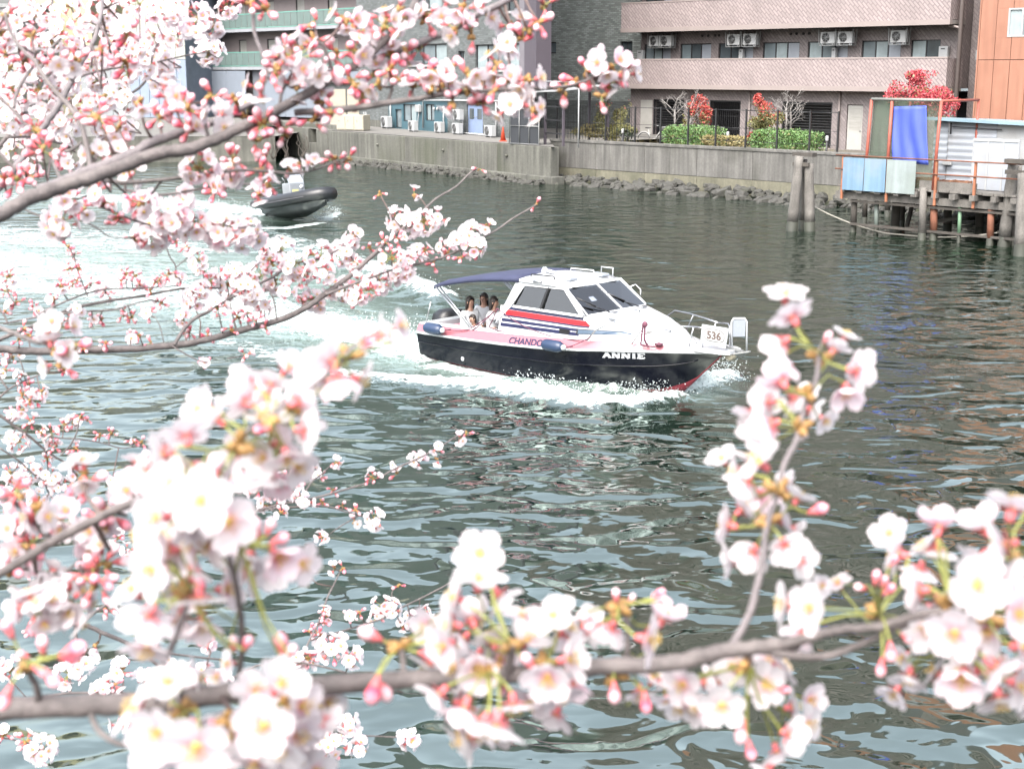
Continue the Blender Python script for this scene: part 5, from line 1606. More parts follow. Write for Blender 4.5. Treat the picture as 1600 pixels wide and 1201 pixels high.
def main_boat():
    e = empty('motor_boat', (BX, BY, 0), R(BH))
    tag(e, 'black hulled motor boat with pink deck band and white cabin, under way', 'boat')
    S = lambda x, side: side                       # -1 starboard, +1 port
    # hull skins: topsides and bottom
    for nm, m, fn in (('hull', m_hull, 'top'), ('hull_bottom', m_bottom, 'bot')):
        secs = []
        for x in XS:
            if fn == 'top':
                zs_ = [cz(x) + (sz(x) - cz(x)) * t for t in (0, 0.25, 0.5, 0.75, 1)]
                st = [(x, -hull_y(x, z), z) for z in reversed(zs_)]
                po = [(x, hull_y(x, z), z) for z in zs_]
                secs.append((st, po))
            else:
                c = cb(x)
                secs.append(([(x, -c, cz(x)), (x, -c * 0.5, (cz(x) + kz(x)) / 2 - 0.02), (x, 0, kz(x)), (x, c * 0.5, (cz(x) + kz(x)) / 2 - 0.02), (x, c, cz(x))], None))
        mb = MB()
        if fn == 'top':
            mb.loft([s[0] for s in secs]); mb.loft([s[1] for s in secs])
            x = -0.2                                 # transom
            ring = [(x, -hull_y(x, z), z) for z in (0.02, 0.25, 0.49)] + [(x, hull_y(x, z), z) for z in (0.49, 0.25, 0.02)]
            mb.add(ring, [tuple(range(6))])
            mb.add([(x, -cb(x), 0.02), (x, 0, kz(x)), (x, cb(x), 0.02)], [(0, 1, 2)])
        else:
            mb.loft([s[0] for s in secs])
        mb.build(nm, m, e)
    # moulded knuckle line low on the topsides, white rubbing strake, pink band
    for side in (-1, 1):
        MB().tube([(x, side * (hull_y(x, cz(x) + 0.62 * (sz(x) - cz(x))) + 0.004), cz(x) + 0.62 * (sz(x) - cz(x))) for x in XS[:-3]], 0.012, 6).build('spray_rail', m_hull, e)
        MB().tube([(x, side * (sb(x) + 0.01), sz(x) + 0.004) for x in XS], 0.022, 8).build('rubbing_strake', m_gel, e)
        secs = [[(x, side * band_y(x, sz(x) + bh(x) * t), sz(x) + bh(x) * t) for t in (0.08, 0.5, 0.9, 1.0)] for x in XS]
        MB().loft(secs).build('gunwale_band', m_pink, e)
    MB().add([(-0.2, -band_y(-0.2, 0.5), 0.5), (-0.2, band_y(-0.2, 0.5), 0.5), (-0.2, band_y(-0.2, 0.64), 0.64), (-0.2, -band_y(-0.2, 0.64), 0.64)], [(0, 1, 2, 3)]).build('transom_band', m_pink, e)
    # deck ring and foredeck
    dz = lambda x: sz(x) + bh(x) + 0.003
    dy = lambda x: max(0.006, band_y(x, sz(x) + bh(x)) - 0.004)
    mb = MB()
    for side in (-1, 1):
        xs = [x for x in XS if x <= 1.6] + [1.75]
        mb.loft([[(x, side * dy(x), dz(x)), (x, side * (dy(x) - 0.02), dz(x) + 0.02), (x, side * 0.76, dz(x) + 0.02), (x, side * 0.74, dz(x) - 0.02), (x, side * 0.74, 0.1)] for x in xs], sm=False)
    xs = [1.75] + [x for x in XS if x > 1.75]
    mb.loft([[(x, -dy(x), dz(x)), (x, -dy(x) * 0.97, dz(x) + 0.012), (x, 0, dz(x) + 0.03), (x, dy(x) * 0.97, dz(x) + 0.012), (x, dy(x), dz(x))] for x in xs])
    mb.box(-0.19, 0.02, -0.75, 0.75, 0.1, 0.66)
    mb.build('deck', m_gel, e)
    MB().box(0.02, 1.75, -0.735, 0.735, 0.06, 0.1).build('cockpit_floor', mat('floor_grey', (0.5, 0.5, 0.48), rough=0.7), e)
    # trunk cabin rising out of the foredeck
    TB = [(1.70, 0.86), (3.4, 0.84), (4.2, 0.68), (4.7, 0.45), (5.0, 0.24), (5.15, 0.1)]
    TT = [(1.70, 0.80), (3.4, 0.775), (3.6, 0.755), (4.2, 0.56), (4.7, 0.33), (5.0, 0.12), (5.15, 0.03)]
    TZ = [(1.70, 1.17), (3.4, 1.19), (3.62, 1.18), (4.2, 1.09), (4.7, 0.98), (5.0, 0.89), (5.15, 0.845)]
    tb, tt, tz = (lambda x, T=T: lerp_tab(T, x) for T in (TB, TT, TZ))
    xs = [1.70, 2.2, 2.7, 3.2, 3.45, 3.62, 3.9, 4.2, 4.45, 4.7, 4.85, 5.0, 5.08, 5.15]
    def trunk_y(x, z):
        t = (z - dz(x)) / max(1e-3, tz(x) - dz(x))
        return tb(x) + (tt(x) - tb(x)) * t ** 1.3
    mb = MB()
    for side in (-1, 1):
        mb.loft([[(x, side * trunk_y(x, dz(x) + (tz(x) - dz(x)) * t), dz(x) + (tz(x) - dz(x)) * t) for t in (-0.05 if False else 0.0, 0.35, 0.7, 0.92, 1.0)] for x in xs])
    fx = [x for x in xs if x >= 3.45]
    mb.loft([[(x, -tt(x), tz(x)), (x, -tt(x) * 0.8, tz(x) + 0.02), (x, 0, tz(x) + 0.045), (x, tt(x) * 0.8, tz(x) + 0.02), (x, tt(x), tz(x))] for x in fx])
    mb.build('trunk_cabin', m_gel, e)
    MB().box(1.70, 1.74, -0.78, 0.78, 0.1, 1.16).build('bulkhead', m_gel, e)
    # stripes along the cabin side: thin proud bands that follow the moulding
    def side_band(x0, x1, za, zb_, za2, zb2, m, nm, off=0.004, side=-1, n=10, slant=0.0):
        secs = []
        for i in range(n + 1):
            t = i / n
            x = x0 + (x1 - x0) * t
            lo, hi = za + (za2 - za) * t, zb_ + (zb2 - zb_) * t
            row = []
            for k in (0, 0.5, 1):
                z = lo + (hi - lo) * k
                xx = x - slant * (z - za) * t
                row.append((xx, side * (trunk_y(xx, z) + off), z))
            secs.append(row)
        return MB().loft(secs).build(nm, m, e)
    for side in (-1, 1):
        side_band(1.88, 3.50, 1.12, 1.165, 1.125, 1.18, m_navy, 'stripe', 0.004, side)
        side_band(1.84, 3.66, 1.03, 1.115, 1.04, 1.12, m_red, 'stripe', 0.006, side, slant=1.2)
        side_band(1.80, 3.62, 1.005, 1.028, 1.015, 1.038, m_navy, 'stripe', 0.005, side)
        side_band(1.76, 3.72, 0.915, 0.965, 0.945, 0.985, m_navy, 'stripe', 0.004, side, slant=0.8)
        side_band(1.74, 3.45, 0.83, 0.885, 0.872, 0.925, m_navy, 'stripe', 0.004, side)
        side_band(3.40, 4.50, 0.895, 0.985, 0.99, 1.03, m_seal, 'hatch_seal', 0.004, side, slant=-0.6)
        side_band(3.43, 4.44, 0.905, 0.975, 0.993, 1.02, mat('side_light_glass', (0.10, 0.16, 0.24), rough=0.08, coat=0.6), 'side_light', 0.009, side, slant=-0.6)
    MB().box(3.05, 3.26, -tb(3.1) - 0.0, -tb(3.1) + 0.06, 0.87, 0.95).build('vent', m_seal, e)
    # upper cabin: pillars, glass, roof
    def sp(x, z, side=-1, off=0.0):                  # point on the leaning cabin side plane
        t = (z - 1.17) / 0.42
        return Vector((x, side * (0.795 - 0.11 * t + off), z))
    RZ = 1.585
    for side in (-1, 1):
        def pl(a, b, w, nm='pillar', m=m_gel, d=0.05):
            MB().bar(sp(*a, side), sp(*b, side), d, w, up=(1, 0, 0.15)).build(nm, m, e)
        # rear wing: broad sloping white panel
        P = [sp(1.64, 0.86, side), sp(1.95, 1.165, side), sp(2.22, RZ, side), sp(1.98, RZ, side)]
        P[0].y = side * 0.85
        MB().slab(P, 0.05).build('rear_wing', m_gel, e)
        pl((2.16, 1.555), (3.02, 1.575), 0.05, 'window_head')
        pl((2.0, 1.18), (3.5, 1.19), 0.04, 'window_sill')
        pl((2.60, 1.19), (2.69, 1.56), 0.045, 'mullion', m_seal)
        pl((3.50, 1.19), (3.03, 1.585), 0.055, 'windscreen_post')
        MB().slab([sp(2.0, 1.2, side), sp(2.58, 1.2, side), sp(2.66, 1.54, side), sp(2.17, 1.54, side)], 0.008).build('side_window', m_cabglass, e)
        MB().slab([sp(2.64, 1.2, side), sp(3.44, 1.2, side), sp(3.02, 1.55, side), sp(2.72, 1.55, side)], 0.008).build('side_window', m_cabglass, e)
        for pts in ([(2.0, 1.2), (2.58, 1.2), (2.66, 1.54), (2.17, 1.54), (2.0, 1.2)], [(2.64, 1.2), (3.44, 1.2), (3.02, 1.55), (2.72, 1.55), (2.64, 1.2)]):
            MB().tube([sp(x, z, side, 0.012) for x, z in pts], 0.013, 5).build('window_seal', m_seal, e)
    # windscreen in two panes
    A = [Vector((3.56, y, 1.195 + 0.03 * (1 - abs(y)))) for y in (-0.74, 0, 0.74)]
    B_ = [Vector((3.05, y, 1.565 + 0.02 * (1 - abs(y)))) for y in (-0.67, 0, 0.67)]
    A[1].x += 0.1; B_[1].x += 0.06
    for k in (0, 1):
        MB().slab([A[k], A[k + 1], B_[k + 1], B_[k]], 0.01).build('windscreen', m_windscreen, e)
        MB().tube([A[k], A[k + 1], B_[k + 1], B_[k], A[k]], 0.016, 6).build('windscreen_frame', m_gel, e)
    MB().bar(A[1], B_[1], 0.04, 0.03).build('mullion', m_gel, e)
    for y0, y1 in ((-0.25, -0.62), (0.5, 0.12)):
        a = Vector((3.68, y0, 1.20)); b = Vector((3.42, y1, 1.36))
        MB().tube([a, b], 0.009, 5).build('wiper_arm', m_seal, e)
        MB().tube([b + Vector((0.1, 0.12, -0.04)), b - Vector((0.1, 0.12, -0.1))], 0.012, 5).build('wiper_blade', m_seal, e)
        MB().cbox(a.x - 0.04, a.x + 0.05, y0 - 0.06, y0 + 0.06, 1.195, 1.225, 0.008).build('wiper_motor', m_steel, e)
    # roof: crowned slab with rounded plan
    secs = []
    for i in range(13):
        x = 1.93 + (3.10 - 1.93) * i / 12
        hw = 0.735 * (1 - 0.28 * max(0, (i - 9) / 3) ** 2) * (1 - 0.1 * max(0, (2 - i) / 2) ** 2)
        zt = 1.685 - 0.06 * max(0, (i - 8) / 4) ** 1.5
        row = []
        for k in range(9):
            y = -hw + 2 * hw * k / 8
            row.append((x, y, zt - 0.05 * (y / hw) ** 2))
        row += [(x, hw, 1.585), (x, 0, 1.585), (x, -hw, 1.585)]
        secs.append(row)
    roof = MB().loft(secs, closed=True, capa=True, capb=True).build('roof', m_gel, e)
    for (x, y, w, l, m) in ((2.78, -0.36, 0.20, 0.30, m_frost), (2.86, 0.36, 0.20, 0.30, m_frost), (2.42, 0.05, 0.26, 0.42, m_gel)):
        MB().cbox(x - l / 2, x + l / 2, y - w / 2, y + w / 2, 1.655, 1.705, 0.018).build('hatch', m, roof)
    for y in (-0.5, 0.5):
        MB().tube([(2.1, y, 1.64), (2.12, y, 1.70), (2.62, y, 1.71), (2.64, y, 1.65)], 0.012, 6).build('grab_rail', m_seal if y < 0 else m_gel, roof)
    MB().lathe([(0.05, 1.66), (0.06, 1.73), (0.03, 1.78)], 12, base=(2.1, -0.15, 0)).build('dome_light', m_gel, roof)
    MB().tube([(2.1, -0.15, 1.73), (2.35, -0.2, 1.72)], 0.03, 8).build('horn', m_gel, roof)
    MB().tube([(2.75, 0.55, 1.66), (2.75, 0.55, 1.78), (3.0, 0.55, 1.78), (3.0, 0.55, 1.64)], 0.012, 6).build('grab_rail', m_gel, roof)
    MB().tube([(2.36, -0.72, 1.62), (2.42, -0.76, 1.645), (2.58, -0.76, 1.65)], 0.018, 6).build('navigation_light', m_steel, roof)
    # mirror on the port side of the windscreen
    MB().tube([(3.2, 0.72, 1.45), (3.25, 0.85, 1.5), (3.35, 0.86, 1.42), (3.4, 0.8, 1.33)], 0.012, 6).build('mirror_arm', m_steel, e)
    # inside: dash, seats
    MB().cbox(3.0, 3.45, -0.68, 0.68, 0.9, 1.15, 0.03).build('dashboard', mat('dash', (0.10, 0.10, 0.11), rough=0.6), e)
    for y in (-0.4, 0.4):
        s_ = MB().cbox(2.35, 2.75, y - 0.2, y + 0.2, 0.62, 0.74, 0.03).cbox(2.3, 2.4, y - 0.2, y + 0.2, 0.745, 1.15, 0.03)
        MB().cbox(2.35, 2.75, y - 0.2, y + 0.2, 0.62, 0.74, 0.03).build('seat', m_gel, e)
        MB().cbox(2.28, 2.36, y - 0.2, y + 0.2, 0.7, 1.12, 0.03).build('seat_back', m_gel, e)
    MB().box(1.75, 3.4, -0.7, 0.7, 0.1, 0.13).build('cabin_floor', mat('floor_grey', (0.5, 0.5, 0.48)), e)
    # cockpit benches
    MB().cbox(0.04, 0.5, -0.7, 0.7, 0.1, 0.42, 0.03).build('stern_bench', m_gel, e)
    MB().cbox(0.5, 1.5, 0.42, 0.72, 0.1, 0.42, 0.03).build('side_bench', m_gel, e)
    MB().cbox(0.66, 1.45, -0.7, -0.1, 0.1, 0.44, 0.03).build('side_bench', m_gel, e)
    MB().cbox(0.06, 0.22, -0.68, 0.2, 0.425, 0.6, 0.05).build('bench_cushion', mat('pink_print', (0.75, 0.40, 0.48), rough=0.8, var=0.4, vs=18), e)
    MB().loft([[(-0.62 + dx, -0.24 + i, zz), (-0.62 + dx, 0.24 - i, zz), (-0.24, 0.28 - i, zz), (-0.24, -0.28 + i, zz)] for zz, i, dx in ((0.15, 0.02, 0.05), (0.5, 0.0, 0), (0.68, 0.03, 0.04), (0.76, 0.1, 0.12))], closed=True, capa=True, capb=True).build('outboard_engine', m_seal, e)
    # canvas top on stainless hoops
    secs = []
    for i in range(11):
        t = i / 10
        x = 0.06 + 1.98 * t
        zc = 1.40 + 0.29 * t + 0.05 * math.sin(math.pi * t)
        if i == 0: zc -= 0.03
        hw = 0.80 - 0.06 * t
        row = [(x, -hw, zc - 0.11), (x, -hw * 0.97, zc - 0.035), (x, -hw * 0.75, zc - 0.006), (x, 0, zc), (x, hw * 0.75, zc - 0.006), (x, hw * 0.97, zc - 0.035), (x, hw, zc - 0.11), (x, hw * 0.7, zc - 0.035), (x, 0, zc - 0.025), (x, -hw * 0.7, zc - 0.035)]
        secs.append(row)
    MB().loft(secs, closed=True, capa=True, capb=True).build('canvas_top', m_canvas, e)
    for side in (-1, 1):
        for a, b in (((0.12, 0.79, 1.31), (1.02, 0.88, 0.72)), ((0.19, 0.78, 1.33), (1.08, 0.88, 0.72)), ((1.9, 0.74, 1.5), (1.1, 0.88, 0.72))):
            if side < 0 and a[0] > 1: continue
            MB().tube([(a[0], side * a[1], a[2]), (b[0], side * b[1], b[2])], 0.017, 8).build('canopy_pole', m_steel, e)
    MB().tube([(-0.05, -0.9, 0.64), (0.06, -0.86, 1.05)], 0.009, 6).build('flag_staff', m_steel, e)
    # pulpit rail
    for side in (-1, 1):
        pts = [(3.72, 0.93, 0.86), (3.86, 0.92, 1.02), (4.08, 0.86, 1.15), (4.5, 0.69, 1.17), (5.0, 0.44, 1.18), (5.35, 0.27, 1.18)]
        MB().tube([(x, side * y, z) for x, y, z in pts], 0.014, 7).build('rail', m_steel, e)
        MB().tube([(4.42, side * 0.69, dz(4.42)), (4.62, side * 0.63, 1.17)], 0.011, 6).build('stanchion', m_steel, e)
        MB().tube([(5.2, side * 0.27, dz(5.2)), (5.3, side * 0.295, 1.18)], 0.012, 6).build('stanchion', m_steel, e)
    MB().tube([(5.35, -0.27, 1.18), (5.43, -0.23, 1.17), (5.43, -0.23, 0.87)], 0.014, 7).build('rail', m_steel, e)
    MB().tube([(5.35, 0.27, 1.18), (5.6, 0.2, 1.2), (5.68, 0.12, 1.16), (5.7, 0.1, 0.87)], 0.014, 7).build('rail', m_steel, e)
    MB().tube([(5.35, 0.1, 0.87), (5.35, 0.1, 1.14), (5.55, 0.06, 1.16), (5.58, 0.06, 0.87)], 0.012, 7).build('rail', m_steel, e)
    # bow platform, roller, anchor
    MB().loft([[(x, -h, 0.8), (x, h, 0.8), (x, h, 0.86), (x, -h, 0.86)] for x, h in ((5.1, 0.30), (5.45, 0.27), (5.75, 0.23), (5.88, 0.15))], closed=True, capa=True, capb=True, sm=False).build('bow_platform', m_gel, e)
    MB().lathe([(0.06, -0.08), (0.075, -0.04), (0.075, 0.04), (0.06, 0.08)], 12, base=(5.80, 0, 0.76), axis='y').build('anchor_roller', mat('cream_roller', (0.7, 0.65, 0.5), rough=0.5), e)
    MB().bar((5.7, 0.0, 0.885), (6.02, 0.0, 0.85), 0.05, 0.03).build('anchor_shank', m_galv, e)
    MB().slab([(5.92, -0.12, 0.82), (6.14, -0.02, 0.87), (6.14, 0.02, 0.87), (5.92, 0.12, 0.82), (5.98, 0, 0.76)], 0.02).build('anchor_fluke', m_galv, e)
    # bow ladder of white tube with a panel
    MB().tube([(5.72, 0.13, 0.87), (5.70, 0.13, 1.25), (5.71, 0.16, 1.3), (5.82, 0.30, 1.3), (5.84, 0.33, 1.25), (5.86, 0.33, 0.78)], 0.016, 7).build('ladder', m_gel, e)
    MB().slab([(5.715, 0.15, 1.02), (5.83, 0.31, 1.02), (5.83, 0.31, 1.28), (5.715, 0.15, 1.28)], 0.015).build('ladder_panel', m_frost, e)
    # number plate
    p0, p1 = Vector((5.42, -0.24, 0)), Vector((5.86, -0.19, 0))
    ux = (p1 - p0).normalized()
    pl = MB()
    poly = [p0 + Vector((-0.02, 0, 0.97)), p1 + Vector((-0.03, 0, 0.90)), p1 + Vector((0.02, 0, 1.215)), p0 + Vector((0.0, 0, 1.23))]
    plate = pl.slab(poly, 0.014).build('number_plate', mat('plate_grey', (0.62, 0.65, 0.67), rough=0.4, var=0.04), e)
    out = Vector((ux.y, -ux.x, 0))
    if out.y > 0: out = -out
    cx = (poly[0] + poly[1] + poly[2] + poly[3]) / 4
    def oval(rx, rz, m, off, nm):
        q = []
        for k in range(28):
            a = 2 * math.pi * k / 28
            q.append(cx + out * (0.009 + off) + ux * (rx * abs(math.cos(a)) ** 0.55 * math.copysign(1, math.cos(a))) + Vector((0, 0, rz * abs(math.sin(a)) ** 0.8 * math.copysign(1, math.sin(a)) - 0.03 * math.cos(a) * 0.5)))
        MB().add(q, [tuple(range(28))]).build(nm, m, plate)
    oval(0.18, 0.098, mat('plate_ring', (0.22, 0.21, 0.2), rough=0.5), 0.001, 'oval_ring')
    oval(0.169, 0.087, mat('plate_oval', (0.68, 0.70, 0.71), rough=0.4), 0.003, 'oval')
    me = font_mesh('536', 0.165, 0.006)
    me.materials.append(mat('number_brown', (0.16, 0.115, 0.10), rough=0.5))
    bbx = [v.co.x for v in me.vertices]; bby = [v.co.y for v in me.vertices]
    mx_, my_ = (min(bbx) + max(bbx)) / 2, (min(bby) + max(bby)) / 2
    for v in me.vertices:
        a, b = (v.co.x - mx_) * 1.0, (v.co.y - my_)
        v.co = cx + out * 0.014 + ux * a + Vector((0, 0, b - 0.05 * a))
    link('number', me, plate)
    # hull lettering laid on the topsides
    mb = MB()
    w = stroke_text(mb, 'ANNIE', 0.085, 0.125, 0.022, 0.036, True)
    for i, v in enumerate(mb.v):
        x = 3.96 + v[0] * (0.66 / w) + 0.15 * v[2]
        z = sz(x) - 0.115 + v[2]
        mb.v[i] = (x, -(hull_y(x, z) + 0.006), z)
    mb.build('name_lettering', m_gel, e)
    me = font_mesh('CHANDON', 0.145, 0.0045)
    me.materials.append(m_navy)
    wx = max(v.co.x for v in me.vertices)
    for v in me.vertices:
        x = 2.12 + v.co.x * (0.86 / wx)
        z = sz(x) + 0.03 + v.co.y
        v.co = Vector((x, -(band_y(x, z) + 0.006), z))
    link('side_lettering', me, e)
    MB().lathe([(0.035, 0), (0.04, 0.012), (0.02, 0.014)], 12, base=(0, 0, 0)).build('drain', m_gel, e, (0.95, -hull_y(0.95, 0.17) - 0.002, 0.17), (R(90), 0, 0))
    # cleats and small fittings
    for x, y in ((4.7, -0.15), (3.95, -0.6), (3.8, 0.2)):
        z = lerp_tab(TZ, x) + 0.03
        MB().cbox(x - 0.06, x + 0.06, y - 0.025, y + 0.025, z, z + 0.03, 0.008).build('fitting', m_steel, e)
    # maroon lines draped from the rail to the gunwale
    def line(pts, r_=0.008):
        q = []
        for i in range(len(pts) - 1):
            a, b = Vector(pts[i]), Vector(pts[i + 1])
            for k in range(6):
                t = k / 6
                q.append(a.lerp(b, t) - Vector((0, 0, 0.12 * (b - a).length * 0.35 * 4 * t * (1 - t))))
        q.append(Vector(pts[-1]))
        MB().tube(q, r_, 5).build('line', m_rope_p, e)
    line([(0.45, -1.06, 0.66), (1.1, -1.0, 0.70), (1.72, -0.9, 1.13), (2.55, -0.9, 0.86), (3.72, -0.95, 0.86)])
    line([(1.2, -0.98, 0.70), (1.7, -0.9, 1.12)])
    line([(1.72, -0.9, 1.13), (1.55, -0.93, 0.8), (1.9, -0.92, 0.76)])
    line([(3.4, -1.06, 0.72), (3.73, -0.95, 0.88)])
    line([(4.63, -0.64, 1.18), (4.64, -0.66, 0.95), (4.66, -0.60, 0.85)], 0.016)
    line([(4.60, -0.65, 1.19), (4.58, -0.67, 0.86), (4.78, -0.56, 0.84)], 0.014)
    MB().ball((4.63, -0.64, 1.18), (0.05, 0.04, 0.05), 8, 6).build('rope_hitch', m_rope_p, e)
    MB().lathe([(0.03, 0), (0.065, 0.01), (0.065, 0.035), (0.03, 0.045)], 12, base=(4.8, -0.5, lerp_tab(SHEER_Z, 4.8) + 0.1)).build('rope_coil', m_rope_p, e)
    return e
boat = main_boat()
def boat_world(x, y, z):
    a = R(BH)
    return Vector((BX + x * math.cos(a) - y * math.sin(a), BY + x * math.sin(a) + y * math.cos(a), z))
def fender(x, y, z, label, ln=0.44, r_=0.095):
    e = empty('fender', boat_world(x, y, z), R(BH))
    tag(e, label, 'fender', 'navy fenders on the motor boat')
    MB().lathe([(0.03, -ln / 2), (r_ * 0.75, -ln / 2 + 0.03), (r_, -ln / 2 + 0.09), (r_, ln / 2 - 0.09), (r_ * 0.75, ln / 2 - 0.03), (0.04, ln / 2)], 18, axis='x').build('body', m_fend, e)
    MB().lathe([(0.045, ln / 2 - 0.012), (0.05, ln / 2 + 0.02), (0.02, ln / 2 + 0.06)], 12, axis='x').build('end_cap', m_gel, e)
    MB().tube([(ln / 2 + 0.04, 0, 0.0), (ln / 2 + 0.16, 0.06, 0.03)], 0.01, 5).build('lanyard', m_rope_p, e)
fender(0.36, -1.10, 0.64, 'navy fender hanging at the stern quarter of the motor boat')
fender(3.16, -1.13, 0.72, 'navy fender covering the last letter on the pink band')

# ------------------------------------------------------------------ people aboard
def skin_body(name, verts, edges, radii, m, parent, root=0, sub=2):
    bm = bmesh.new()
    lay = bm.verts.layers.skin.verify()
    vs = [bm.verts.new(v) for v in verts]
    for k, v in enumerate(vs):
        r_ = radii[k]
        v[lay].radius = r_ if hasattr(r_, '__len__') else (r_, r_)
        v[lay].use_root = (k == root)
    for a, b in edges:
        bm.edges.new((vs[a], vs[b]))
    me = bpy.data.meshes.new(name)
    bm.to_mesh(me); bm.free()
    me.materials.append(m)
    o = link(name, me, parent)
    md = o.modifiers.new('skin', 'SKIN'); md.use_smooth_shade = True
    sd_ = o.modifiers.new('sub', 'SUBSURF'); sd_.levels = sub; sd_.render_levels = sub
    return o
def person(x, y, zseat, face, label, sc=1.0, hair_len=0.22, arms='lap', lean=0.0, child=False, tilt=0.0):
    """seated figure; local +x is where the body faces"""
    e = empty('person', boat_world(x, y, zseat), R(BH) + face)
    e.scale = (sc, sc, sc)
    tag(e, label, 'person')
    L_ = lean
    # pelvis, waist, chest, neck, head base, head, crown
    V = [(0, 0, 0.09), (0.02 + L_ * 0.2, 0, 0.26), (0.02 + L_ * 0.45, 0, 0.43), (0.02 + L_ * 0.6, 0, 0.55), (0.03 + L_ * 0.7, 0, 0.62), (0.045 + L_ * 0.78, 0, 0.70), (0.04 + L_ * 0.8, 0, 0.77)]
    E_ = [(0, 1), (1, 2), (2, 3), (3, 4), (4, 5), (5, 6)]
    Rr = [(0.13, 0.15), (0.10, 0.125), (0.10, 0.14), 0.05, (0.062, 0.06), (0.088, 0.078), (0.07, 0.065)]
    def chain(start, pts, rs):
        prev = start
        for p, r_ in zip(pts, rs):
            V.append(p); Rr.append(r_); E_.append((prev, len(V) - 1)); prev = len(V) - 1
    cx = 0.02 + L_ * 0.5
    hands = []
    for s_ in (-1, 1):
        sh = (cx, s_ * 0.17, 0.49)
        if arms == 'raise' and s_ == -1:
            pts = [sh, (cx + 0.16, s_ * 0.24, 0.42), (cx + 0.30, s_ * 0.16, 0.60), (cx + 0.33, s_ * 0.15, 0.68)]
        elif arms == 'rail':
            pts = [sh, (cx + 0.15, s_ * 0.22, 0.36), (cx + 0.30, s_ * 0.06, 0.40), (cx + 0.36, s_ * 0.02, 0.41)]
        else:
            pts = [sh, (cx + 0.05, s_ * 0.23, 0.27), (cx + 0.24, s_ * 0.14, 0.18), (cx + 0.32, s_ * 0.11, 0.17)]
        chain(2, pts, [0.055, 0.042, 0.03, 0.033])
        hands.append((Vector(pts[-2]), Vector(pts[-1])))
        chain(0, [(0.12, s_ * 0.10, 0.09), (0.42, s_ * 0.11, 0.10), (0.45, s_ * 0.11, -0.27), (0.53, s_ * 0.11, -0.31)], [0.085, 0.058, 0.042, 0.036])
    # five fingers grown from each palm
    for k, (w_, h_) in enumerate(hands):
        d = (h_ - w_).normalized()
        sdv = d.cross(Vector((0, 0, 1))).normalized()
        base = len(V)
        hi = [i for i, v in enumerate(V) if Vector(v) == h_][0]
        for j in range(5):
            off = (j - 2) * 0.017
            ln = (0.045, 0.065, 0.07, 0.065, 0.05)[j]
            p1 = h_ + d * 0.035 + sdv * off
            p2 = h_ + d * (0.035 + ln) + sdv * off * 1.25 + Vector((0, 0, -0.012))
            if j == 0: p1, p2 = h_ + d * 0.01 - sdv * 0.035, h_ + d * 0.04 - sdv * 0.055
            chain(hi, [tuple(p1), tuple(p2)], [0.010, 0.008])
    body = skin_body('body', V, E_, Rr, m_skin, e, 0, 2)
    # shirt: torso and upper sleeves, a little fuller than the body
    V2 = [V[0], V[1], V[2], (V[3][0] - 0.005, 0, 0.515)]
    E2 = [(0, 1), (1, 2), (2, 3)]
    R2 = [(0.15, 0.17), (0.125, 0.15), (0.122, 0.165), (0.062, 0.07)]
    for s_ in (-1, 1):
        i0 = [i for i, v in enumerate(V) if abs(v[1] - s_ * 0.17) < 1e-6 and abs(v[2] - 0.49) < 1e-6][0]
        a, b, c = Vector(V[i0]), Vector(V[i0 + 1]), Vector(V[i0 + 2])
        V2 += [tuple(a), tuple(b), tuple(b.lerp(c, 0.75))]; k = len(V2)
        E2 += [(2, k - 3), (k - 3, k - 2), (k - 2, k - 1)]; R2 += [0.076, 0.062, 0.05]
    skin_body('shirt', V2, E2, R2, m_shirt, e, 0, 2)
    V3 = [(0, 0, 0.07)]; E3 = []; R3 = [(0.15, 0.17)]
    for s_ in (-1, 1):
        k = len(V3)
        V3 += [(0.12, s_ * 0.10, 0.09), (0.42, s_ * 0.11, 0.10), (0.445, s_ * 0.11, -0.18)]
        E3 += [(0, k), (k, k + 1), (k + 1, k + 2)]; R3 += [0.1, 0.072, 0.06]
    skin_body('trousers', V3, E3, R3, mat('dark_cloth', (0.06, 0.06, 0.08), rough=0.8), e, 0, 2)
    # hair: cap over the skull falling behind to its length
    hc = Vector(V[5])
    mb = MB()
    secs = []
    nn = 14
    for j in range(9):
        t = j / 8
        row = []
        for k in range(nn):
            a = 2 * math.pi * k / nn
            if t < 0.55:                                # dome
                ph = math.pi / 2 * (1 - t / 0.55)
                rr = math.cos(ph)
                px_, py_, pz_ = 0.098 * rr * math.cos(a) - 0.012, 0.094 * rr * math.sin(a), 0.115 * math.sin(ph) + 0.02
                if math.cos(a) > 0.35 and t > 0.3:      # hairline open over the face
                    px_ -= 0.035 * (math.cos(a) - 0.35) * 2; pz_ += 0.05 * (t - 0.3) / 0.25
            else:
                u = (t - 0.55) / 0.45
                px_, py_, pz_ = -0.012 + 0.098 * math.cos(a) * (1 + 0.1 * math.sin(3 * u)), 0.094 * math.sin(a) * (1 + 0.12 * u), 0.02 - hair_len * u
                if math.cos(a) > 0.1:                   # curtain pulled behind the cheeks
                    px_ = -0.012 + 0.01 - 0.02 * u; py_ = 0.092 * (1 + 0.1 * u) * (1 if math.sin(a) >= 0 else -1)
                    if abs(math.sin(a)) < 0.6: pz_ = max(pz_, 0.07); py_ *= 0.6; px_ = 0.06
            row.append(hc + Vector((px_, py_, pz_)))
        secs.append(row)
    mb.loft(secs, closed=True, capb=False).build('hair', m_hair, e)
    # face
    fx = hc.x + 0.083
    for s_ in (-1, 1):
        MB().ball((fx - 0.008, s_ * 0.032, hc.z + 0.012), (0.008, 0.014, 0.007), 8, 6).build('eye', m_hair, body)
        MB().ball((hc.x + 0.005, s_ * 0.083, hc.z), (0.018, 0.01, 0.028), 8, 6).build('ear', m_skin, body)
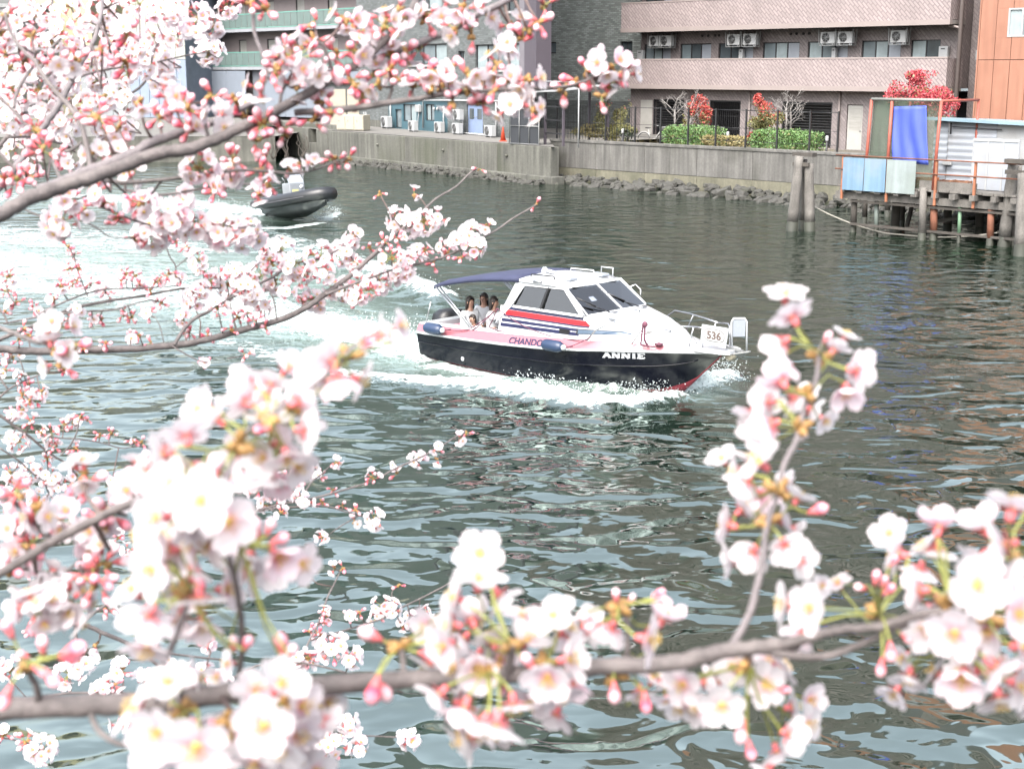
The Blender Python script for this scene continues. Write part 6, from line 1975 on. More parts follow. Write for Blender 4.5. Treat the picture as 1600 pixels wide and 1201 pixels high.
    MB().loft([[(fx - 0.01, -0.01, hc.z + 0.015), (fx + 0.0, 0, hc.z + 0.015), (fx - 0.01, 0.01, hc.z + 0.015)], [(fx - 0.01, -0.016, hc.z - 0.022), (fx + 0.018, 0, hc.z - 0.02), (fx - 0.01, 0.016, hc.z - 0.022)]], capb=True).build('nose', m_skin, body)
    MB().ball((fx - 0.008, 0, hc.z - 0.042), (0.007, 0.022, 0.006), 8, 6).build('mouth', mat('lips', (0.5, 0.16, 0.15), rough=0.4), body)
    return e
STB = -math.pi / 2
person(0.44, -0.30, 0.42, R(-5), 'long haired person in a white top seated nearest the stern, facing the bow', 0.86, 0.26)
person(0.24, 0.30, 0.39, STB + R(15), 'person in a white top facing the camera between two others under the canvas', 0.86, 0.2)
person(0.98, -0.26, 0.45, R(15), 'person with dark hair in a white top raising a hand beside the cabin', 0.88, 0.16, arms='raise')
person(0.86, -0.50, 0.33, STB, 'small child resting both arms on the pink gunwale', 0.68, 0.12, arms='rail', lean=0.2)
person(2.52, -0.38, 0.74, 0.0, 'person at the wheel seen dimly through the cabin side window', 0.85, 0.1)

# ------------------------------------------------------------------ inflatable
def inflatable():
    a, b = on_level(402, 338), on_level(502, 346)
    hd = -50.0
    p = on_level(412, 341)
    e = empty('inflatable_boat', (p.x + 0.35, p.y + 0.6, 0.06), R(hd))
    e.rotation_euler = (0, R(-7), R(hd))
    e.scale = (0.84, 0.84, 0.84)
    tag(e, 'black inflatable boat with a grey hull and console, under way', 'boat')
    mrub = mat('black_rubber', (0.022, 0.024, 0.028), rough=0.38, var=0.1)
    mgh = mat('grey_hull', (0.13, 0.145, 0.15), rough=0.3, var=0.06, coat=0.3)
    path = [(-0.2, 0.85), (0.8, 0.88), (1.9, 0.86), (2.8, 0.76), (3.5, 0.55), (3.95, 0.25), (4.05, 0.0)]
    full = [(x, -y) for x, y in path] + [(x, y) for x, y in reversed(path[:-1])]
    pts = [(x, y, 0.50 + 0.035 * max(0, x - 1) ** 1.4) for x, y in full]
    rad = [0.17] + [0.25] * (len(pts) - 2) + [0.17]
    MB().tube(pts, rad, 14).build('tube', mrub, e)
    for side in (-1, 1):
        MB().lathe([(0.17, 0), (0.12, -0.2), (0.03, -0.34)], 12, base=(-0.2, side * 0.85, 0.5), axis='x').build('tube_end', mrub, e)
        MB().tube([(x, side * (y + 0.235), 0.47 + 0.035 * max(0, x - 1) ** 1.4) for x, y in path[:-1]], 0.03, 6).build('rubbing_strip', mat('strip_grey', (0.09, 0.09, 0.1), rough=0.5), e)
    secs = []
    for x, hb, zk in ((-0.15, 0.68, -0.2), (1.2, 0.7, -0.22), (2.4, 0.62, -0.18), (3.1, 0.46, -0.02), (3.6, 0.26, 0.2), (3.88, 0.05, 0.45)):
        secs.append([(x, -hb, 0.4 + 0.03 * max(0, x - 1)), (x, -hb * 0.85, 0.16 + zk * 0.3), (x, 0, zk), (x, hb * 0.85, 0.16 + zk * 0.3), (x, hb, 0.4 + 0.03 * max(0, x - 1))])
    MB().loft(secs, capa=True).build('hull', mgh, e)
    MB().box(-0.1, 3.1, -0.6, 0.6, 0.36, 0.40).build('floor', mgh, e)
    c = MB().cbox(1.25, 1.85, -0.36, 0.36, 0.4, 1.22, 0.04).build('console', mat('console_grey', (0.36, 0.39, 0.42), rough=0.4), e)
    MB().slab([(1.8, -0.36, 1.22), (1.8, 0.36, 1.22), (1.62, 0.34, 1.55), (1.62, -0.34, 1.55)], 0.015).build('windscreen', m_frost, c)
    MB().slab([(1.855, -0.25, 0.75), (1.855, 0.05, 0.75), (1.855, 0.05, 0.95), (1.855, -0.25, 0.95)], 0.008).build('yellow_panel', mat('pale_yellow', (0.75, 0.72, 0.35), rough=0.5), c)
    MB().lathe([(0.09, 0), (0.09, 0.015)], 14, base=(1.855, 0.2, 1.03), axis='x').build('round_badge', m_gel, c)
    MB().cbox(0.35, 0.95, -0.28, 0.28, 0.4, 0.82, 0.04).build('seat', m_navy, e)
    f = MB()
    for side in (-1, 1):
        MB().tube([(0.0, side * 0.5, 0.4), (0.15, side * 0.46, 1.35), (0.2, side * 0.3, 1.5)], 0.025, 7).build('arch_post', m_steel, e)
    MB().tube([(0.2, -0.3, 1.5), (0.2, 0.3, 1.5)], 0.025, 7).build('arch_bar', m_steel, e)
    for z in (0.8, 1.1, 1.35):
        MB().tube([(0.1, -0.47, z), (0.1, 0.47, z)], 0.018, 6).build('arch_bar', m_steel, e)
    MB().tube([(1.75, 0.37, 1.2), (1.72, 0.40, 1.75)], 0.012, 6).build('antenna', m_gel, e)
    MB().loft([[(-0.65 + dx, -0.2 + i, zz), (-0.65 + dx, 0.2 - i, zz), (-0.22, 0.22 - i, zz), (-0.22, -0.22 + i, zz)] for zz, i, dx in ((0.1, 0.06, 0.1), (0.5, 0.02, 0), (0.9, 0.0, 0), (1.08, 0.08, 0.1))], closed=True, capa=True, capb=True).build('outboard_engine', m_seal, e)
inflatable()
# ================================================================== CHERRY BLOSSOM
ALB = 0.62
rb = random.Random(77)
TO_CAM = Vector((0, -CC, CS))
UP_ = Vector((0, CS, CC))
RIGHT_ = Vector((1, 0, 0))
m_bark = mat('cherry_bark', (0.135, 0.115, 0.112), rough=0.75, var=0.3, vs=60, fine=0.25, fs=400, bump=0.0012, bs=260, dirt=(0.24, 0.21, 0.20), dirt_amt=0.7, dirt_scale=45)
m_bark_g = mat('cherry_bark_pale', (0.20, 0.175, 0.18), rough=0.75, var=0.25, vs=60, fine=0.2, fs=300, bump=0.001, bs=200)
m_twigb = mat('cherry_twig', (0.15, 0.10, 0.09), rough=0.7, var=0.25, vs=80)
m_scale = mat('bud_scale', (0.36, 0.20, 0.06), rough=0.6, var=0.35, vs=150)
m_green = mat('pedicel', (0.34, 0.36, 0.09), rough=0.6, var=0.25, vs=120)
m_calyx = mat('calyx', (0.72, 0.16, 0.17), rough=0.55, var=0.2, vs=150)
m_stam = mat('stamen', (0.80, 0.55, 0.16), rough=0.6, var=0.15, vs=300)
def petal_mat(name, stops, tr=0.5):
    m = bpy.data.materials.new(name); m.use_nodes = True
    N, L = m.node_tree.nodes, m.node_tree.links
    p = N['Principled BSDF']; p.inputs['Roughness'].default_value = 0.55; p.inputs['Specular IOR Level'].default_value = 0.25
    a = N.new('ShaderNodeAttribute'); a.attribute_name = 'along'
    cr = N.new('ShaderNodeValToRGB')
    while len(cr.color_ramp.elements) < len(stops): cr.color_ramp.elements.new(0.5)
    for e_, (pos, c) in zip(cr.color_ramp.elements, stops):
        e_.position = pos; e_.color = (*c, 1)
    L.new(a.outputs['Fac'], cr.inputs[0])
    oi = N.new('ShaderNodeObjectInfo')
    hv = N.new('ShaderNodeHueSaturation')
    mr = N.new('ShaderNodeMapRange'); mr.inputs[3].default_value = 0.55; mr.inputs[4].default_value = 1.35; L.new(oi.outputs['Random'], mr.inputs[0]); L.new(mr.outputs[0], hv.inputs['Saturation'])
    L.new(cr.outputs[0], hv.inputs['Color'])
    L.new(hv.outputs[0], p.inputs['Base Color'])
    t = N.new('ShaderNodeBsdfTranslucent'); L.new(hv.outputs[0], t.inputs[0])
    mx = N.new('ShaderNodeMixShader'); mx.inputs[0].default_value = tr
    L.new(p.outputs[0], mx.inputs[1]); L.new(t.outputs[0], mx.inputs[2]); L.new(mx.outputs[0], N['Material Output'].inputs['Surface'])
    return m
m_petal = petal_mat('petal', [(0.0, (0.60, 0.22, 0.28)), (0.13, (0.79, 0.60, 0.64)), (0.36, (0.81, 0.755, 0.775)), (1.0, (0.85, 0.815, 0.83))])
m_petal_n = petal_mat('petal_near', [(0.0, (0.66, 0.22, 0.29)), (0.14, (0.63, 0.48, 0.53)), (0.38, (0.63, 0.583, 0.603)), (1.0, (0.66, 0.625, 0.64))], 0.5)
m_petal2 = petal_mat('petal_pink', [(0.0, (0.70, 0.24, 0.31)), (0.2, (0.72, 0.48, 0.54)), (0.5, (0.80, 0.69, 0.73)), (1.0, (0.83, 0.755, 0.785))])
m_bud = petal_mat('bud_petal', [(0.0, (0.50, 0.06, 0.10)), (0.4, (0.72, 0.27, 0.32)), (1.0, (0.80, 0.52, 0.57))], 0.25)

def set_along(me, vals):
    at = me.attributes.new('along', 'FLOAT', 'POINT')
    at.data.foreach_set('value', np.array(vals, dtype=np.float32))

def petals(mb, cup, nu, nv, seed, spread=1.0, n=5):
    """five notched, cupped petals, diameter 1, facing +z; returns along-values"""
    r2 = random.Random(seed)
    al = []
    for k in range(n):
        a0 = 2 * math.pi * k / n + r2.uniform(-0.08, 0.08)
        cp = cup * r2.uniform(0.75, 1.25)
        tw = r2.uniform(-0.12, 0.12); wv = r2.uniform(0, 6)
        ln = r2.uniform(0.93, 1.05)
        vs = []
        for j in range(nv + 1):
            t = j / nv
            w = 0.024 + 0.146 * math.sin(math.pi * min(1, t ** 0.85 * 0.80)) ** 1.1
            if t > 0.7: w *= 1 - 2.6 * (t - 0.7) ** 1.7
            for i in range(nu + 1):
                s_ = -1 + 2 * i / nu
                rr = (0.035 + 0.465 * t) * ln
                if t > 0.75: rr -= (0.05 * (1 - abs(s_)) ** 1.5 + 0.075 * abs(s_) ** 2.5) * (t - 0.75) * 4
                ang = cp * t ** 0.9
                z = rr * math.sin(ang) + 0.045 * s_ * s_ * math.sin(math.pi * t) + 0.015 * math.sin(5 * s_ + wv + 4 * t) * t + tw * s_ * w * t
                rad = rr * math.cos(ang)
                x, y = rad, w * s_ * spread
                vs.append((x * math.cos(a0) - y * math.sin(a0), x * math.sin(a0) + y * math.cos(a0), z + 0.004 * k))
                al.append(t)
        fs = []
        for j in range(nv):
            for i in range(nu):
                q = j * (nu + 1) + i
                fs.append((q, q + 1, q + nu + 2, q + nu + 1))
        mb.add(vs, fs, 0, True)
    return al
def add_along(mb, fn, al, val):
    n0 = len(mb.v); fn(); al += [val] * (len(mb.v) - n0)
def calyx_geo(mb, mi):
    mb.lathe([(0.052, -0.20), (0.075, -0.12), (0.065, -0.05), (0.05, -0.005)], 7, mi)
    for k in range(5):
        a = 2 * math.pi * (k + 0.5) / 5
        c, s_ = math.cos(a), math.sin(a)
        mb.add([(0.05 * c - 0.045 * s_, 0.05 * s_ + 0.045 * c, -0.03), (0.24 * c, 0.24 * s_, -0.02), (0.05 * c + 0.045 * s_, 0.05 * s_ - 0.045 * c, -0.03), (0.13 * c, 0.13 * s_, -0.055)], [(0, 1, 3), (1, 2, 3)], mi, True)
def stamen_geo(mb, mi, n, seed):
    r2 = random.Random(seed)
    for k in range(n):
        a = 2 * math.pi * k / n + r2.uniform(-0.2, 0.2); rr = r2.uniform(0.05, 0.15); h = r2.uniform(0.10, 0.20)
        b = Vector((0.02 * math.cos(a), 0.02 * math.sin(a), 0.0)); t = Vector((rr * math.cos(a), rr * math.sin(a), h))
        mb.tube([b, b.lerp(t, 0.5) + Vector((0, 0, 0.02)), t], [0.006, 0.005, 0.004], 3, mi, caps=False)
        mb.ball(t, 0.016, 5, 4, mi)
    mb.lathe([(0.07, -0.01), (0.055, 0.015), (0.02, 0.03)], 8, mi)

# near flowers: petals with separate stamens and calyx
NEAR_P, NEAR_S, NEAR_C = [], [], []
for k, cup in enumerate((0.10, 0.28, 0.45, 0.75)):
    mb = MB(); al = petals(mb, cup, 6, 8, 100 + k, 1.08)
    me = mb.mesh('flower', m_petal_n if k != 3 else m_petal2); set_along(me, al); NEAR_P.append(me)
for k in range(2):
    mb = MB(); stamen_geo(mb, 0, 15, 40 + k); NEAR_S.append(mb.mesh('stamens', m_stam))
mb = MB(); calyx_geo(mb, 0); NEAR_C = mb.mesh('calyx', m_calyx)
# farther flowers: one small mesh each
FAR_P = []
for k, cup in enumerate((0.12, 0.3, 0.5, 0.8)):
    mb = MB(); al = petals(mb, cup, 2, 4, 200 + k, 1.15)
    n0 = len(mb.v); calyx_geo(mb, 1); mb.lathe([(0.085, 0.0), (0.07, 0.06), (0.02, 0.09)], 6, 2)
    al += [0.5] * (len(mb.v) - n0)
    me = mb.mesh('flower', [m_petal if k < 3 else m_petal2, m_calyx, m_stam]); set_along(me, al); FAR_P.append(me)
BUD = []
for k, (ln, fat) in enumerate(((0.31, 0.125), (0.36, 0.15), (0.26, 0.11))):
    mb = MB(); prof = [(0.02, 0.0), (fat * 0.75, ln * 0.2), (fat, ln * 0.5), (fat * 0.8, ln * 0.78), (fat * 0.35, ln * 0.96), (0.005, ln)]
    mb.lathe(prof, 9, 0)
    al = [p[1] / ln for p in prof for _ in range(9)]
    n0 = len(mb.v)
    mb.lathe([(0.035, -0.16), (0.055, -0.08), (fat * 0.8, ln * 0.16), (fat * 0.55, ln * 0.3)], 7, 1)
    al += [0.2] * (len(mb.v) - n0)
    me = mb.mesh('bud', [m_bud, m_calyx]); set_along(me, al); BUD.append(me)

def catmull(P, n=5):
    P = [Vector(p) for p in P]
    if len(P) < 3: return P
    out = []
    for i in range(len(P) - 1):
        p0, p1, p2, p3 = P[max(i - 1, 0)], P[i], P[i + 1], P[min(i + 2, len(P) - 1)]
        for k in range(n):
            t = k / n
            out.append(0.5 * ((2 * p1) + (p2 - p0) * t + (2 * p0 - 5 * p1 + 4 * p2 - p3) * t * t + (3 * p1 - p0 - 3 * p2 + p3) * t ** 3))
    out.append(P[-1])
    return out

class Branch:
    """one cherry branch system: wood parts, spurs, flowers and buds under one root"""
    def __init__(s, label):
        s.e = empty('cherry_branch', (0, 0, CAM_H))
        tag(s.e, label, 'branch', None)
        s.nodes = []                                   # (px, py, world, radius)
        s.nf = 0
    def loc(s, p): return p - Vector((0, 0, CAM_H))
    def wood(s, px, d0, d1, th, m=None, n=9):
        """px: polyline in the photograph; depth runs d0..d1 metres; th: thickness in pixels along it"""
        k = len(px)
        L_ = [0]
        for i in range(1, k): L_.append(L_[-1] + math.dist(px[i], px[i - 1]))
        ds = [d0 + (d1 - d0) * l / L_[-1] for l in L_]
        W = [at_depth(x, y, d) for (x, y), d in zip(px, ds)]
        W = catmull(W, 6)
        tt = np.interp(np.linspace(0, 1, len(W)), np.linspace(0, 1, len(th)), th)
        dd = np.interp(np.linspace(0, 1, len(W)), [l / L_[-1] for l in L_], ds)
        rad = [max(0.0007, 0.5 * t * d / FPX) * (1 + 0.035 * math.sin(i * 2.3) + rb.uniform(-0.03, 0.05)) for i, (t, d) in enumerate(zip(tt, dd))]
        wob = [Vector((rb.gauss(0, 1), rb.gauss(0, 1), rb.gauss(0, 1))) * r_ * 0.07 for r_ in rad]
        W = [w + o for w, o in zip(W, wob)]
        MB().tube([s.loc(w) for w in W], rad, n).build('branch', m or m_bark, s.e)
        for w, r_ in zip(W, rad):
            d = w - Vector((0, 0, CAM_H))
            dep = d.dot(-TO_CAM)
            s.nodes.append((800 + FPX * d.x / dep, 600.5 - FPX * d.dot(UP_) / dep, w, r_, dep))
    def nearest(s, x, y):
        return min(s.nodes, key=lambda n_: (n_[0] - x) ** 2 + (n_[1] - y) ** 2)
    def flower(s, pos, nrm, size, near):
        q = nrm.normalized().to_track_quat('Z', 'Y')
        rot = (q @ Euler((0, 0, rb.uniform(0, 6.28))).to_quaternion()).to_euler()
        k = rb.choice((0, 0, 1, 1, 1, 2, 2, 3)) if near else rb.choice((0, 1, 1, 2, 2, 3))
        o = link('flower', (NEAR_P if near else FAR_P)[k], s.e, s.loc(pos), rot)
        o.scale = (size,) * 3
        if near:
            link('stamens', rb.choice(NEAR_S), o); link('calyx', NEAR_C, o)
        s.nf += 1
    def bud(s, pos, ax, size):
        q = ax.normalized().to_track_quat('Z', 'Y')
        o = link('bud', rb.choice(BUD), s.e, s.loc(pos), q.to_euler())
        o.scale = (size,) * 3
    def spur(s, S, stems, size, from_branch=True, scales=4, x=None, y=None, axis=None):
        """short side twig, bud scales and the stalks that carry the flowers: one joined part"""
        mb = MB()
        c = s.loc(S)
        if from_branch:
            nd = s.nearest(x, y)
            a = s.loc(nd[2]); b = c
            if (b - a).length > 1e-4:
                mid = a.lerp(b, 0.5) + Vector((0, 0, -0.08)) * (b - a).length + Vector((rb.gauss(0, 0.06), 0, rb.gauss(0, 0.06))) * (b - a).length
                r0 = min(nd[3] * 0.7, size * 0.075)
                mb.tube([a, mid, b], [max(r0, size * 0.045), size * 0.045, size * 0.05], 5, 0)
        for k in range(scales):
            ax = (axis or Vector((rb.gauss(0, 1), rb.gauss(0, 1), rb.gauss(0, 1)))).normalized()
            ax = (ax + 0.9 * Vector((rb.gauss(0, 1), rb.gauss(0, 1), rb.gauss(0, 1))).normalized()).normalized()
            l_ = size * rb.uniform(0.22, 0.34)
            sd_ = ax.orthogonal().normalized(); s2 = ax.cross(sd_)
            rings = [[c + ax * l_ * t + (sd_ * math.cos(2 * math.pi * j / 6) + s2 * math.sin(2 * math.pi * j / 6)) * size * w for j in range(6)] for t, w in ((0, 0.05), (0.45, 0.10), (0.8, 0.07), (1, 0.01))]
            mb.loft(rings, closed=True, mi=1)
        for (b0, bdir) in stems:
            b0 = s.loc(b0)
            d = (b0 - c)
            mid = c.lerp(b0, 0.55) - bdir * d.length * 0.12
            mb.tube([c, mid, b0], [size * 0.026, size * 0.021, size * 0.028], 4, 2, caps=False)
        o = mb.build('spur', [m_twigb, m_scale, m_green], s.e)
        return o
    def cluster(s, x, y, Rp, n_open, n_bud, d_px, near=False, depth=None, look=0.35, scales=3):
        nd = s.nearest(x, y)
        d_px = d_px * 1.1; n_open = int(n_open * 1.15 + 0.5)
        dep = depth or nd[4] * rb.uniform(0.985, 1.02)
        S = at_depth(x, y, dep)
        size = d_px * dep / FPX
        Rw = max(Rp * dep / FPX, size * 0.45)
        stems = []
        n = n_open + n_bud
        ga = math.pi * (3 - math.sqrt(5))
        ph0 = rb.uniform(0, 6.28)
        order = list(range(n)); rb.shuffle(order)
        for i in range(n):
            j = order[i]
            zc = 1 - (1 - -look) * (j + 0.5) / max(1, n)    # from facing the camera to a little behind
            zc = max(-0.9, min(1, zc + rb.gauss(0, 0.12)))
            rr = math.sqrt(max(0, 1 - zc * zc)); a = ph0 + ga * j
            v = TO_CAM * zc + RIGHT_ * rr * math.cos(a) + UP_ * rr * math.sin(a)
            v = (v + Vector((rb.gauss(0, 0.18), rb.gauss(0, 0.18), rb.gauss(0, 0.18)))).normalized()
            sz_ = size * rb.uniform(0.86, 1.08)
            if i < n_open:
                P = S + v * Rw * rb.uniform(0.72, 1.0)
                nn = (v + Vector((rb.gauss(0, 0.28), rb.gauss(0, 0.28), rb.gauss(0, 0.28)))).normalized()
                s.flower(P, nn, sz_, near); stems.append((P - nn * sz_ * 0.19, nn))
            else:
                P = S + v * Rw * rb.uniform(0.5, 0.95)
                s.bud(P, (v + Vector((rb.gauss(0, 0.25), rb.gauss(0, 0.25), rb.gauss(0, 0.25)))), sz_ * 1.05); stems.append((P - v * sz_ * 0.12, v))
        s.spur(S, stems, size, x=x, y=y, scales=scales)
    def explicit(s, spurs, flowers, buds, base):
        """spurs [(x,y,depth)], flowers [(x,y,d,az,tilt)], buds [(x,y,d,az)] traced one by one"""
        SP = [(x, y, at_depth(x, y, d), []) for x, y, d in spurs]
        def face(az, tilt):
            a, t = R(az), R(tilt)
            return (TO_CAM * math.cos(t) + (RIGHT_ * math.cos(a) + UP_ * math.sin(a)) * math.sin(t)).normalized()
        more = []
        for x, y, d, az, tilt in flowers:                # a second flower half hidden behind most of the traced ones
            for _ in range(rb.choice((1, 1, 2))):
                a = rb.uniform(0, 6.28)
                more.append((x + 0.42 * d * math.cos(a), y + 0.42 * d * math.sin(a), d * rb.uniform(0.84, 0.96), math.degrees(-a) + rb.uniform(-25, 25), rb.uniform(35, 115), 0.035))
        for x, y, d, az, tilt, back in [(*f, 0.0) for f in flowers] + more:
            d *= 1.03
            dep = min(1.02, max(0.62, 0.5 * base + 0.5 * 75.0 / d)) * rb.uniform(0.985, 1.015) + back
            P = at_depth(x, y, dep)
            nn = (face(az, tilt) + Vector((rb.gauss(0, 0.1), rb.gauss(0, 0.1), rb.gauss(0, 0.1)))).normalized()
            size = d * dep / FPX
            s.flower(P, nn, size, True)
            sp = min(SP, key=lambda q: (q[0] - x) ** 2 + (q[1] - y) ** 2)
            sp[3].append((P - nn * size * 0.19, nn))
        for x, y, d, az in buds:
            dep = base * rb.uniform(0.97, 1.03)
            P = at_depth(x, y, dep)
            ax = (face(az, 75) + Vector((rb.gauss(0, 0.12),) * 3)).normalized()
            size = d * dep / FPX
            s.bud(P - ax * size * 0.2, ax, size)
            sp = min(SP, key=lambda q: (q[0] - x) ** 2 + (q[1] - y) ** 2)
            sp[3].append((P - ax * size * 0.36, ax))
        for x, y, S, stems in SP:
            if stems:
                s.spur(S, stems, 0.034, x=x, y=y, scales=5)
# ------------------------------------------------------------------ the near branch along the bottom
b = Branch('thick blurred cherry branch running along the bottom, white flowers, upright twig at right')
b.wood([(-60, 1110), (0, 1107), (150, 1101), (240, 1097), (330, 1086), (430, 1078), (600, 1064), (760, 1056), (850, 1050), (950, 1040), (1050, 1035), (1110, 1021), (1180, 1012), (1245, 1003)], 0.84, 0.86, [37, 36, 34, 30, 28, 26, 22], n=14)
b.wood([(1200, 1010), (1250, 1000), (1290, 988), (1330, 982), (1372, 979), (1430, 962), (1500, 952), (1570, 940), (1640, 925)], 0.86, 0.80, [17, 16, 15, 14, 12, 10], n=10)
b.wood([(1190, 1014), (1240, 1024), (1290, 1025), (1335, 1010), (1376, 992), (1420, 975)], 0.86, 0.84, [14, 13, 12, 9], n=10)
b.wood([(1144, 1006), (1164, 974), (1180, 928), (1192, 868), (1198, 822), (1212, 780), (1226, 724), (1244, 690), (1250, 662), (1260, 625), (1275, 594), (1281, 554), (1287, 534), (1294, 524)], 0.86, 0.9, [13, 12, 10, 9, 9, 8, 7, 5], m_bark_g, 9)
b.wood([(1244, 690), (1254, 686), (1263, 680)], 0.88, 0.88, [6, 4], m_bark_g, 7)
b.wood([(978, 1040), (981, 1005), (980, 968), (976, 945)], 0.86, 0.85, [10, 9, 9])
b.wood([(795, 1054), (797, 1030), (800, 1005)], 0.85, 0.84, [13, 14])
b.wood([(628, 1060), (630, 1035), (626, 1010)], 0.85, 0.85, [9, 10])
b.wood([(372, 1083), (373, 1060), (378, 1010), (376, 960), (368, 910), (358, 870), (350, 845)], 0.84, 0.74, [11, 10, 10, 10, 9])
b.wood([(245, 1095), (250, 1048), (266, 1015), (278, 985), (288, 958), (300, 925)], 0.84, 0.80, [11, 11, 10, 9], m_bark_g)
b.wood([(350, 850), (352, 790), (362, 720), (380, 680), (420, 650), (462, 622), (505, 590), (530, 565), (560, 535), (590, 518)], 0.74, 0.86, [9, 8, 8, 8, 7, 6, 5], m_bark_g)
b.wood([(140, 1110), (150, 1135), (172, 1155), (198, 1163), (222, 1157), (235, 1150)], 0.84, 0.82, [10, 9, 9, 7])
b.wood([(60, 1100), (58, 1075), (48, 1055), (38, 1035)], 0.84, 0.82, [12, 11, 10])
b.explicit(
    [(1284, 556, .9), (1262, 618, .89), (1247, 668, .89), (1214, 766, .88), (1200, 815, .88), (1170, 1040, .86)],
    [(1238, 495, 86, 110, 115), (1222, 536, 78, 215, 110), (1303, 545, 62, 60, 100), (1338, 578, 86, 0, 112), (1221, 596, 82, 120, 128), (1201, 627, 78, 190, 130), (1206, 664, 80, 220, 125), (1267, 640, 62, -20, 95), (1188, 722, 92, 130, 80), (1152, 738, 74, 180, 95),
     (1165, 752, 78, 230, 110), (1246, 778, 66, 60, 80), (1138, 820, 76, 170, 115), (1176, 862, 80, 250, 125), (1228, 852, 82, -50, 122), (1188, 806, 62, 100, 60), (1220, 812, 60, 20, 90),
     (1146, 1040, 80, 90, 14), (1068, 1068, 82, 180, 32), (1128, 1100, 88, 210, 22), (1194, 1070, 86, 20, 28), (1238, 1104, 70, 0, 80), (1232, 1146, 80, -30, 115), (1214, 1174, 72, -80, 75)],
    [(1284, 794, 66, 15), (1158, 1150, 78, -110), (1174, 1180, 72, -80), (1230, 1078, 50, -10), (1296, 522, 46, 60)], 0.88)
b.explicit(
    [(1374, 960, .85), (1482, 935, .82), (1545, 965, .8), (1592, 880, .78), (1500, 1015, .82)],
    [(1268, 950, 96, 180, 62), (1310, 912, 54, 120, 80), (1404, 866, 82, 190, 118), (1466, 822, 86, 80, 100), (1446, 857, 78, 130, 95), (1436, 922, 88, 185, 118), (1524, 914, 122, 90, 6), (1582, 794, 110, 60, 100), (1570, 850, 104, 200, 115), (1590, 958, 112, 0, 20), (1492, 988, 102, 220, 35), (1504, 1058, 100, 250, 40), (1556, 1042, 104, -60, 60), (1562, 1092, 94, -80, 70), (1420, 1056, 78, -110, 70), (1432, 1006, 68, -40, 60), (1592, 1070, 96, -20, 50), (1598, 1010, 100, 0, 60), (1545, 985, 90, 200, 60)],
    [(1370, 896, 56, 85), (1384, 902, 50, 70), (1338, 916, 56, 150), (1392, 918, 50, 40), (1392, 1024, 64, -95), (1376, 1050, 66, -110), (1400, 870, 50, 60), (1420, 1000, 46, -60)], 0.82)
b.explicit(
    [(798, 1006, .84), (966, 945, .85), (760, 1050, .84), (625, 1010, .85), (850, 1040, .85), (960, 1050, .86)],
    [(748, 906, 98, 90, 78), (712, 934, 82, 150, 70), (738, 966, 82, 100, 122), (706, 976, 86, 170, 70), (694, 1008, 92, 190, 60), (748, 1046, 88, 250, 10), (710, 1040, 88, 200, 45), (686, 1084, 90, 230, 70), (726, 1106, 94, 260, 75), (855, 1056, 98, 250, 28), (876, 1082, 84, -60, 60), (888, 1030, 92, 10, 60), (866, 962, 88, 130, 65), (884, 984, 86, 40, 70), (955, 982, 78, 250, 118), (1012, 998, 98, 0, 72), (775, 1132, 112, 260, 72), (752, 1130, 96, 240, 80), (802, 1100, 92, 280, 80), (1000, 1082, 72, -90, 75), (1036, 1070, 60, -60, 80), (824, 1000, 84, 60, 70), (770, 1000, 80, 120, 115)],
    [(910, 962, 72, 150), (920, 980, 66, 200), (962, 922, 56, 100), (990, 930, 46, 60), (1034, 924, 52, 30), (1046, 940, 60, 0), (820, 1024, 92, 120), (836, 1046, 62, -60), (1010, 1106, 76, -85), (785, 1082, 62, -100), (572, 988, 84, 160), (676, 1022, 74, 10), (582, 1086, 92, -105), (602, 1084, 84, -70), (960, 1088, 70, -85)], 0.85)
b.explicit(
    [(352, 848, .74), (372, 692, .78), (420, 652, .8), (300, 762, .74), (292, 925, .78), (376, 850, .76), (545, 556, .85), (462, 640, .82)],
    [(423, 600, 82, 90, 105), (384, 628, 82, 160, 118), (467, 626, 88, 20, 112), (476, 672, 86, 0, 118), (420, 655, 82, 90, 60), (448, 714, 86, -60, 70), (412, 714, 82, 230, 22), (373, 708, 78, 200, 24), (464, 728, 80, -40, 65), (292, 680, 96, 110, 112), (255, 708, 92, 180, 80), (297, 732, 92, 200, 60), (315, 782, 120, 200, 8), (358, 814, 110, 270, 10), (247, 808, 110, 180, 60), (226, 838, 100, 190, 75), (434, 868, 92, -40, 65), (390, 870, 82, 250, 60), (240, 890, 110, 190, 35), (262, 858, 96, 180, 60), (232, 962, 112, 240, 112), (312, 935, 100, 270, 85), (316, 972, 84, 270, 70), (352, 920, 88, 0, 70), (386, 900, 80, 0, 80), (358, 1036, 62, 180, 70), (517, 564, 84, 140, 105), (527, 592, 86, 280, 110), (598, 522, 72, 30, 80), (340, 655, 78, 130, 85), (436, 690, 78, 30, 90), (275, 770, 86, 170, 75), (300, 850, 90, 200, 60), (270, 925, 84, 200, 80)],
    [(400, 672, 66, 200), (337, 718, 104, 90), (366, 754, 66, 10), (398, 818, 76, 100), (424, 816, 66, 70), (447, 838, 84, 20), (312, 908, 86, 95), (292, 902, 60, 150), (365, 998, 62, 85), (438, 1000, 84, 95), (458, 1012, 66, 60), (388, 1000, 56, 60), (580, 534, 50, 30), (240, 742, 60, 150)], 0.78)
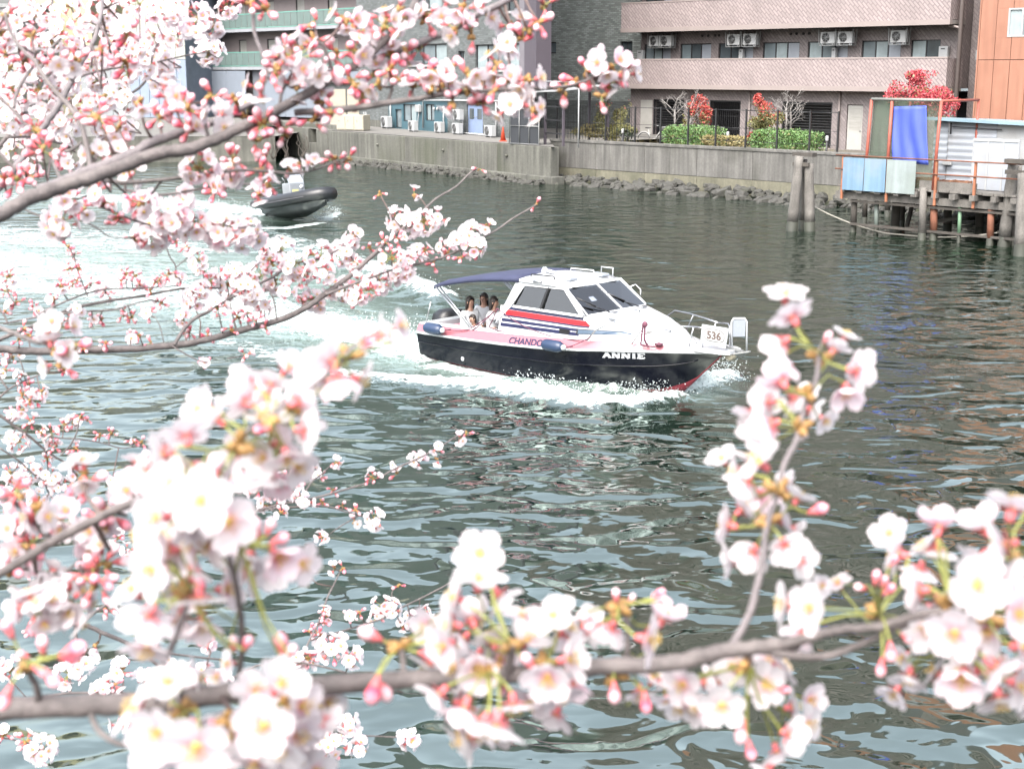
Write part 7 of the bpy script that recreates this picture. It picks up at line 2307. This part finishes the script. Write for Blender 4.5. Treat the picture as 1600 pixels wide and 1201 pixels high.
b.explicit(
    [(358, 1122, .76), (290, 1110, .78), (440, 1100, .78), (38, 1038, .82)],
    [(262, 1068, 104, 100, 55), (248, 1142, 116, 190, 22), (306, 1164, 130, 270, 22), (345, 1190, 100, -60, 60), (438, 1070, 108, 60, 70), (412, 1132, 118, 260, 16), (470, 1102, 98, 10, 70), (464, 1144, 98, -30, 60), (438, 1164, 108, 270, 45), (400, 1190, 100, 260, 60), (280, 1110, 86, 170, 75), (458, 1180, 96, -60, 60)],
    [(8, 972, 84, 110), (66, 1000, 76, 80), (122, 1012, 88, 10), (116, 1026, 84, -10), (72, 1052, 78, -20), (84, 1064, 70, -40), (4, 1100, 92, -110), (30, 1020, 50, 150), (330, 1128, 52, 160)], 0.80)

# ------------------------------------------------------------------ near branch at the left edge
b = Branch('blurred pink budded cherry branch at the left edge below the middle')
b.wood([(-40, 905), (0, 895), (62, 858), (100, 836), (140, 816), (180, 796), (226, 778), (246, 766)], 1.15, 1.05, [15, 15, 15, 14, 12])
b.wood([(-30, 862), (30, 885), (60, 893), (100, 893), (130, 870)], 1.2, 1.2, [7, 6, 5])
b.wood([(-20, 770), (40, 795), (68, 830), (78, 845)], 1.15, 1.15, [8, 12, 12])
for x, y, Rp, no, nb in ((75, 925, 38, 9, 1), (108, 945, 36, 9, 0), (60, 950, 30, 5, 1), (148, 905, 34, 0, 8), (160, 880, 30, 1, 7), (45, 850, 32, 1, 7), (22, 830, 28, 1, 6), (25, 772, 26, 0, 6), (130, 745, 32, 3, 3), (170, 800, 30, 2, 4), (12, 890, 26, 0, 5), (225, 745, 34, 2, 5), (205, 765, 30, 1, 4), (95, 815, 30, 3, 2), (150, 830, 28, 3, 1), (60, 795, 28, 3, 1)):
    b.cluster(x, y, Rp, no, nb, 56, True, depth=rb.uniform(1.1, 1.25))

# ------------------------------------------------------------------ mid branch, upper left
M = Branch('dark cherry branch rising from the left edge to the top, dense pink buds')
M.wood([(-50, 362), (0, 335), (50, 309), (105, 288), (150, 275), (200, 257), (250, 240), (300, 232), (340, 217), (375, 200), (420, 180), (485, 143), (525, 117), (565, 96), (610, 55), (645, 12), (660, -30)], 1.5, 1.75, [25, 24, 23, 22, 20, 18, 17, 15, 13, 11, 10], n=12)
M.wood([(60, 298), (120, 275), (170, 255), (205, 240), (240, 222), (290, 205), (335, 190), (385, 166), (398, 160)], 1.6, 1.7, [17, 17, 16, 12, 7], m_bark_g)
M.wood([(460, 176), (525, 172), (575, 166), (612, 160), (650, 155), (690, 148), (730, 144), (780, 141), (840, 138), (890, 134), (925, 122)], 1.68, 1.72, [11, 10, 9, 7, 5, 4])
M.wood([(560, 102), (600, 88), (655, 67), (700, 49), (740, 26), (795, 0), (830, -20)], 1.75, 1.8, [9, 12, 11, 10, 8], m_bark_g)
M.wood([(395, -20), (396, 37), (400, 60), (412, 90), (419, 122)], 1.6, 1.6, [6, 6, 5], m_bark_g)
M.wood([(319, 160), (320, 185), (325, 216)], 1.62, 1.64, [5, 6])
M.wood([(437, 165), (440, 145), (448, 130)], 1.66, 1.66, [6, 5])
M.wood([(522, 115), (512, 90), (506, 72), (498, 66)], 1.68, 1.66, [6, 5, 4])
M.wood([(605, 162), (612, 140), (613, 120)], 1.7, 1.7, [6, 4])
for x, y, Rp, no, nb in (
    (155, 185, 30, 0, 8), (185, 200, 20, 0, 4), (272, 165, 24, 1, 6), (292, 172, 24, 1, 5), (248, 185, 22, 0, 5), (297, 200, 22, 1, 4), (310, 195, 14, 1, 1), (345, 196, 16, 2, 0), (330, 150, 18, 0, 4), (366, 156, 16, 0, 4), (262, 150, 18, 2, 2), (216, 158, 10, 1, 0),
    (462, 92, 34, 6, 6), (445, 85, 22, 1, 4), (500, 110, 24, 3, 1), (462, 138, 20, 2, 1), (495, 132, 16, 2, 0), (430, 128, 14, 1, 1), (492, 62, 14, 1, 1), (468, 74, 16, 2, 0), (490, 38, 10, 0, 3), (538, 30, 22, 3, 1), (552, 48, 18, 0, 4), (600, 38, 26, 4, 2), (622, 18, 22, 3, 1), (590, 52, 20, 1, 3), (570, 46, 18, 0, 5), (550, 78, 22, 2, 3), (528, 84, 18, 0, 4), (610, 85, 20, 2, 3), (636, 82, 18, 1, 4), (655, 78, 18, 0, 4), (586, 114, 14, 2, 0), (592, 134, 10, 1, 0), (622, 124, 14, 1, 2), (612, 108, 12, 0, 3), (645, 138, 16, 2, 1), (664, 118, 16, 0, 5), (680, 112, 16, 2, 0), (676, 138, 10, 1, 0), (692, 139, 12, 1, 1),
    (550, 128, 20, 0, 5), (565, 155, 20, 2, 2), (502, 160, 20, 0, 5), (520, 176, 16, 0, 4), (490, 186, 14, 0, 3), (412, 194, 30, 0, 8), (442, 206, 18, 0, 5), (400, 220, 18, 0, 3), (385, 180, 18, 1, 2), (430, 110, 20, 1, 2), (404, 138, 20, 2, 2), (390, 6, 8, 0, 2), (416, 15, 12, 0, 4),
    (692, 22, 20, 2, 2), (664, 30, 18, 1, 4), (712, 44, 18, 2, 1), (726, 12, 18, 2, 1), (756, 22, 18, 2, 0), (736, 54, 12, 0, 3), (798, 40, 14, 2, 0), (794, 74, 14, 2, 0), (812, 62, 12, 1, 2), (824, 48, 8, 0, 2), (842, 36, 12, 0, 4), (850, 8, 8, 0, 3),
    (707, 160, 14, 1, 1), (730, 116, 16, 2, 1), (702, 110, 8, 0, 2), (776, 102, 16, 2, 1), (792, 126, 14, 2, 1), (826, 126, 18, 3, 0), (814, 156, 20, 4, 0), (794, 170, 14, 2, 0), (832, 168, 14, 3, 0), (750, 158, 14, 0, 4), (770, 144, 10, 0, 2), (732, 140, 14, 1, 2), (756, 122, 12, 1, 2),
    (942, 102, 16, 3, 0), (958, 108, 14, 2, 1), (974, 114, 14, 3, 0), (916, 112, 10, 0, 3), (899, 131, 8, 0, 2), (880, 142, 10, 0, 3), (940, 150, 8, 0, 1), (952, 130, 12, 1, 3)):
    M.cluster(x, y, Rp, no, nb, 40, True)

# ------------------------------------------------------------------ pale branch at far left with the background cloud of blossom
V = Branch('pale grey cherry branches at the upper left corner, crowded with blossom')
V.wood([(-20, 305), (0, 291), (15, 275), (47, 230), (67, 200), (85, 175), (100, 150), (112, 125), (125, 100), (140, 77), (150, 55), (158, 20), (160, -10)], 2.2, 2.4, [13, 12, 11, 10, 9, 7, 6], m_bark_g)
V.wood([(8, 20), (15, 47), (37, 80), (55, 97), (72, 125), (95, 152), (115, 175), (127, 195), (135, 225), (140, 250), (144, 278)], 1.75, 1.62, [5, 6, 8, 8, 8, 8], m_bark)
V.wood([(22, 168), (25, 150), (37, 125), (55, 100), (75, 80), (95, 60)], 2.2, 2.3, [5, 5, 4])
V.wood([(-10, 146), (0, 154), (20, 172), (50, 205), (62, 220)], 2.1, 2.1, [4, 5, 4])
V.wood([(82, 250), (90, 270), (105, 297)], 1.7, 1.6, [5, 6])
V.wood([(116, 280), (124, 268), (132, 254)], 1.62, 1.62, [6, 4])
V.wood([(128, 192), (170, 165), (225, 130), (245, 70), (285, 47), (330, 25), (360, 10)], 2.7, 2.9, [4, 4, 3, 3])
V.wood([(112, 125), (150, 112), (190, 105), (240, 98), (300, 85), (325, 82)], 2.6, 2.8, [4, 3, 2])
V.wood([(80, 240), (110, 235), (128, 222)], 2.2, 2.2, [5, 4]); V.wood([(0, 240), (20, 260), (40, 268)], 1.8, 1.8, [6, 4])
for x, y, Rp, no, nb in ((195, 95, 22, 1, 7), (160, 80, 18, 0, 5), (200, 52, 18, 1, 6), (85, 100, 20, 1, 6), (50, 58, 20, 1, 5), (38, 92, 18, 0, 5), (10, 24, 18, 0, 5), (10, 86, 18, 0, 5), (55, 205, 20, 0, 7), (66, 236, 20, 0, 7), (86, 240, 16, 0, 5), (26, 280, 24, 0, 9), (46, 276, 18, 0, 5), (5, 282, 16, 0, 4), (176, 240, 18, 1, 5), (192, 246, 14, 0, 5), (150, 240, 18, 2, 1), (170, 212, 14, 1, 1), (118, 95, 16, 1, 4), (0, 50, 20, 1, 3)):
    V.cluster(x, y, Rp, no, nb, 36, True, depth=rb.uniform(1.75, 1.95))
C = Branch('cloud of small white blossom in the upper left corner behind the grey branches')
C.wood([(-20, 250), (10, 215), (40, 170), (60, 120), (75, 70), (80, 20), (82, -10)], 2.8, 3.0, [7, 6, 5, 4])
C.wood([(60, 120), (95, 105), (120, 75), (125, 30)], 2.9, 3.0, [4, 3]); C.wood([(40, 170), (90, 165), (125, 150)], 2.9, 2.9, [4, 3]); C.wood([(10, 215), (60, 215), (110, 230)], 2.8, 2.9, [4, 3])
for x, y, Rp, no in ((325, 82, 24, 17), (355, 15, 16, 9), (335, 42, 16, 8), (310, 28, 20, 10), (285, 14, 20, 10), (300, 48, 14, 6), (268, 58, 18, 8), (250, 95, 22, 12), (207, 82, 22, 11), (226, 100, 20, 9), (262, 107, 15, 6), (240, 58, 14, 5), (145, 100, 16, 7), (82, 22, 18, 8), (162, 15, 22, 10), (195, 25, 22, 10), (217, 6, 18, 8), (175, 48, 20, 9), (95, 50, 15, 6), (82, 66, 14, 5), (30, 30, 20, 9), (15, 106, 20, 9), (45, 112, 18, 8), (20, 140, 18, 8), (60, 140, 18, 8), (95, 120, 16, 6), (76, 168, 18, 7), (110, 148, 16, 6), (14, 190, 16, 7), (140, 165, 20, 9), (166, 150, 20, 9), (190, 140, 18, 8), (120, 105, 15, 6), (160, 102, 14, 6), (60, 72, 16, 6), (200, 115, 16, 6), (185, 76, 18, 8), (10, 60, 18, 8), (248, 130, 14, 5), (105, 205, 18, 7), (20, 232, 16, 6), (110, 76, 15, 6), (45, 262, 15, 6), (106, 256, 14, 5), (130, 35, 16, 7), (240, 20, 16, 6), (110, 10, 16, 7), (35, 5, 16, 6), (60, 30, 15, 6), (130, 60, 14, 5), (200, 160, 15, 6), (30, 170, 15, 6), (90, 190, 14, 5), (160, 200, 14, 5), (270, 30, 14, 6), (225, 70, 14, 6), (40, 210, 14, 5), (70, 115, 16, 7), (45, 150, 15, 6), (85, 140, 14, 5), (120, 180, 15, 6), (200, 205, 14, 5), (10, 165, 15, 6), (110, 125, 14, 5), (60, 185, 15, 5), (150, 128, 15, 6), (60, 95, 15, 5)):
    (C if x < 126 else V).cluster(x, y, Rp, no, rb.choice((0, 1, 2, 3)), 22, False, depth=rb.uniform(2.6, 3.1))

# ------------------------------------------------------------------ drooping twigs under the mid branch
D = Branch('thin drooping cherry twigs with full flower balls in front of the inflatable boat')
D.wood([(165, 282), (205, 285), (262, 280), (325, 271), (375, 266), (420, 268), (450, 271), (485, 267), (520, 255)], 1.75, 1.8, [6, 6, 5, 4, 3])
D.wood([(188, 296), (225, 302), (260, 304), (300, 297), (345, 290), (395, 287)], 2.0, 2.1, [4, 4, 3])
D.wood([(245, 304), (275, 324), (305, 340), (345, 350), (372, 356), (400, 350)], 2.05, 2.15, [4, 3, 3])
D.wood([(136, 306), (155, 320), (187, 336), (215, 346), (235, 352)], 2.0, 2.1, [5, 5, 3])
D.wood([(40, 328), (70, 341), (95, 348)], 2.0, 2.0, [3, 2]); D.wood([(122, 342), (150, 355), (172, 370), (205, 371)], 2.1, 2.1, [3, 2])
D.wood([(238, 302), (248, 288), (256, 280)], 1.9, 1.85, [4, 4])
for x, y, Rp, no, nb, d in ((95, 350, 26, 12, 2, 30), (236, 366, 26, 13, 2, 30), (272, 340, 28, 12, 4, 30), (305, 354, 20, 5, 6, 30), (350, 362, 26, 13, 2, 30), (386, 364, 26, 12, 4, 30), (310, 262, 28, 11, 1, 30), (336, 300, 16, 2, 6, 30), (360, 278, 18, 6, 1, 30), (220, 318, 20, 5, 5, 30), (150, 297, 20, 5, 4, 30), (106, 310, 20, 6, 2, 30), (130, 328, 16, 1, 6, 28), (186, 337, 16, 0, 7, 28), (165, 318, 14, 1, 4, 28), (180, 345, 12, 0, 4, 28), (205, 273, 18, 4, 4, 30), (210, 372, 8, 0, 3, 26), (260, 360, 18, 5, 3, 30), (365, 252, 22, 0, 8, 34), (415, 244, 14, 0, 5, 34), (406, 266, 14, 0, 4, 34), (420, 289, 14, 3, 1, 30), (402, 302, 12, 3, 1, 30), (470, 257, 10, 3, 0, 26), (490, 253, 8, 2, 0, 26), (452, 264, 8, 1, 1, 26), (522, 250, 14, 0, 5, 32), (543, 248, 8, 0, 3, 30), (320, 285, 14, 1, 4, 30), (285, 310, 16, 4, 2, 30), (330, 350, 18, 6, 1, 30)):
    D.cluster(x, y, Rp, no, nb, d, False)

# ------------------------------------------------------------------ sharper branch crossing to the right above the boat's wake
F1 = Branch('sharp cherry branch reaching right above the motor boat wake, white pompom clusters')
F1.wood([(-30, 544), (0, 545), (60, 549), (130, 547), (200, 545), (275, 539), (320, 531), (380, 515), (437, 500), (475, 482), (508, 459), (535, 440), (570, 410), (590, 392), (607, 375), (622, 362)], 3.0, 3.3, [13, 12, 11, 10, 9, 7, 5], n=10)
F1.wood([(508, 460), (545, 446), (575, 435), (612, 422), (645, 414), (682, 405), (712, 394), (742, 377), (775, 360), (802, 341), (838, 320)], 3.2, 3.4, [5, 4, 4, 3, 2.4])
F1.wood([(622, 362), (645, 345), (660, 330), (682, 310), (712, 292), (735, 270), (748, 263)], 3.3, 3.4, [4, 3, 2.5])
G1 = Branch('side limb of blossom pompoms rising left of the motor boat canopy')
G1.wood([(272, 539), (287, 515), (305, 497), (325, 487), (350, 472), (385, 452), (422, 435), (460, 412), (505, 402), (545, 380), (556, 368)], 3.05, 3.3, [6, 5, 4, 3])
G1.wood([(432, 500), (430, 478), (425, 462), (418, 452)], 3.1, 3.1, [3, 2]); G1.wood([(350, 472), (375, 445), (400, 415), (440, 390)], 3.1, 3.2, [3, 2])
F1.wood([(268, 540), (290, 553), (310, 563), (325, 566)], 3.1, 3.1, [2.5, 2]); F1.wood([(355, 560), (375, 557)], 3.15, 3.15, [2, 1.5])
for x, y, Rp, no, nb in ((622, 344, 20, 11, 1), (642, 352, 18, 9, 1), (662, 346, 20, 10, 1), (682, 342, 14, 5, 2), (648, 304, 9, 2, 0), (593, 303, 5, 0, 2), (735, 362, 14, 8, 1), (742, 386, 16, 9, 1), (714, 375, 12, 5, 1), (652, 398, 14, 5, 4), (664, 392, 10, 2, 3), (690, 386, 10, 2, 3), (676, 412, 8, 0, 4), (720, 402, 6, 0, 3), (700, 396, 9, 1, 3), (748, 263, 5, 0, 2), (838, 319, 4, 0, 2), (760, 352, 8, 2, 1), (612, 404, 20, 8, 6), (632, 420, 16, 8, 3), (592, 440, 18, 7, 6), (562, 440, 14, 4, 6), (540, 456, 18, 7, 6), (556, 466, 14, 7, 3), (576, 452, 14, 5, 4), (520, 450, 14, 5, 5), (488, 468, 16, 6, 5), (600, 378, 10, 0, 5), (622, 374, 12, 2, 5), (576, 388, 6, 0, 3), (612, 436, 14, 6, 3), (640, 408, 12, 5, 2), (472, 470, 10, 2, 3), (500, 478, 9, 3, 2),
    (340, 481, 14, 3, 6), (300, 470, 15, 8, 1), (286, 498, 12, 3, 4), (296, 518, 10, 0, 6), (355, 446, 18, 9, 3), (372, 495, 8, 0, 5), (386, 490, 8, 1, 4), (326, 524, 7, 0, 4), (400, 500, 7, 0, 5), (414, 512, 7, 0, 4), (360, 515, 5, 0, 3), (412, 478, 12, 3, 5), (320, 566, 8, 1, 4), (383, 555, 7, 1, 3), (165, 537, 8, 0, 4), (132, 545, 8, 0, 4), (205, 526, 9, 1, 4), (218, 523, 7, 0, 3), (235, 536, 7, 0, 4), (158, 545, 7, 0, 3), (30, 530, 9, 0, 4), (45, 524, 7, 0, 3)):
    F1.cluster(x, y, Rp, no, nb, 20, False)
for x, y, Rp, no, nb in (
    (440, 392, 22, 13, 1), (425, 412, 16, 7, 2), (405, 432, 24, 12, 2), (380, 442, 22, 12, 3), (500, 402, 26, 14, 3), (530, 396, 20, 10, 3), (546, 376, 12, 5, 1), (556, 366, 7, 3, 0), (460, 412, 20, 10, 2), (472, 432, 16, 8, 2), (555, 412, 14, 3, 5), (506, 426, 16, 7, 3), (410, 385, 14, 3, 5), (420, 405, 12, 3, 3), (482, 438, 9, 1, 4), (365, 425, 16, 8, 1), (395, 460, 16, 8, 2), (430, 440, 18, 8, 1), (448, 455, 12, 5, 1)):
    G1.cluster(x, y, Rp, no, nb, 20, False)

# single nearer spray that hangs across it
S_ = Branch('short spray of three white flowers hanging across the sharp branch at left')
S_.wood([(-30, 500), (20, 520), (50, 532), (72, 536)], 1.5, 1.45, [7, 7, 9])
for x, y, Rp, no, nb in ((92, 512, 16, 3, 0), (88, 548, 16, 2, 0), (112, 540, 14, 0, 3), (95, 570, 14, 1, 1)):
    S_.cluster(x, y, Rp, no, nb, 46, True, depth=1.45, scales=4)

# ------------------------------------------------------------------ bud-rich twigs above the sharp branch
F2 = Branch('slender bud laden cherry twigs over the foaming water at the left')
F2.wood([(-20, 536), (0, 530), (25, 520), (75, 500), (112, 482), (150, 474), (175, 469), (225, 462), (275, 452), (312, 450), (345, 450)], 3.1, 3.2, [7, 6, 5, 4, 3], m_bark)
F2.wood([(5, 506), (60, 495), (125, 487), (175, 484), (205, 476), (235, 468)], 3.1, 3.15, [3, 3, 2])
F2.wood([(60, 492), (67, 487), (100, 472), (140, 457), (175, 451), (225, 450), (280, 446)], 3.1, 3.15, [3, 3, 2])
F2.wood([(137, 463), (130, 445), (122, 425), (115, 400), (106, 384)], 3.1, 3.1, [2.5, 2]); F2.wood([(255, 372), (265, 400), (274, 415), (274, 433)], 3.1, 3.1, [2, 2.5])
F2.wood([(274, 418), (290, 405), (305, 388)], 3.1, 3.1, [2, 1.5]); F2.wood([(-10, 470), (5, 490), (12, 505)], 3.1, 3.1, [3, 3]); F2.wood([(256, 535), (250, 510), (242, 495)], 3.1, 3.1, [1.6, 1.3])
F2.wood([(25, 478), (10, 450), (12, 428)], 3.1, 3.1, [2, 2])
for x, y, Rp, no, nb in ((15, 432, 12, 1, 7), (10, 455, 9, 0, 5), (25, 473, 12, 1, 7), (8, 488, 9, 0, 4), (55, 482, 11, 1, 7), (95, 446, 11, 1, 6), (85, 468, 9, 1, 4), (106, 386, 6, 0, 3), (117, 398, 9, 1, 4), (108, 420, 8, 0, 5), (124, 420, 8, 0, 4), (120, 440, 10, 1, 6), (142, 442, 7, 0, 4), (112, 445, 8, 1, 4), (165, 458, 12, 4, 3), (197, 428, 10, 1, 6), (210, 429, 7, 0, 4), (190, 440, 8, 0, 4), (219, 446, 10, 1, 6), (246, 440, 9, 1, 4), (258, 434, 9, 1, 5), (280, 437, 9, 2, 4), (196, 490, 12, 1, 7), (206, 497, 8, 0, 4), (232, 490, 11, 1, 6), (250, 472, 9, 1, 5), (122, 483, 11, 3, 2), (146, 498, 9, 1, 5), (110, 498, 10, 1, 5), (158, 500, 8, 0, 4), (318, 424, 12, 4, 4), (310, 406, 14, 7, 1), (292, 386, 10, 2, 4), (275, 376, 9, 2, 3), (330, 440, 12, 4, 3), (345, 430, 10, 3, 3), (312, 455, 14, 7, 1), (70, 502, 8, 0, 4), (38, 512, 7, 0, 4), (265, 428, 7, 0, 3), (235, 455, 7, 0, 3)):
    F2.cluster(x, y, Rp, no, nb, 19, False)

# ------------------------------------------------------------------ lower left twigs
F3 = Branch('fine cherry twigs with small blossoms at the left edge over pale water')
F3.wood([(-20, 638), (0, 649), (25, 667), (50, 685), (70, 702), (92, 717), (110, 725)], 3.3, 3.4, [5, 4, 3])
F3.wood([(60, 680), (92, 684), (125, 686), (160, 692), (190, 700), (215, 697), (240, 702)], 3.3, 3.4, [3, 2, 2]); F3.wood([(95, 711), (110, 695), (120, 675), (125, 650)], 3.3, 3.3, [3, 2.5, 2])
F3.wood([(-10, 628), (0, 620), (15, 607), (40, 594), (72, 582)], 3.3, 3.3, [4, 3, 2]); F3.wood([(-15, 560), (0, 590), (12, 607)], 3.3, 3.3, [3, 3]); F3.wood([(40, 594), (30, 560), (15, 555)], 3.3, 3.3, [2, 2])
F3.wood([(70, 702), (75, 730), (72, 760), (90, 790)], 3.4, 3.5, [3, 2]); F3.wood([(0, 700), (30, 720), (60, 745), (110, 760)], 3.4, 3.5, [3, 2])
for x, y, Rp, no, nb in ((45, 600, 11, 1, 6), (20, 558, 12, 3, 3), (5, 563, 11, 2, 3), (10, 578, 10, 2, 2), (36, 616, 11, 2, 4), (55, 622, 13, 5, 3), (64, 612, 10, 3, 2), (46, 628, 10, 2, 3), (20, 646, 12, 2, 5), (28, 690, 16, 9, 1), (16, 684, 10, 4, 1), (80, 680, 16, 4, 6), (66, 676, 10, 2, 3), (100, 664, 10, 1, 4), (114, 660, 10, 4, 1), (86, 697, 12, 3, 4), (34, 642, 10, 1, 4), (127, 650, 5, 0, 3), (136, 655, 6, 0, 3), (156, 680, 7, 0, 4), (175, 678, 7, 0, 4), (207, 690, 7, 0, 4), (222, 690, 7, 0, 4), (117, 700, 8, 1, 4), (48, 660, 11, 1, 6), (30, 590, 9, 2, 2), (110, 545, 9, 1, 5), (100, 578, 8, 1, 3),
    (50, 735, 18, 9, 1), (80, 746, 18, 9, 1), (30, 758, 18, 8, 1), (100, 762, 16, 7, 1), (60, 780, 16, 7, 1), (120, 742, 12, 4, 2), (18, 738, 14, 6, 1), (12, 775, 14, 6, 0), (75, 715, 10, 2, 3), (175, 750, 8, 1, 4), (95, 790, 12, 5, 0), (185, 838, 10, 3, 3), (200, 860, 12, 4, 2), (42, 893, 5, 0, 4)):
    F3.cluster(x, y, Rp, no, nb, 18, False)

F4 = Branch('fine cherry twig pointing right over dark water below the motor boat')
F4.wood([(380, 810), (405, 797), (442, 787), (485, 779), (520, 770), (580, 752), (617, 732), (645, 720), (675, 705), (700, 690), (728, 671)], 3.4, 3.6, [4, 4, 3, 3, 2])
F4.wood([(420, 795), (485, 790), (512, 791), (540, 799), (562, 805), (580, 810)], 3.4, 3.5, [3, 2.5, 2]); F4.wood([(562, 805), (535, 820), (515, 834)], 3.5, 3.5, [2, 1.6]); F4.wood([(470, 782), (485, 755), (505, 738), (522, 722)], 3.45, 3.5, [3, 2])
F4.wood([(420, 790), (440, 755), (470, 735)], 3.45, 3.5, [2.5, 2])
for x, y, Rp, no, nb in ((400, 760, 16, 8, 3), (430, 772, 18, 9, 3), (414, 790, 12, 5, 2), (445, 746, 12, 4, 4), (485, 728, 12, 5, 2), (475, 746, 11, 4, 3), (525, 722, 9, 3, 3), (500, 744, 9, 1, 5), (470, 776, 11, 4, 2), (478, 784, 10, 5, 0), (502, 784, 7, 0, 4), (582, 745, 12, 3, 5), (617, 727, 7, 2, 0), (620, 740, 5, 1, 1), (652, 717, 12, 6, 2), (685, 702, 7, 2, 1), (683, 716, 5, 1, 0), (720, 686, 8, 3, 0), (728, 676, 4, 0, 2), (520, 766, 7, 0, 4), (534, 790, 6, 0, 3), (556, 796, 8, 0, 4), (585, 812, 16, 10, 1), (555, 815, 7, 2, 0), (504, 838, 9, 4, 0), (455, 765, 14, 6, 2), (440, 800, 9, 3, 1), (410, 735, 9, 3, 2)):
    F4.cluster(x, y, Rp, no, nb, 17, False)

F5 = Branch('fine cherry twigs behind the thick branch near the bottom of the picture')
F5.wood([(470, 1030), (485, 997), (500, 967), (510, 937), (522, 912), (533, 890)], 3.3, 3.5, [3, 3, 2]); F5.wood([(485, 1000), (512, 992), (540, 984), (600, 965), (625, 950), (662, 932), (700, 912), (727, 894), (742, 872)], 3.4, 3.6, [3, 3, 2])
F5.wood([(-20, 1085), (40, 1090), (110, 1082), (180, 1082), (240, 1082), (330, 1075), (400, 1040), (470, 1035), (540, 1050)], 2.9, 3.1, [4, 3, 3]); F5.wood([(120, 1010), (122, 975), (165, 990), (205, 1008), (235, 1030), (262, 1050)], 2.6, 2.7, [5, 7, 6, 4]); F5.wood([(205, 1008), (250, 1018), (300, 1025), (345, 1030)], 2.7, 2.8, [4, 3])
F5.wood([(20, 930), (60, 950), (100, 965), (122, 976), (150, 955), (165, 945)], 2.5, 2.6, [6, 6, 4]); F5.wood([(460, 1150), (520, 1145), (560, 1148), (600, 1150), (640, 1152)], 3.2, 3.3, [3, 2]); F5.wood([(-10, 1150), (20, 1155), (60, 1165)], 3.1, 3.1, [3, 2]); F5.wood([(460, 1150), (440, 1110), (420, 1060)], 3.2, 3.1, [3, 3])
F5.wood([(622, 950), (612, 930), (618, 915)], 3.5, 3.5, [2, 1.5]); F5.wood([(-10, 1030), (15, 1060), (40, 1088)], 3.0, 3.0, [3, 2])
for x, y, Rp, no, nb in ((742, 870, 5, 1, 0), (596, 945, 14, 6, 0), (612, 950, 14, 6, 1), (588, 966, 12, 4, 2), (645, 966, 16, 8, 0), (664, 956, 10, 4, 0), (630, 975, 9, 3, 0), (622, 913, 5, 0, 2), (548, 962, 11, 1, 6), (562, 956, 7, 0, 4), (507, 955, 10, 1, 5), (512, 964, 8, 2, 1), (505, 972, 7, 0, 4), (498, 990, 10, 0, 6), (484, 985, 8, 0, 4), (522, 888, 6, 2, 0), (536, 888, 4, 0, 2), (470, 890, 8, 2, 0)):
    F5.cluster(x, y, Rp, no, nb, 18, False)
for x, y, Rp, no, nb in ((520, 1012, 22, 9, 3), (548, 1026, 16, 5, 1), (480, 1030, 14, 4, 5), (500, 1002, 12, 2, 4), (460, 1032, 12, 5, 1), (640, 1155, 13, 7, 0), (500, 1130, 18, 9, 1), (546, 1132, 15, 7, 1), (520, 1165, 22, 11, 1), (560, 1168, 10, 4, 0), (490, 1165, 14, 6, 1), (66, 1172, 20, 10, 1), (40, 1158, 14, 1, 7), (5, 1146, 14, 2, 5), (108, 1052, 20, 10, 0), (132, 1032, 16, 6, 0), (155, 1085, 16, 5, 4), (176, 1070, 14, 4, 4), (190, 1046, 15, 5, 3), (225, 1058, 12, 3, 3), (300, 1058, 22, 10, 5), (346, 1066, 14, 5, 2), (320, 1050, 14, 5, 3), (268, 1040, 8, 1, 2), (15, 1045, 16, 6, 1), (168, 950, 14, 1, 7), (48, 985, 6, 0, 5), (150, 1005, 4, 1, 0), (326, 1005, 12, 3, 5), (180, 1090, 12, 4, 2), (208, 1128, 8, 2, 2), (185, 1130, 7, 2, 1)):
    F5.cluster(x, y, Rp, no, nb, 25, False)
